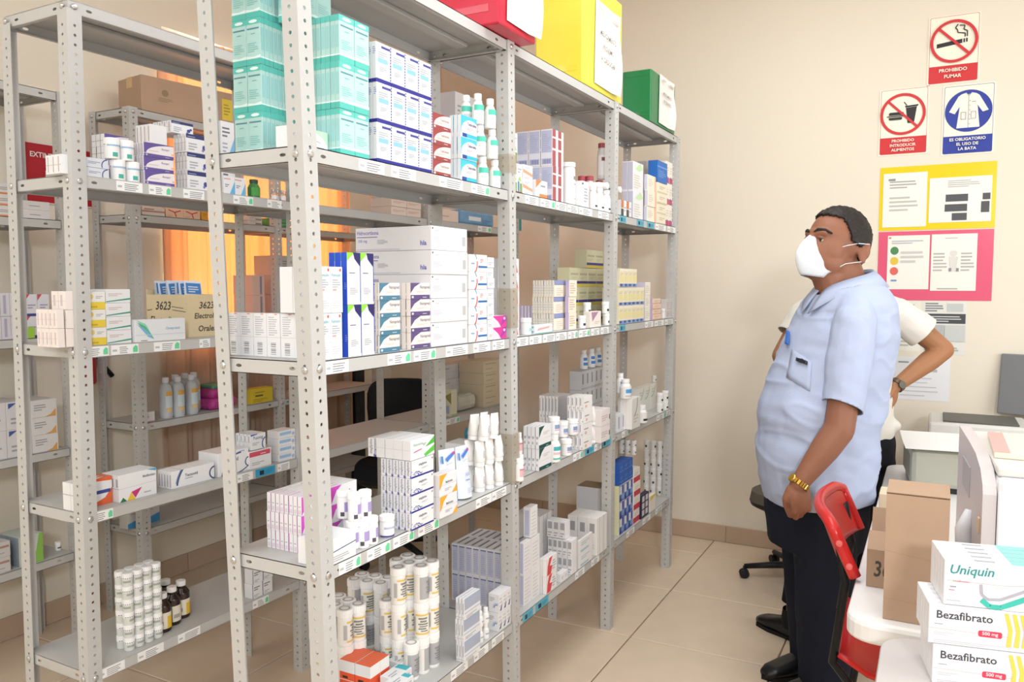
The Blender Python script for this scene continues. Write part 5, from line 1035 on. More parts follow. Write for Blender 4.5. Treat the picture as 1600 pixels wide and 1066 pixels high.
# extinguisher, its sign
sg = MB(); sg.box((0, -.006, 0), (.34, 0, .262), mat('#b3222e', .4)); F = Face(sg, (0, -.006, 0), (1, 0, 0), (0, 0, 1), .34, .262, .0006)
for a, b, c, d in ((0, 0, 1, .02), (0, .98, 1, 1), (0, .02, .015, .98), (.985, .02, 1, .98)): F.rect(a, b, c, d, '#e9d9d4')
F.text(.31, .8, .085, 'EXTINTOR', '#efe6e2', .52); F.rect(.28, .15, .42, .55, '#e3d9d4'); F.rect(.32, .55, .38, .66, '#e3d9d4'); F.line(.42, .55, .52, .3, .02, '#e3d9d4'); F.poly([(.62, .4), (.75, .4), (.685, .2)], '#e3d9d4')
tag(sg.build('extinguisher_sign', None, (.676, YL, 1.872)), 'red wall sign lettered EXTINTOR behind the left shelving', 'sign')
xe = .872; ex = empty('fire_extinguisher', (xe, YL-.075, z_at(601, xe, YL-.075)), 0, 'red fire extinguisher hanging on the wall with black hose', 'extinguisher')
b = MB(); b.lathe([(0, 0), (.045, .002), (.05, .012), (.05, .33), (.043, .37), (.022, .392), (.022, .41), (0, .41)], mat('#a8202a', .25, spec=.6), 24); b.build('cylinder', ex)
b = MB(); b.box((-.018, -.018, .41), (.018, .018, .44), mat('#3a3a3e', .4), c=.003); b.box((-.09, -.01, .44), (.03, .01, .455), mat('#1e1e22', .4), c=.003); b.box((-.095, -.01, .462), (.03, .01, .474), mat('#1e1e22', .4), c=.003); b.build('valve_handle', ex)
b = MB(); b.tube([(.02, 0, .43), (.035, .02, .44), (.05, .04, .4), (.055, .045, .25), (.08, .045, .15), (.13, .045, .07), (.17, .045, .02)], [.008]*5+[.01, .012], mat('#1c1c20', .5), 10); b.build('hose', ex)
b = MB(); b.box((-.02, .0, .3), (.02, .075, .32), mat('#55555a', .4, metal=.6)); b.build('wall_bracket', ex)
# black chair back in the aisle behind the second row
def rounded_panel(w, h, t, bulge, n=10):
    mb = MB(); return mb
bc = MB(); pts = []; n = 24; w_, h_, t_ = .21, .36, .05; BLK = mat('#24262b', .7, spec=.3)
ring = [(w_*math.copysign(abs(math.cos(a))**.55, math.cos(a)), h_/2*math.copysign(abs(math.sin(a))**.55, math.sin(a))) for a in [2*math.pi*i/n for i in range(n)]]
vs = [(x, -t_*.5+.02*(x/w_)**2, zc) for x, zc in [(a*.9, b_*.93) for a, b_ in ring]]+[(a, 0, b_) for a, b_ in ring]+[(a*.9, t_*.5, b_*.93) for a, b_ in ring]
bc.faces(vs, [(k*n+i, k*n+(i+1) % n, (k+1)*n+(i+1) % n, (k+1)*n+i) for k in range(2) for i in range(n)]+[tuple(range(n))[::-1], tuple(2*n+i for i in range(n))], BLK, True)
BACKP = bc
def office_chair(label, loc, rz, seat_col, back=True):
    e = empty('office_chair', loc, rz, label, 'chair'); fab = mat(seat_col, .9, spec=.1, noise=.12, nscale=120, bump=.4); pl = mat('#1b1c20', .45)
    s = MB(); n = 28
    for z0, z1, f0, f1, mt in ((.425, .45, .8, .97, pl), (.45, .475, .97, 1., pl), (.475, .53, 1., .96, fab), (.53, .545, .96, .8, fab), (.545, .55, .8, 0, fab)):
        R = [(.235*math.copysign(abs(math.cos(a))**.7, math.cos(a)), .225*math.copysign(abs(math.sin(a))**.7, math.sin(a))) for a in [2*math.pi*i/n for i in range(n)]]
        s.faces([(x*f0, y*f0, z0) for x, y in R]+[(x*f1, y*f1, z1) for x, y in R], [(i, (i+1) % n, n+(i+1) % n, n+i) for i in range(n)], mt, True)
    s.poly([(x*.8, y*.8, .425) for x, y in R][::-1], pl); s.build('seat', e)
    p = MB(); p.lathe([(.03, .1), (.03, .24), (.018, .24), (.018, .425)], mat('#2a2b2f', .35, metal=.5), 14); p.build('gas_lift', e)
    if back:
        o = BACKP.build('backrest', e, (0, .25, .80), (R_(8), 0, 0)); q = MB(); q.tube([(0, .05, .43), (0, .24, .44), (0, .285, .52), (0, .285, .7)], .016, pl, 8); q.build('back_bracket', e)
    for k in range(5):
        a = R_(72*k+20); c, s_ = math.cos(a), math.sin(a); l = MB()
        l.tube([(.0, 0, .095), (.13*c, .13*s_, .085), (.27*c, .27*s_, .068)], [.022, .019, .014], pl, 10); lo = l.build('base_leg', e)
        w = MB()
        for sd in (-1, 1):
            M = Matrix.Translation((.27*c-s_*sd*.014, .27*s_+c*sd*.014, .026)) @ Matrix.Rotation(a, 4, 'Z') @ Matrix.Rotation(R_(90), 4, 'X')
            w.lathe([(0, -.008), (.022, -.008), (.025, -.004), (.025, .004), (.022, .008), (0, .008)], pl, 16, M)
        w.tube([(.27*c, .27*s_, .03), (.27*c, .27*s_, .07)], .007, pl, 8); w.build('caster', lo)
    return e
q = deep(630, 612, 4.7)-FW*.27; office_chair('black office chair in the aisle behind the second row', (q.x, q.y, 0), R_(-62), '#24262b')
# ------------------------------------------------------------------ signs and notices on the far wall
def wface(mb, y0, z0, W, H, t, lift=.0006): return Face(mb, (-t, 0, 0), (0, -1, 0), (0, 0, 1), W, H, lift)
def wall_panel(name, label, cat, u0, u1, v0, v1, col, art, t=.003, rough=.4, rot=0.):
    a, b = hit(u0, v1, 0, XF), hit(u1, v0, 0, XF)
    c0 = hit(u0, v0, 0, XF); H = c0.z-a.z; W = a.y-hit(u1, v1, 0, XF).y
    mb = MB(); mb.box((-t, -W, 0), (-.0004, 0, H), mat(col, rough, spec=.45))
    F = wface(mb, 0, 0, W, H, t); art(F)
    return tag(mb.build(name, None, (XF, a.y, a.z), (rot, 0, 0)), label, cat), W, H
RED, BLU, CREAMW = '#cf3236', '#2f3f9c', '#f4efdc'
def rrect(F, u0, v0, u1, v1, c, r=.03, corners=(1, 1, 1, 1)):
    q = F.W/F.H; pts = []
    for (cu, cv, a, k) in ((u1-r, v1-r*q, 0, 0), (u0+r, v1-r*q, 90, 1), (u0+r, v0+r*q, 180, 2), (u1-r, v0+r*q, 270, 3)):
        if corners[k]:
            for s in range(5): pts.append((cu+r*math.cos(R_(a+22.5*s)), cv+r*q*math.sin(R_(a+22.5*s))))
        else: pts.append({0: (u1, v1), 1: (u0, v1), 2: (u0, v0), 3: (u1, v0)}[k])
    F.poly(pts, c)
def sign_base(F, c):
    rrect(F, .03, .02, .97, .985, c); rrect(F, .038, .03, .962, .979, CREAMW); rrect(F, .03, .02, .97, .27, c, corners=(0, 0, 1, 1))
def a_smoke(F):
    sign_base(F, RED); q = F.W/F.H
    F.poly([(.17, .535), (.66, .575), (.66, .635), (.17, .595)], '#2c2a2c'); F.rect(.68, .58, .71, .635, '#2c2a2c'); F.rect(.73, .583, .76, .637, '#2c2a2c')
    for a, b in (((.71, .66), (.71, .71)), ((.71, .71), (.57, .73)), ((.57, .73), (.56, .77)), ((.56, .77), (.52, .8)), ((.52, .8), (.57, .85)), ((.75, .66), (.75, .74)), ((.75, .74), (.68, .765)), ((.68, .765), (.7, .82)), ((.7, .82), (.6, .83))): F.line(*a, *b, .022, '#2c2a2c')
    F.ring(.5, .61, .4, .46, RED, n=40); F.line(.5-.31, .61+.31*q, .5+.31, .61-.31*q, .055, RED)
    F.text(.5, .195, .05, 'PROHIBIDO', '#f4ecdc', .78); F.text(.5, .105, .05, 'FUMAR', '#f4ecdc', .5)
def a_food(F):
    sign_base(F, RED); q = F.W/F.H; K = '#2c2a2c'
    F.poly([(.52, .73), (.79, .74), (.78, .715), (.53, .705)], K); F.poly([(.54, .7), (.76, .71), (.71, .47), (.58, .47)], K); F.line(.5, .79, .56, .735, .02, K)
    rrect(F, .2, .6, .5, .645, K, .03, (1, 1, 0, 0)); F.rect(.16, .578, .52, .592, K); rrect(F, .2, .53, .47, .568, K, .03, (0, 0, 1, 1))
    F.ring(.48, .61, .4, .46, RED, n=40); F.line(.48-.31, .61+.31*q, .48+.31, .61-.31*q, .05, RED)
    for k, t in enumerate(('PROHIBIDO', 'INTRODUCIR', 'ALIMENTOS')): F.text(.5, .215-.068*k, .042, t, '#f4ecdc', .62)
def a_coat(F):
    sign_base(F, BLU); F.k += 1; q = F.W/F.H; F.ring(.5, .62, 0, .45, BLU, n=40); Wt = '#f1ede2'
    F.poly([(.36, .86), (.44, .875), (.5, .85), (.56, .875), (.64, .86), (.72, .38), (.28, .38)], Wt)
    F.poly([(.36, .86), (.3, .83), (.13, .62), (.24, .585), (.37, .73)], Wt); F.poly([(.64, .86), (.63, .73), (.77, .59), (.88, .61), (.7, .83)], Wt)
    F.line(.5, .85, .5, .38, .008, '#8f8c9c')
    for k in range(6): F.ell(.525, .76-.066*k, .008, .006, '#6a6878')
    for s in (-1, 1):
        for a, b in (((.05, .6), (.14, .6)), ((.14, .6), (.14, .5)), ((.14, .5), (.05, .5)), ((.05, .5), (.05, .6))): F.line(.5+s*a[0], a[1], .5+s*b[0], b[1], .008, '#6a6878')
    F.line(.56, .74, .63, .74, .01, '#6a6878'); F.line(.44, .875, .5, .83, .01, '#8f8c9c'); F.line(.56, .875, .5, .83, .01, '#8f8c9c')
    for k, t in enumerate(('ES OBLIGATORIO', 'EL USO DE', 'LA BATA')): F.text(.5, .215-.068*k, .042, t, '#f1ede2', (.72, .45, .36)[k])
wall_panel('safety_sign', 'red no smoking sign lettered PROHIBIDO FUMAR high on the wall', 'sign', 1448, 1529, 29, 135, '#f2ecdc', a_smoke)
wall_panel('safety_sign', 'red no food sign lettered PROHIBIDO INTRODUCIR ALIMENTOS', 'sign', 1372, 1449, 142, 245, '#f2ecdc', a_food)
wall_panel('safety_sign', 'blue lab coat sign lettered ES OBLIGATORIO EL USO DE LA BATA', 'sign', 1470, 1552, 136, 244, '#f2ecdc', a_coat)
def sheet(parent, name, u0, v0, u1, v1, W, H, art, col='#efece4'):
    mb = MB(); w_, h_ = (u1-u0)*W, (v1-v0)*H; mb.box((-.0008, -w_, 0), (0, 0, h_), mat(col, .35, spec=.5)); F = wface(mb, 0, 0, w_, h_, .0008, .0004); art(F)
    mb.build(name, parent, (-.0042, -u0*W, v0*H)); 
def notice(label, u0, u1, v0, v1, col): 
    def art(F): pass
    return wall_panel('notice_board', label, 'notice', u0, u1, v0, v1, col, art, .003, .16)
K = '#55565a'
yb, W, H = notice('yellow plastic covered notice with two white sheets', 1373, 1554, 263, 361, '#f0cf1e')
sheet(yb, 'paper', .03, .05, .42, .9, W, H, lambda F: (F.lines(.15, .72, .8, .88, 3, '#a9a8a4'), F.lines(.15, .3, .85, .6, 4, '#c0bfba'), F.rect(.12, .86, .28, .9, '#8f8f90')))
sheet(yb, 'paper', .44, .1, .965, .79, W, H, lambda F: (F.lines(.3, .78, .85, .95, 4, '#b5b4b0'), F.rect(.27, .46, .63, .62, K), F.rect(.26, .24, .62, .4, K), F.rect(.38, .04, .62, .2, K), F.rect(.86, .48, .98, .62, K), F.rect(.84, .2, .97, .44, K)))
pb_, W, H = notice('pink plastic covered notice with two white sheets and round marks', 1370, 1549, 363, 469, '#e2607e')
sheet(pb_, 'paper', .085, .16, .46, .94, W, H, lambda F: (F.ell(.17, .72, .1, .075, '#4f8a58'), F.ell(.17, .53, .1, .075, '#e3c24a'), F.ell(.17, .34, .1, .075, '#df6a60'), F.rect(.1, .15, .24, .18, '#6f94c8'), F.lines(.1, .85, .9, .93, 2, '#b9bcc4'), F.lines(.32, .5, .9, .75, 3, '#c9c8c6'), F.rect(.03, .95, .08, .97, '#c23a3a')))
sheet(pb_, 'paper', .475, .14, .865, .945, W, H, lambda F: (F.lines(.3, .92, .75, .95, 1, '#b5b4b0'), F.lines(.05, .35, .38, .7, 6, '#b5b4b0'), F.lines(.66, .35, .97, .7, 6, '#b5b4b0'), F.ell(.5, .66, .08, .05, '#dcd9d2'), F.poly([(.4, .6), (.6, .6), (.56, .35), (.44, .35)], '#dcd9d2'), F.rect(.4, .34, .46, .4, '#8f9096'), F.rect(.56, .34, .62, .4, '#8f9096'), F.lines(.15, .03, .9, .06, 1, '#9c9c9a')))
def a_post(F): F.lines(.05, .8, .5, .98, 4, '#8a8c90', .6); F.rect(.55, .8, .92, .95, '#c3c7c8'); F.rect(.02, .58, .98, .76, '#4c4e52'); F.lines(.06, .61, .94, .74, 3, '#c9cacc'); F.rect(.02, .2, .5, .55, '#b3b7ba'); F.rect(.52, .25, .98, .55, '#c9cccb'); F.lines(.05, .03, .9, .16, 3, '#a9abac')
wall_panel('paper_notice', 'grey printed poster with dark title band below the pink notice', 'notice', 1440, 1508, 470, 553, '#e3e2db', a_post, .0012)
wall_panel('paper_notice', 'pale printed sheet half hidden behind the bent elbow', 'notice', 1399, 1437, 470, 548, '#e9e6dc', lambda F: (F.lines(.1, .8, .8, .96, 3, '#a5a5a3'), F.lines(.1, .1, .8, .4, 4, '#b9b9b6')), .0012)
wall_panel('paper_notice', 'plain white sheet with a grey table, lowest on the wall', 'notice', 1393, 1483, 556, 623, '#e9e9ec', lambda F: (F.lines(.1, .85, .4, .93, 1, '#9a9a9c'), F.rect(.22, .66, .78, .72, '#b9b9bc'), F.lines(.15, .1, .85, .6, 5, '#c9c9cc', .2)), .0012)
# ------------------------------------------------------------------ tables, printers, boxes at the right
PLW = mat('#e9e6e4', .35, spec=.5, bump=.15, nscale=160)
def folding_table(label, x0, y0, x1, y1, z, col, edge=.05):
    e = empty('folding_table', ((x0+x1)/2, (y0+y1)/2, 0), 0, label, 'table'); w_, d_ = abs(x1-x0), abs(y1-y0)
    bm = bmesh.new(); r = .07; vs = []
    for cx, cy, a in ((w_/2-r, d_/2-r, 0), (-w_/2+r, d_/2-r, 90), (-w_/2+r, -d_/2+r, 180), (w_/2-r, -d_/2+r, 270)):
        for k in range(7): vs.append((cx+r*math.cos(R_(a+15*k)), cy+r*math.sin(R_(a+15*k))))
    mb = MB(); n = len(vs); lv = [(1., z-edge), (1.004, z-edge+.006), (1.004, z-.012), (1., z-.004), (.993, z)]
    pts = [(x*f, y*f, zz) for f, zz in lv for x, y in vs]
    mb.faces(pts, [(k*n+i, k*n+(i+1) % n, (k+1)*n+(i+1) % n, (k+1)*n+i) for k in range(4) for i in range(n)]+[tuple(4*n+i for i in range(n)), tuple(range(n))[::-1]], col); mb.build('tabletop', e)
    g = mat('#6f7276', .4, metal=.5)
    for sx in (-1, 1):
        for sy in (-1, 1):
            l = MB(); l.tube([(sx*(w_/2-.16), sy*(d_/2-.14), z-edge), (sx*(w_/2-.12), sy*(d_/2-.1), .012)], .013, g, 10); l.lathe([(0, 0), (.017, 0), (.017, .02), (0, .02)], mat('#222226', .6), 10, Matrix.Translation((sx*(w_/2-.12), sy*(d_/2-.1), 0))); l.build('leg', e)
        c = MB(); c.tube([(sx*(w_/2-.14), -d_/2+.12, .35), (sx*(w_/2-.14), d_/2-.12, .35)], .01, g, 8); c.build('cross_bar', e)
    return e
folding_table('white plastic folding table with rounded corners under the cardboard boxes', .56, -1.058, 2.40, -1.80, .74, PLW)
folding_table('light grey folding table in the right foreground under the drug cartons', -.62, -1.140, .52, -1.78, .738, mat('#c9c3c1', .4, spec=.4), .045)
# drug cartons standing in the foreground, faces towards the left end (their local -x)
def pack(label, grp, u, v, D, w, t, h, n, artL, top, yaw=R_(10.7), zb=None):
    P = deep(u, v, D); z = zb if zb is not None else P.z
    me = carton(t, w, h, '#eceaec', None, artL, top, .0012); M = Matrix.Rotation(yaw, 3, 'Z')
    for k in range(n):
        q = M @ Vector((t*(k+.5)+.0012*k, -w/2, 0))
        o = link('drug_carton', me, None, (P.x+q.x, P.y+q.y, z+.0004), (0, 0, yaw)); o.scale = (.98, 1, 1)
        tag(o, label+(', %s from the front' % ORD[k] if n > 1 else ''), 'box', grp)
def a_beza(F):
    F.text(.36, .76, .2, 'Bezafibrato', '#4c4c54', .64); F.lines(.06, .5, .2, .56, 1, LG); F.line(0, .4, .8, .36, .003, '#e08a8a'); rrect(F, .5, .30, .735, .46, '#e0435a', .02); F.text(.617, .38, .085, '500 mg', '#f4dce0', .19)
    for k in range(3): F.poly([(.75+.075*k, .95), (.79+.075*k, .95), (.835+.075*k, .55), (.825+.075*k, .12), (.775+.075*k, .12), (.795+.075*k, .5)], '#efcf5a')
    F.rect(0, .2, 1, .205, '#d3d2d8'); F.lines(.05, .05, .9, .14, 2, '#cfced6'); F.lines(.05, .24, .28, .34, 2, '#cfced6')
def a_uni(F):
    F.text(.27, .77, .2, 'Uniquin', '#3f9496', .46, slant=.22); F.line(.03, .55, .6, .53, .004, '#e49a9c'); F.line(.6, .53, 1, .62, .004, '#e49a9c'); F.text(.17, .545, .04, 'Lomefloxacino', '#d87a80', .28); F.lines(.06, .4, .16, .46, 1, '#9a9aa4'); F.lines(.05, .33, .14, .37, 1, '#d87a80'); F.lines(.03, .1, .25, .13, 1, LG)
    ring = [(.36, .52), (.37, .3), (.43, .2), (.55, .22), (.75, .42), (1, .72)]
    for k in range(5): F.line(*ring[k], *ring[k+1], .03, '#b3b0bc'); F.k -= 1
    for k, (a, b) in enumerate(zip([(.37, .18), (.45, .05), (.56, .05), (.78, .28)], [(.45, .05), (.56, .05), (.78, .28), (1, .55)])): F.line(*a, *b, .055, '#46bfae'); F.k -= 1
    F.k += 2; F.poly([(.56, 0), (.8, .22), (1, .3), (1, 0)], '#eceaec'); F.ring(.86, .1, .03, .05, '#e0606a', 40, 330); F.ell(.95, .1, .025, .05, '#e0606a')
def a_unitop(F): F.rect(0, .0, 1, .35, '#8fd0cc'); F.lines(.2, .5, .8, .95, 1, '#a9a9b0')
bt = lambda F: F.rect(.2, .1, .8, .9, '#d6d5da')
D0 = 1.563; P0 = deep(1456, 1064, D0); zB = .738
hB = (1064-1002)*D0/1250
pack('white drug carton with grey lettering in the lower pack', 'lower pack with three yellow strokes', 1456, 1064, D0, .172, .024, hB, 5, a_beza, bt, zb=zB)
pack('white drug carton with grey lettering in the upper pack', 'upper pack with three yellow strokes', 1450, 1002, D0, .172, .024, hB, 5, a_beza, bt, zb=zB+hB+.001)
pack('white drug carton with teal swoosh in the topmost pack', 'topmost teal and white pack', 1474, 937, D0-.01, .176, .024, .0885, 5, a_uni, a_unitop, zb=zB+2*hB+.002)
# open tall carton and the small lettered one
Pc = hit(1379, 967, 2, .74); wy = Pc.y-y_at(1479, Pc.x, .8); hc = z_at(772, Pc.x, Pc.y)-.74
def open_carton(label, P, w, d, h, zb, flap, art=None):
    e = empty('cardboard_box', (P[0], P[1], zb), 0, label, 'box'); t = .004
    b = MB(); b.box((0, -w, 0), (d, 0, t), cbm); b.box((0, -w, t), (t, 0, h), cbm); b.box((d-t, -w, t), (d, 0, h), cbm); b.box((t, -w, t), (d-t, -w+t, h), cbm); b.box((t, -t, t), (d-t, 0, h), cbm)
    S = Face(b, (0, 0, 0), (0, -1, 0), (0, 0, 1), w, h)
    if art: art(S)
    b.build('walls', e)
    for (pts) in flap: f = MB(); f.faces(pts+[(x+.003, y, z_-.003) for x, y, z_ in pts], [(0, 1, 2, 3), (7, 6, 5, 4), (0, 4, 5, 1), (1, 5, 6, 2), (2, 6, 7, 3), (3, 7, 4, 0)], cbm); f.build('flap', e)
    return e
def a_tallbox(F): F.line(0, .55, 1, .5, .004, '#9a7850'); F.rect(.78, .33, .99, .55, '#7a5c3c'); F.line(.0, .17, 1, .15, .003, '#9a7850')
open_carton('tall open cardboard box with one long flap on the white table', (Pc.x, Pc.y), wy, .13, hc, .741, [[(0, 0, hc+.004), (0, -wy, hc+.004), (.115, -wy, hc+.009), (.115, 0, hc+.009)]], a_tallbox)
Ps = hit(1353, 916, 2, .74); hs = z_at(858, Ps.x, Ps.y)-.74
def a_small(F): F.text(.22, .5, .42, '36', INK, .22, slant=.1)
open_carton('small cardboard box hand lettered 36 behind the tall box', (Ps.x, Ps.y), .17, .16, hs, .741, [[(0, 0, hs), (0, -.17, hs), (.07, -.17, hs+.03), (.07, 0, hs+.03)], [(.16, 0, hs), (.16, -.17, hs), (.2, -.17, hs+.06), (.2, 0, hs+.06)]], a_small)
cw = MB(); cw.box((0, -.14, 0), (.1, 0, .13), mat('#ddd0b4', .6), c=.002); Fq = Face(cw, (0, 0, 0), (0, -1, 0), (0, 0, 1), .14, .13); Fq.rect(.0, .6, 1, .63, '#b9a988'); Fq.rect(.1, .1, .5, .4, '#c9b994')
tag(cw.build('cream_carton', None, (1.28, -1.085, .741)), 'cream carton between the small lettered box and the printer', 'box')
# printers
def big_printer():
    P = deep(1528, 960, 1.87); P2 = deep(1488, 850, 2.45); YAWP = math.atan2(P2.y-P.y, P2.x-P.x); e = empty('printer', (P.x, P.y, .7405), YAWP, 'big white printer with curved side panel and papers on top', 'printer')
    Wt, Gr, Sd = mat('#e6e6ea', .32, spec=.5), mat('#b9b5b6', .4), mat('#cfc8c8', .4); W, Dp, H = .44, .56, .36
    b = MB(); b.box((0, -W, .0), (Dp, -.028, H-.03), Wt, c=.012); b.build('body', e)
    # side panel with curved upper edge
    s = MB(); prof = [(0, .0), (0, H-.07), (.01, H-.05), (.06, H-.022), (.16, H-.004), (.3, H), (Dp, H), (Dp, 0)]
    a = [(x, -.028, z) for x, z in prof]; c = [(x, 0, z) for x, z in prof]; n = len(prof)
    s.faces(a+c, [tuple(range(n)), tuple(range(2*n-1, n-1, -1))]+[(i, n+i, n+(i+1) % n, (i+1) % n) for i in range(n)], Sd); s.build('side_panel', e)
    h = MB(); h.tube([(.18, .004, .05), (.19, .014, .1), (.2, .016, .15), (.2, .004, .2)], [.012, .02, .02, .01], Wt, 10); h.build('handle', e)
    q = MB(); q.box((.25, -.0005, .22), (.42, .002, .3), Gr, c=.001); q.build('side_vent', e); q = MB(); q.box((.03, -.0005, .19), (.05, .004, .225), mat('#e0c9a4', .4), c=.001); q.build('side_tag', e)
    t = MB(); t.box((.02, -W+.02, H-.03), (Dp-.02, -.03, H-.008), mat('#ddd9d4', .35), c=.006); t.build('top_cover', e)
    f = MB()
    for k, (y0, y1) in enumerate(((-.1, -.03), (-.15, -.105), (-.43, -.16))): f.box((-.006, y0, .03), (0, y1, H-.06), mat(('#eeeef2', '#dcdce4', '#f0f0f4')[k], .3, spec=.5), c=.003)
    f.build('front_panel', e)
    g = MB(); g.box((-.008, -.14, H-.058), (.0, -.10, H-.05), mat('#8f8f94', .4)); g.build('latch', e)
    return e, P, H, YAWP
bp, Pp, Hp, YAWP = big_printer()
M15 = Matrix.Rotation(YAWP, 3, 'Z')
for k, (lab, x, y, rz, col) in enumerate([('stack of white papers with pink edge on the big printer', .07, -.42, 6, '#eee6ea'), ('cream folder lying on the big printer beside its curved side', .12, -.175, -4, '#ecdfcd')]):
    p = MB(); p.box((0, 0, 0), (.3, .21 if k == 0 else .14, .016), mat(col, .5), c=.002)
    F = Face(p, (0, 0, .016), (1, 0, 0), (0, 1, 0), .3, .21 if k == 0 else .14)
    if k == 0: F.rect(.1, .3, .6, .8, '#e9cfd8'); F.lines(.15, .35, .55, .75, 4, '#d5c3d0')
    else: F.rect(.0, .75, 1, 1, '#e9a9a4')
    q = Pp+M15 @ Vector((x, y, 0)); tag(p.build('paper_stack', None, (q.x, q.y, .7405+Hp-.0075), (0, 0, YAWP+R_(rz))), lab, 'papers')
# beige printer further back on the same table
Pb = hit(1421, 768, 2, .74); e = empty('printer', (Pb.x, Pb.y, .7405), R_(6), 'beige printer with a sheet of paper in its tray behind the cardboard', 'printer')
BG = mat('#b9b7a9', .45); b = MB(); b.box((0, -.34, .016), (.34, 0, .155), BG, c=.02); b.build('body', e)
b = MB(); b.box((.01, -.33, 0), (.33, -.01, .03), mat('#2c2d30', .5), c=.006); b.build('base', e)
b = MB(); b.box((.02, -.32, .155), (.3, -.01, .163), mat('#d9d7cc', .4), c=.003); b.build('lid', e)
b = MB(); n = 8; vs = [(-.03+.3*a/n, y, .167+.018*(a/n)**2*(1+(y < -.2))) for a in range(n+1) for y in (-.33, -.2, .02)]
b.faces(vs, [(3*a+j, 3*a+j+1, 3*a+j+4, 3*a+j+3) for a in range(n) for j in range(2)], mat('#f1eeea', .5), True); pp = b.build('paper', e); 
b = MB(); b.box((-.05, -.35, .1), (.02, -.28, .155), mat('#5a5d5c', .4), c=.012); b.build('tray', e)
# desk by the far wall with a small printer and a grey monitor
dk = empty('desk', (2.95, -1.85, 0), 0, 'plain cream desk against the far wall behind the printers', 'desk'); dm = mat('#cdbfae', .5)
b = MB(); b.box((-.3, -.75, .70), (.3, .62, .735), dm, c=.004); b.build('desktop', dk)
for y in (-.74, .59):
    b = MB(); b.box((-.28, y, 0), (.28, y+.025, .70), dm); b.build('side_panel', dk)
Pq = hit(1450, 672, 0, 2.72)
e = empty('printer', (2.72, Pq.y, .7355), 0, 'small white printer with dark lid on the desk by the wall', 'printer')
b = MB(); b.box((0, -.4, 0), (.34, 0, .15), mat('#dcdad6', .4), c=.012); b.build('body', e)
b = MB(); b.box((.03, -.36, .15), (.3, -.06, .158), mat('#5d5e5a', .5), c=.003); b.build('lid', e)
b = MB(); b.box((-.003, -.3, .03), (0, -.08, .08), mat('#c3c3c6', .4)); b.build('paper_slot', e)
Pm = hit(1562, 650, 0, 3.16); e = empty('monitor', (3.16, Pm.y-.17, .7355), R_(-18), 'grey monitor at the right picture edge before the wall', 'monitor'); GM = mat('#7f8184', .4)
b = MB(); b.box((-.02, -.27, .14), (.02, .19, .44), GM, c=.006, M=Matrix.Rotation(R_(8), 4, 'Y')); b.build('screen', e)
b = MB(); b.box((-.012, -.06, .01), (.012, .02, .2), mat('#55575a', .4)); b.box((-.09, -.13, 0), (.09, .09, .012), mat('#55575a', .4), c=.003); b.build('stand', e)
# red plastic chair tucked under the white table
rc = empty('red_chair', (1.06, -1.2, 0), R_(3), 'red plastic chair with black metal frame tucked under the white table', 'chair')
RD = mat('#c8201f', .28, spec=.6); BF = mat('#1b1c1f', .35, metal=.4)
def shell(pts_fn, nx, nz, t, mt, name, parent):
    a = MB(); vs = [pts_fn(i/nx, k/nz) for k in range(nz+1) for i in range(nx+1)]
    a.faces(vs, [(k*(nx+1)+i, k*(nx+1)+i+1, (k+1)*(nx+1)+i+1, (k+1)*(nx+1)+i) for k in range(nz) for i in range(nx)], mt, True)
    o = a.build(name, parent, weld=True); me = bake(o, name, ('SOLIDIFY', dict(thickness=t, offset=0))); o.data = me
    return o
def back_pt(a, b):
    x = (a-.5)*.46; ed = 1-max(0, abs(a-.5)*2-.8)/.2*.12
    z = .75+.14*(b if True else 0)*ed+.012*(1-ed); y = .155+.055*b+.05*(1-(2*a-1)**2)-.03*(b > .9)*0
    return (x, y, z)
shell(back_pt, 16, 10, .014, RD, 'backrest', rc)
rim = MB(); rim.tube([back_pt(0, k/8) for k in range(9)]+[back_pt(i/16, 1) for i in range(1, 17)]+[back_pt(1, 1-k/8) for k in range(1, 9)], .016, RD, 10); rim.build('backrest_rim', rc)
def seat_pt(a, b):
    x = (a-.5)*.44; y = .19-.44*b; z = .45+.03*abs(2*a-1)**2-.03*max(0, b-.75)/.25+.05*max(0, .2-b)/.2
    return (x, y, z)
shell(seat_pt, 14, 12, .012, RD, 'seat', rc)
for sx in (-1, 1):
    b = MB(); b.tube([(sx*.2, .05, .435), (sx*.205, .15, .435), (sx*.2, .205, .5), (sx*.19, .178, .72), (sx*.19, .2, .84)], .012, BF, 10); b.build('back_upright', rc)
    for sy in (-1, 1):
        b = MB(); b.tube([(sx*.19, sy*.14, .43), (sx*.22, sy*.2, .005)], .012, BF, 10); b.build('leg', rc)
for sx in (0, 1):
    for bb_ in (.25, .72):
        b = MB(); q = Vector(back_pt(sx, bb_)); b.lathe([(0, 0), (.009, .0), (.008, .005), (0, .007)], mat('#e06a66', .3), 10, Matrix.Translation(q+Vector((.015*(2*sx-1), 0, 0))) @ Matrix.Rotation(R_(90)*(2*sx-1), 4, 'Y')); b.build('rivet', rc)
q = hit(1176, 790, 0, 2.82)
oc = office_chair('office chair with taupe fabric seat behind the two men', (2.83, q.y-.235, 0), R_(160), '#6d665c'); oc.scale = (1, 1, .88)
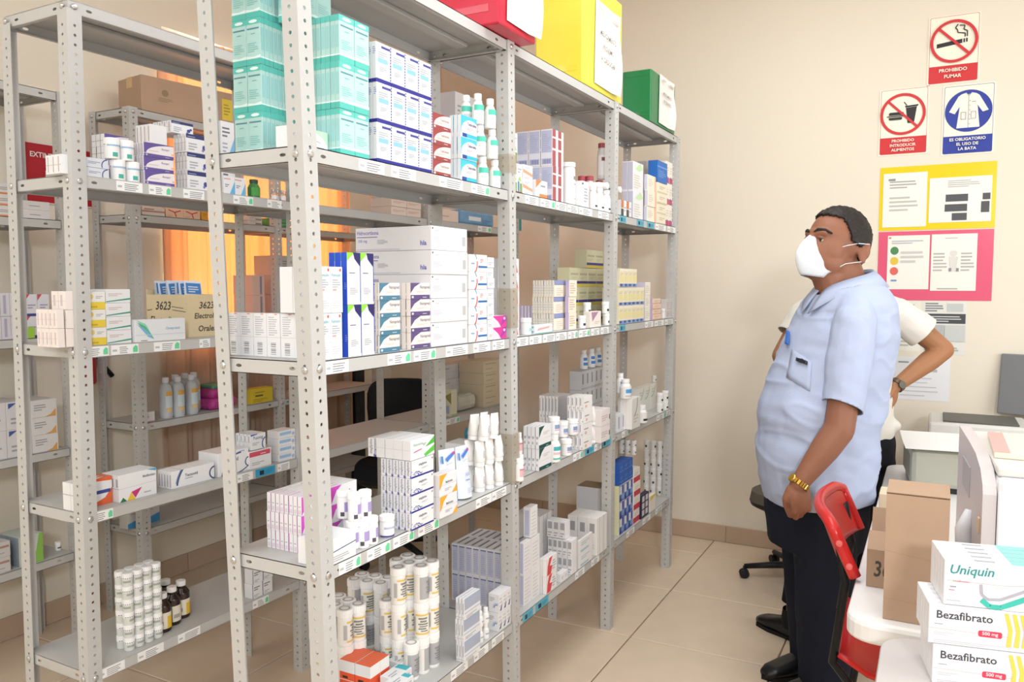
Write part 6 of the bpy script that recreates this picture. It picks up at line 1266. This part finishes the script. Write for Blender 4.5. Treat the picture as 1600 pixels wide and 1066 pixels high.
# ------------------------------------------------------------------ the two men
SKIN = mat('#90604a', .5, spec=.35, noise=.06, nscale=25., bump=.06, name='skin')
SKIN2 = mat('#a67452', .5, spec=.35, noise=.05, nscale=25., name='skin_two')
def ell(bm, c, ax, r):
    """ellipsoid: centre, axes matrix (columns), radii"""
    ret = bmesh.ops.create_icosphere(bm, subdivisions=3, radius=1)
    for v in ret['verts']: v.co = Vector(c)+ax @ Vector((v.co.x*r[0], v.co.y*r[1], v.co.z*r[2]))
def cap(bm, a, b, ra, rb, n=14):
    a, b = Vector(a), Vector(b); t = (b-a); L = t.length; t.normalize(); q = t.to_track_quat('Z', 'Y').to_matrix()
    prof = [(ra*math.sin(R_(s)), -ra*math.cos(R_(s))) for s in (0, 30, 60, 90)]+[(rb*math.sin(R_(s)), L-rb*math.cos(R_(s))) for s in (90, 120, 150, 180)]
    rings = []
    for r, z in prof:
        if r < 1e-6: rings.append([bm.verts.new(a+q @ Vector((0, 0, z)))])
        else: rings.append([bm.verts.new(a+q @ Vector((r*math.cos(2*math.pi*i/n), r*math.sin(2*math.pi*i/n), z))) for i in range(n)])
    for k in range(len(rings)-1):
        A, B = rings[k], rings[k+1]
        for i in range(n):
            j = (i+1) % n
            if len(A) == 1: bm.faces.new((A[0], B[j], B[i]))
            elif len(B) == 1: bm.faces.new((A[i], A[j], B[0]))
            else: bm.faces.new((A[i], A[j], B[j], B[i]))
def chain(bm, pts, rs):
    for k in range(len(pts)-1): cap(bm, pts[k], pts[k+1], rs[k], rs[k+1])
def loft(bm, sl, n=28, p=2.3):
    """sl: (centre, vec a, vec b); superelliptic sections"""
    rings = []
    for c, a, b in sl:
        R = []
        for i in range(n):
            t = 2*math.pi*i/n; ca, sa = math.cos(t), math.sin(t)
            R.append(bm.verts.new(c+a*math.copysign(abs(ca)**(2/p), ca)+b*math.copysign(abs(sa)**(2/p), sa)))
        rings.append(R)
    for k in range(len(rings)-1):
        for i in range(n): bm.faces.new((rings[k][i], rings[k][(i+1) % n], rings[k+1][(i+1) % n], rings[k+1][i]))
    bm.faces.new(rings[0][::-1]); bm.faces.new(rings[-1])
def fuse(bm, name, voxel, smooth, parent, mt, cuts=(), thick=0., fold=None):
    """one continuous skin over all the volumes; cuts: (point, normal) planes, what lies beyond the normal goes"""
    bmesh.ops.recalc_face_normals(bm, faces=bm.faces); me = bpy.data.meshes.new(name); bm.to_mesh(me); bm.free()
    o = link(name, me)
    me2 = bake(o, name, ('REMESH', dict(mode='VOXEL', voxel_size=voxel, use_smooth_shade=True)), ('SMOOTH', dict(iterations=smooth, factor=.5)))
    if cuts or fold:
        b = bmesh.new(); b.from_mesh(me2)
        if fold:
            b.normal_update()
            for v in b.verts: v.co += v.normal*fold(v.co)
        for (co, no, reg) in cuts:
            geom = b.faces[:]
            if reg: geom = [f for f in geom if reg(f.calc_center_median())]
            es = {e for f in geom for e in f.edges}; vs = {v for f in geom for v in f.verts}
            bmesh.ops.bisect_plane(b, geom=list(vs)+list(es)+geom, dist=1e-6, plane_co=co, plane_no=no)
            kill = [f for f in b.faces if (f.calc_center_median()-Vector(co)).dot(Vector(no)) > 0 and (not reg or reg(f.calc_center_median()))]
            bmesh.ops.delete(b, geom=kill, context='FACES')
        b.to_mesh(me2); b.free()
        if thick:
            o.data = me2; me2 = bake(o, name, ('SOLIDIFY', dict(thickness=thick, offset=0)))
    bpy.data.objects.remove(o)
    me2.materials.clear(); me2.materials.append(mt)
    for p in me2.polygons: p.use_smooth = True
    return link(name, me2, parent)
from mathutils import noise as NZ
def person(label, G, D, fdeg, spec):
    """G ground point, D depth of the body axis; J(u, v, l) = joint seen at pixel u, v, l metres to the person's left"""
    e = empty('person', (0, 0, 0), 0, label, 'person')
    Fv = Vector((math.cos(fdeg), math.sin(fdeg), 0)); Lv = Vector((-Fv.y, Fv.x, 0)); k = -Lv.dot(FW)
    J = lambda u, v, l=0.: deep(u, v, D-k*l)
    return e, Fv, Lv, J
def hand_fist(bm, wrist, down, out, fwd, s=1.):
    """loose fist: down = along the forearm, out = back of hand, fwd = thumb side"""
    w = Vector(wrist); P = lambda d, o, f: w+down*d*s+out*o*s+fwd*f*s
    ax = Matrix((fwd, out, down)).transposed()
    ell(bm, P(.048, 0, 0), ax, (.042*s, .021*s, .05*s))
    for i in range(4):
        f = .031-.0205*i; L = (.9, 1., .95, .78)[i]
        chain(bm, [P(.06, .002, f), P(.092, -.002, f*1.02), P(.108*L+.012, -.026, f), P(.085, -.045, f*.95), P(.066, -.036, f*.95)], [.0115*s, .0108*s, .0102*s, .0095*s, .0085*s])
    chain(bm, [P(.012, -.008, .03), P(.045, -.018, .046), P(.075, -.03, .04), P(.098, -.034, .026)], [.0145*s, .013*s, .0115*s, .0095*s])
# ---------------- the man in the pale blue shirt
G1 = hit(1287, 1069, 2, 0); D1 = (G1-CAM).dot(FW); fd1 = math.atan2(.73, -.68)
p1, F1, L1, J = person('man in pale blue short sleeved shirt and white mask looking at the shelves', G1, D1, fd1, None)
Zv = Vector((0, 0, 1)); s1 = D1/1250.
def sect(uf, ub, v, b, l=0., tilt=0.):
    c = J((uf+ub)/2, v, l); h = (ub-uf)/2*s1; kk = abs(L1.dot(RT)); cf = abs(F1.dot(RT)); a = math.sqrt(max(h*h-(kk*b)**2, .0025))/cf
    return c, a, b
TOR = [(1200, 1352, 775, .195), (1190, 1358, 745, .2), (1187, 1362, 700, .205), (1190, 1370, 650, .21), (1205, 1378, 600, .21), (1222, 1384, 560, .212), (1238, 1387, 525, .215), (1252, 1388, 498, .205), (1264, 1385, 474, .185), (1278, 1377, 453, .14), (1293, 1366, 436, .09)]
# skin: one continuous body
b = bmesh.new()
loft(b, [(c, F1*(a-.03), L1*(q-.03)) for c, a, q in (sect(*t) for t in TOR)])
ax = Matrix((F1, L1, Zv)).transposed()
HC = J(1304, 387, 0); hy = fd1+R_(5); FH = Vector((math.cos(hy), math.sin(hy), 0)); LH = Vector((-FH.y, FH.x, 0)); pt = R_(9)
Fh = FH*math.cos(pt)+Zv*math.sin(pt); Uh = Zv*math.cos(pt)-FH*math.sin(pt); AH = Matrix((Fh, LH, Uh)).transposed()*1.07
H_ = lambda f, l, u: HC+AH @ Vector((f, l, u))
ell(b, H_(-.012, 0, .035), AH, (.112, .084, .105)); ell(b, H_(.03, 0, -.03), AH, (.085, .072, .1)); ell(b, H_(.055, 0, -.085), AH, (.05, .052, .045)); ell(b, H_(.0, 0, -.075), AH, (.075, .066, .055))
ell(b, H_(.088, 0, .035), AH, (.022, .055, .02)); cap(b, H_(.1, 0, .03), H_(.125, 0, -.018), .011, .017); ell(b, H_(.04, .03, -.02), AH, (.052, .046, .06)); ell(b, H_(.04, -.03, -.02), AH, (.052, .046, .06))
for s in (-1, 1):
    AE = AH @ Matrix.Rotation(R_(-18*s), 3, 'Z'); ell(b, H_(-.052, s*.083, -.012), AE, (.02, .007, .034)); ell(b, H_(-.063, s*.089, -.005), AE, (.013, .008, .032)); ell(b, H_(-.052, s*.086, -.042), AE, (.012, .008, .012))
cap(b, J(1330, 468, 0), H_(-.04, 0, -.06), .078, .07); cap(b, J(1306, 458, 0), H_(.02, 0, -.085), .066, .062); ell(b, H_(.03, .03, -.06), AH, (.06, .042, .05)); ell(b, H_(.03, -.03, -.06), AH, (.06, .042, .05))
SHl, ELl, WRl = J(1336, 503, .2), J(1311, 672, .255), J(1248, 757, .26)
SHr, ELr, WRr = J(1318, 500, -.2), J(1310, 660, -.25), J(1262, 750, -.24)
for S, E, Wd in ((SHl, ELl, WRl), (SHr, ELr, WRr)):
    chain(b, [S, S.lerp(E, .5), E, E.lerp(Wd, .35), Wd], [.058, .054, .052, .05, .031])
dn = (J(1253, 800, .262)-WRl).normalized(); ot = (L1-dn*L1.dot(dn)).normalized(); fw_ = ot.cross(dn); fw_ = fw_ if fw_.dot(F1) > 0 else -fw_
hand_fist(b, WRl, dn, ot, fw_)
ot2 = (-L1+dn*L1.dot(dn)).normalized(); hand_fist(b, WRr, dn, ot2, fw_)
HPl, KNl, ANl = J(1292, 790, .09), J(1288, 905, .1), J(1287, 1035, .1)
HPr, KNr, ANr = J(1270, 790, -.09), J(1268, 905, -.1), J(1272, 1030, -.1)
for hp, kn, an in ((HPl, KNl, ANl), (HPr, KNr, ANr)):
    an.z = .09; chain(b, [hp, kn, an], [.08, .058, .04]); cap(b, an-Zv*.04, an+F1*.1-Zv*.06, .03, .02)
fuse(b, 'body', .0052, 3, p1, SKIN)
# shirt
b = bmesh.new(); SHB = mat('#b0bad4', .75, spec=.2, bump=.35, nscale=240., noise=.02, name='pale_blue_cotton')
loft(b, [(c, F1*a, L1*q) for c, a, q in (sect(*t) for t in [(1206, 1350, 800, .19)]+TOR)])
SLl = J(1311, 640, .255)
for S in (SHl, SHr): ell(b, S-Zv*.03, ax, (.07, .06, .085))
cap(b, SHl-Zv*.005, J(1336, 462, .07), .072, .055); cap(b, SHr-Zv*.005, J(1326, 462, -.07), .072, .055)
n_arm = (ELl-SHl).normalized(); n_cut = (n_arm+F1*.0+Zv*-.0).normalized()
cutp = J(1311, 636, .255)
def near(P, R): 
    P = Vector(P); return lambda c: (c-P).length < R
hemn = (-Zv+F1*-.06).normalized()
def fold(co):
    q = co-G1; f, l, z = q.dot(F1), q.dot(L1), q.z
    side = 1 if l > 0 else .6
    v = .010*NZ.noise(Vector((f*7+z*5, l*4, z*9-f*6)))+.0055*NZ.noise(Vector((f*14-z*12, l*9, z*22)))
    arm = math.exp(-((z-.98)/.16)**2)*.006*math.sin(34*z+18*f)
    return v*side*(1 if z < 1.42 else .4)+arm*(1 if l < .24 else 0)+.006*max(0, 1-6*abs(NZ.noise(Vector((f*5+z*7, l*3, z*6-f*7)))))**2*(1 if z < 1.42 else .3)
nr = near(SHl.lerp(ELl, .93), .2); nr2 = near(SHr.lerp(ELr, .93), .2)
tilt = (n_arm+F1*.25).normalized(); n_arm2 = (ELr-SHr).normalized()
tor_c = lambda c: True
shirt = fuse(b, 'shirt', .0085, 4, p1, SHB, cuts=[(J(1270, 777, .0), hemn, None), (J(1312, 446, 0), (Zv*.84+F1*.54).normalized(), near(J(1318, 436, 0), .125))], thick=.004, fold=fold)
for S, E, nn in ((SHl, ELl, tilt), (SHr, ELr, n_arm2)):
    b = bmesh.new(); chain(b, [S-Zv*.01, S.lerp(E, .5), S.lerp(E, .9)], [.078, .074, .068])
    fuse(b, 'sleeve', .008, 3, shirt, SHB, cuts=[(S.lerp(E, .79), nn, None)], thick=.004, fold=lambda co: .006*NZ.noise(co*9)+.004*NZ.noise(co*22))
# collar
cb_ = MB(); n = 36; rows = []
NC = J(1326, 446, 0)
for (rad, dz, ext) in ((.078, .045, 0), (.09, .06, 0), (.114, .036, .3), (.142, .0, 1.)):
    R = []
    for i in range(n+1):
        a = R_(-172+344*i/n); front = abs(a)/math.pi
        ex = ext*max(0, front-.8)/.2
        d = -F1*math.cos(a)*rad*1.02+L1*math.sin(a)*rad*.98
        R.append(NC+d+Zv*(dz-.075*front**1.6-.045*ex)+F1*(.02*front+.035*ex))
    rows.append(R)
vs = [v for R in rows for v in R]
cb_.faces(vs, [(k*(n+1)+i, k*(n+1)+i+1, (k+1)*(n+1)+i+1, (k+1)*(n+1)+i) for k in range(3) for i in range(n)], SHB, True)
co = cb_.build('collar', shirt, weld=True); co.data = bake(co, 'collar', ('SOLIDIFY', dict(thickness=.004, offset=0)))
# breast pocket with a dark phone top, and a pen
def on_shirt(u, v):
    """first point of the shirt seen at a pixel"""
    d = ray(u, v).normalized(); ok, loc, nor, idx = shirt.ray_cast(CAM, d); return (loc, nor) if ok else (J(u, v, .1), -FW)
def patch(name, parent, uv, mt, lift=.004, thick=.003, n=6):
    """cloth or thing lying on the shirt, corners at four pixels (tl, tr, br, bl)"""
    mb = MB(); vs = []
    for k in range(n+1):
        for i in range(n+1):
            a, c = i/n, k/n; u = (uv[0][0]*(1-a)+uv[1][0]*a)*(1-c)+(uv[3][0]*(1-a)+uv[2][0]*a)*c; v = (uv[0][1]*(1-a)+uv[1][1]*a)*(1-c)+(uv[3][1]*(1-a)+uv[2][1]*a)*c
            p, q = on_shirt(u, v); vs.append(p+q*lift)
    mb.faces(vs, [(k*(n+1)+i, k*(n+1)+i+1, (k+1)*(n+1)+i+1, (k+1)*(n+1)+i) for k in range(n) for i in range(n)], mt, True)
    o = mb.build(name, parent, weld=True); o.data = bake(o, name, ('SOLIDIFY', dict(thickness=thick, offset=0))); return o
patch('pocket', shirt, [(1238, 545), (1269, 566), (1266, 612), (1229, 590)], SHB, .002, .0015)
o = patch('phone', None, [(1248, 561), (1264, 567), (1263, 572), (1247, 566)], mat('#22242a', .3), .011, .006); tag(o, 'dark phone edge showing over the shirt pocket', 'phone')
o = patch('pen', None, [(1233, 519), (1237, 520), (1236, 541), (1231, 539)], mat('#2f6fc8', .3), .012, .005); tag(o, 'blue pen clipped in the pale blue shirt pocket', 'pen')
# trousers
NVY = mat('#1b1f2c', .8, spec=.2, bump=.3, nscale=200., name='navy_trousers')
b = bmesh.new()
loft(b, [(c, F1*(a), L1*q) for c, a, q in (sect(*t) for t in [(1206, 1346, 850, .16), (1203, 1347, 800, .19), (1203, 1348, 770, .185), (1203, 1352, 735, .18)])])
for hp, kn, an, uu in ((HPl, KNl, ANl, 0), (HPr, KNr, ANr, 1)): chain(b, [hp, hp.lerp(kn, .5), kn, kn.lerp(an, .5), an-Zv*.05], [.115, .112, .103, .095, .09])
def foldt(co): q = co-G1; return .006*NZ.noise(Vector((q.dot(F1)*9, q.dot(L1)*9, q.z*5)))+.004*NZ.noise(Vector((q.dot(F1)*20, q.dot(L1)*20, q.z*14)))
fuse(b, 'trousers', .009, 4, p1, NVY, cuts=[((0, 0, .035), (0, 0, -1), None), ((0, 0, J(1280, 745, 0).z), (0, 0, 1), None)], thick=.004, fold=foldt)
# shoes
LEA = mat('#15161a', .3, spec=.5)
def shoe(P, F, mt, parent, L=.285):
    b = bmesh.new(); Lq = Vector((-F.y, F.x, 0)); A = Matrix((F, Lq, Zv)).transposed(); P = Vector((P.x, P.y, 0))
    loft(b, [(P+F*f+Zv*(h*.5+.002), F.cross(Lq)*0+Zv*(h*.5), Lq*w_) for f, h, w_ in [(-.085, .05, .028), (-.07, .085, .036), (-.02, .095, .041), (.05, .08, .045), (.11, .06, .05), (.165, .045, .045), (.195, .03, .026)]], p=2.6)
    o = fuse(b, 'shoe', .007, 3, parent, mt)
    s = MB(); pts = [(-.09, .0), (-.075, .034), (0, .036), (.1, .052), (.17, .046), (.203, .0), (.17, -.046), (.1, -.052), (0, -.036), (-.075, -.034)]
    s.faces([P+F*a+Lq*c+Zv*z for z in (.0, .016) for a, c in pts], [tuple(range(10))[::-1], tuple(range(10, 20))]+[(i, (i+1) % 10, 10+(i+1) % 10, 10+i) for i in range(10)], mat('#101013', .6)); s.build('sole', o)
shoe(ANl, F1, LEA, p1); shoe(ANr+F1*.03, F1, LEA, p1)
# hair: a cap of hair over the skull, kept where hair grows
HAIR = mat('#231d1b', .55, spec=.4, noise=.25, nscale=90., bump=.5, name='dark_hair')
def hair(center, A, r, keep, parent, mt, disp=.004):
    b = bmesh.new(); bmesh.ops.create_icosphere(b, subdivisions=6, radius=1)
    kill = [f for f in b.faces if not keep(Vector((f.calc_center_median().x*r[0], f.calc_center_median().y*r[1], f.calc_center_median().z*r[2])))]
    bmesh.ops.delete(b, geom=kill, context='FACES')
    for v in b.verts:
        q = v.co.copy(); d = 1+disp/.1*NZ.noise(Vector((q.x*9, q.y*14, q.z*9)))*.8+disp/.1*.5*NZ.noise(Vector((q.x*30, q.y*60, q.z*30)))
        v.co = center+A @ Vector((q.x*r[0]*d, q.y*r[1]*d, q.z*r[2]*d))
    me = bpy.data.meshes.new('hair'); b.to_mesh(me); b.free(); me.materials.append(mt)
    o = link('hair', me, parent); o.data = bake(o, 'hair', ('SOLIDIFY', dict(thickness=.014, offset=-1)))
    for p in o.data.polygons: p.use_smooth = True
    return o
def keep1(q):
    f, l, u = q
    if f > .05: return u > .058+.3*(f-.05)
    if f > .024: return u > -.012+2.5*(f-.022)
    if f > -.045: return u > -.03+.3*max(0, f+.02)
    return u > -.092
hair(H_(-.014, 0, .036), AH, (.121, .093, .114), keep1, p1, HAIR)
# eyes and brows
EYW, EYD = mat('#b5a89e', .25, spec=.6), mat('#1e1512', .2, spec=.7)
for s in (-1, 1):
    b = MB(); C = H_(.088, s*.033, .008)
    b.lathe([(0, -.0098), (.0065, -.008), (.009, -.004), (.0098, 0), (.009, .004), (.0065, .008), (0, .0098)], EYW, 16, Matrix.Translation(C)); eo = b.build('eye', p1)
    b = MB(); b.lathe([(.0, .0014), (.0045, .0008), (.0068, -.0006)], EYD, 14, Matrix.Translation(C+Fh*.0096+LH*s*.0015) @ AH.to_4x4() @ Matrix.Rotation(R_(90), 4, 'Y')); b.build('iris', eo)
    b = MB(); b.tube([H_(.106, s*.01, .036), H_(.106, s*.026, .044), H_(.093, s*.046, .044), H_(.073, s*.063, .033)], [.004, .0065, .006, .003], HAIR, 8); b.build('eyebrow', p1)
    b = MB(); b.tube([H_(.098, s*.02, .017), H_(.1, s*.033, .0195), H_(.094, s*.046, .015)], [.0045, .0062, .0045], mat('#8a5a48', .5), 8); b.build('eyelid', p1)
# mask: folded cup with a centre ridge, two ear loops
MSK = mat('#dcdfe4', .7, spec=.2, bump=.25, nscale=300.)
def mask_pt(a, c):
    """a -1..1 across, c 0..1 from chin to nose"""
    w_ = .028+.036*math.sin(math.pi*min(1, .08+c*.95))**.8
    l = a*w_; bulge = .055*(1-abs(a)**1.5)*(math.sin(math.pi*(.12+.82*c))**.6)
    return H_(.087-(.034+.026*math.sin(math.pi*c))*abs(a)**1.6+bulge+.018*(1-abs(c-.45)), l, -.118+.142*c)
mk = shell(lambda a, c: mask_pt(2*a-1, c), 20, 18, .0022, MSK, 'face_mask', p1)
for p in mk.data.polygons: p.use_smooth = True
rg = MB(); rg.tube([mask_pt(0, c/10)+Fh*.0005 for c in range(11)], .0013, MSK, 6); rg.tube([mask_pt(a/10, .45)+Fh*.001 for a in range(-10, 11)], .0008, mat('#d6d9e0', .7), 6); rg.build('mask_seam', mk)
for s in (-1, 1):
    b = MB(); b.tube([mask_pt(s, .72), H_(.02, s*.083, -.0), H_(-.02, s*.09, .014), H_(-.066, s*.094, .018)], .0017, MSK, 6); b.tube([mask_pt(s, .12), H_(.01, s*.076, -.062), H_(-.03, s*.086, -.05), H_(-.07, s*.092, -.04)], .0017, MSK, 6); b.build('ear_loop', mk)
# gold bracelet watch
GOLD = mat('#c9a24a', .25, metal=.95)
b = MB(); q = (WRl-ELl).normalized(); A = q.to_track_quat('Z', 'Y').to_matrix().to_4x4(); M = Matrix.Translation(WRl-q*.004) @ A
for i in range(20):
    a = 2*math.pi*i/20; b.box((-.0028, -.0048, -.009), (.0028, .0048, .009), GOLD, c=.001, M=M @ Matrix.Rotation(a, 4, 'Z') @ Matrix.Translation((.0355, 0, 0)))
wt = b.build('watch', p1)
b = MB(); b.lathe([(0, 0), (.015, 0), (.015, .005), (.012, .007), (0, .007)], GOLD, 18, M @ Matrix.Rotation(math.atan2((A.inverted() @ F1).y, (A.inverted() @ F1).x), 4, 'Z') @ Matrix.Translation((.036, 0, 0)) @ Matrix.Rotation(R_(90), 4, 'Y')); b.build('watch_face', wt)
# ---------------- the man in the white T-shirt behind him
G2 = hit(1318, 1000, 2, 0); D2 = 3.55; fd2 = R_(27.9+28)
p2, F2, L2, K2 = person('man in white T-shirt with hands on hips, half hidden behind the first', G2, D2, fd2, None)
s2 = D2/1250.
TS = [(1283, 1396, 690, .17), (1280, 1398, 660, .175), (1284, 1392, 610, .17), (1284, 1392, 560, .175), (1278, 1398, 520, .18), (1270, 1405, 490, .19), (1285, 1392, 468, .15), (1310, 1362, 452, .08)]
def sect2(ul, ur, v, grow=0.):
    c = K2((ul+ur)/2, v, 0); wv = (ur-ul)/2*s2; b_ = .125; a = math.sqrt(max(wv*wv-(b_*abs(F2.dot(RT)))**2, .002))/abs(L2.dot(RT))
    return c, b_+grow, a+grow
b = bmesh.new()
loft(b, [(c, F2*x, L2*y) for c, x, y in (sect2(*t[:3], -.02) for t in TS)])
c2 = K2(1316, 402, 0); A2m = Matrix((F2, L2, Zv)).transposed(); T_ = lambda f, l, u: c2+A2m @ Vector((f, l, u))
ell(b, T_(-.01, 0, .03), A2m, (.095, .072, .092)); ell(b, T_(.028, 0, -.03), A2m, (.072, .062, .085)); ell(b, T_(.045, 0, -.075), A2m, (.042, .045, .04)); cap(b, T_(.085, 0, .02), T_(.105, 0, -.018), .009, .014)
for s in (-1, 1): ell(b, T_(-.015, s*.075, -.008), A2m, (.017, .007, .03))
cap(b, K2(1334, 465, 0), T_(-.02, 0, -.05), .058, .056)
# his right arm is the one bent out at the right of the picture
R2S, R2E, R2W = K2(1404, 490, -.05), K2(1474, 547, -.02), K2(1399, 604, .08)
L2S, L2E, L2W = K2(1262, 490, 0), K2(1222, 556, .02), K2(1262, 622, .1)
for S, E, Wd in ((R2S, R2E, R2W), (L2S, L2E, L2W)): chain(b, [S, S.lerp(E, .55), E, E.lerp(Wd, .3), Wd], [.056, .05, .044, .046, .028])
def hand_hip(bm, w_, d, out, side, s=1.):
    P = lambda a, o, f: w_+d*a*s+out*o*s+side*f*s; A = Matrix((side, out, d)).transposed()
    ell(bm, P(.045, 0, 0), A, (.036*s, .018*s, .048*s))
    for i in range(4):
        f = .028-.019*i; Ln = (.9, 1., .94, .75)[i]
        chain(bm, [P(.07, 0, f), P(.07+.038*Ln, -.004, f*1.15), P(.07+.064*Ln, -.014, f*1.2), P(.07+.08*Ln, -.026, f*1.2)], [.0105*s, .0098*s, .009*s, .008*s])
    chain(bm, [P(.01, -.004, .026), P(.04, -.012, .05), P(.066, -.02, .056), P(.086, -.026, .05)], [.013*s, .012*s, .0105*s, .009*s])
dR = (K2(1391, 655, .05)-R2W).normalized(); oR = (-L2*.5-F2*.85); oR = (oR-dR*oR.dot(dR)).normalized(); hand_hip(b, R2W, dR, oR, dR.cross(oR), .95)
dL = (K2(1282, 660, .06)-L2W).normalized(); oL = (L2*.6-F2*.6); oL = (oL-dL*oL.dot(dL)).normalized(); hand_hip(b, L2W, dL, oL, -dL.cross(oL), .95)
HR, KR, AR = K2(1362, 720, 0), K2(1352, 850, 0), K2(1340, 985, 0); HL, KL, AL = K2(1300, 720, 0), K2(1258, 850, .0), deep(1240, 960, 3.43)
AR.z = AL.z = .085
for h, kn, an in ((HR, KR, AR), (HL, KL, AL)): chain(b, [h, kn, an], [.085, .055, .036]); cap(b, an-Zv*.04, an+F2*.1-Zv*.06, .03, .02)
fuse(b, 'body', .0055, 3, p2, SKIN2)
WHT = mat('#dfdad2', .8, spec=.15, bump=.3, nscale=220., name='white_jersey')
b = bmesh.new(); loft(b, [(c, F2*x, L2*y) for c, x, y in (sect2(*t[:3]) for t in TS)])
eR, eL = R2S.lerp(R2E, .62), L2S.lerp(L2E, .62)
chain(b, [R2S, eR], [.07, .078]); chain(b, [L2S, eL], [.07, .078]); cap(b, R2S, K2(1365, 472, 0), .066, .05); cap(b, L2S, K2(1310, 472, 0), .066, .05)
ell(b, K2(1391, 664, .03), A2m, (.05, .04, .03))
def fold2(co): q = co-G2; return .006*NZ.noise(Vector((q.x*8+q.z*6, q.y*8, q.z*11)))+.004*NZ.noise(Vector((q.x*16, q.y*16-q.z*14, q.z*16)))
nR, nL = (R2E-R2S).normalized(), (L2E-L2S).normalized()
cR, cL = R2S.lerp(R2E, .53), L2S.lerp(L2E, .53)
fuse(b, 'shirt', .009, 4, p2, WHT, cuts=[(cR, nR, near(cR+nR*.07, .13)), (cL, nL, near(cL+nL*.07, .13)), ((0, 0, K2(1340, 684, 0).z), (0, 0, -1), None), (K2(1336, 456, 0), (Zv*.9+F2*.3).normalized(), None)], thick=.004, fold=fold2)
b = bmesh.new(); BLKT = mat('#16181f', .8, spec=.2, bump=.3, nscale=200.)
loft(b, [(c, F2*(x+.006), L2*(y+.004)) for c, x, y in (sect2(*t) for t in [(1278, 1394, 760, 0), (1277, 1396, 720, 0), (1281, 1397, 690, 0), (1283, 1396, 668, -.012)])])
for h, kn, an in ((HR, KR, AR), (HL, KL, AL)): chain(b, [h, h.lerp(kn, .5), kn, kn.lerp(an, .6), an+Zv*.02], [.098, .088, .07, .06, .056])
tr2 = fuse(b, 'trousers', .009, 4, p2, BLKT, cuts=[((0, 0, .155), (0, 0, -1), None), ((0, 0, K2(1340, 676, 0).z), (0, 0, 1), None)], thick=.004)
bb = MB(); bb.lathe([(0, 0), (.006, 0), (.005, .003), (0, .0035)], mat('#9a9a9e', .3, metal=.8), 12, Matrix.Translation(K2(1378, 703, .17)) @ (-FW).to_track_quat('Z', 'Y').to_matrix().to_4x4()); bb.build('pocket_button', tr2)
for an in (AR, AL): shoe(an, F2, LEA, p2); 
for an in (AR, AL):
    b = MB(); b.lathe([(.046, .05), (.05, .09), (.045, .13)], mat('#191a1d', .9), 18, Matrix.Translation((an.x, an.y, 0))); b.build('sock', p2)
def keep2(q):
    f, l, u = q
    if f > .02: return u > .045+.4*(f-.02)
    if f > -.01: return u > -.01
    return u > -.07
hair(T_(-.011, 0, .032), A2m, (.103, .08, .1), keep2, p2, HAIR)
for s in (-1, 1):
    b = MB(); C = T_(.08, s*.03, .002); b.lathe([(0, -.011), (.007, -.009), (.011, 0), (.007, .009), (0, .011)], EYW, 14, Matrix.Translation(C)); eo = b.build('eye', p2)
    b = MB(); b.lathe([(.0, .0005), (.005, 0)], EYD, 12, Matrix.Translation(C+F2*.0108) @ A2m.to_4x4() @ Matrix.Rotation(R_(90), 4, 'Y')); b.build('iris', eo)
b = MB(); b.tube([T_(.088, -.022, -.055), T_(.096, 0, -.053), T_(.088, .022, -.055)], [.003, .005, .003], mat('#8f5448', .5), 8); b.build('mouth', p2)
b = MB(); q = (R2W-R2E).normalized(); M = Matrix.Translation(R2W-q*.012) @ q.to_track_quat('Z', 'Y').to_matrix().to_4x4()
b.lathe([(.031, -.01), (.0335, -.01), (.0335, .01), (.031, .01)], mat('#6a5f50', .3, metal=.7), 24, M); w2 = b.build('watch', p2)
b = MB(); b.lathe([(0, 0), (.016, 0), (.016, .006), (0, .007)], mat('#4a443c', .25, metal=.6), 18, M @ Matrix.Rotation(math.atan2((M.to_3x3().inverted() @ -FW).y, (M.to_3x3().inverted() @ -FW).x), 4, 'Z') @ Matrix.Translation((.032, 0, 0)) @ Matrix.Rotation(R_(90), 4, 'Y')); b.build('watch_face', w2)
# ------------------------------------------------------------------ remove the patterns the copies were made from
for p in PROTO:
    for ch in list(p.children): bpy.data.objects.remove(ch)
    bpy.data.objects.remove(p)
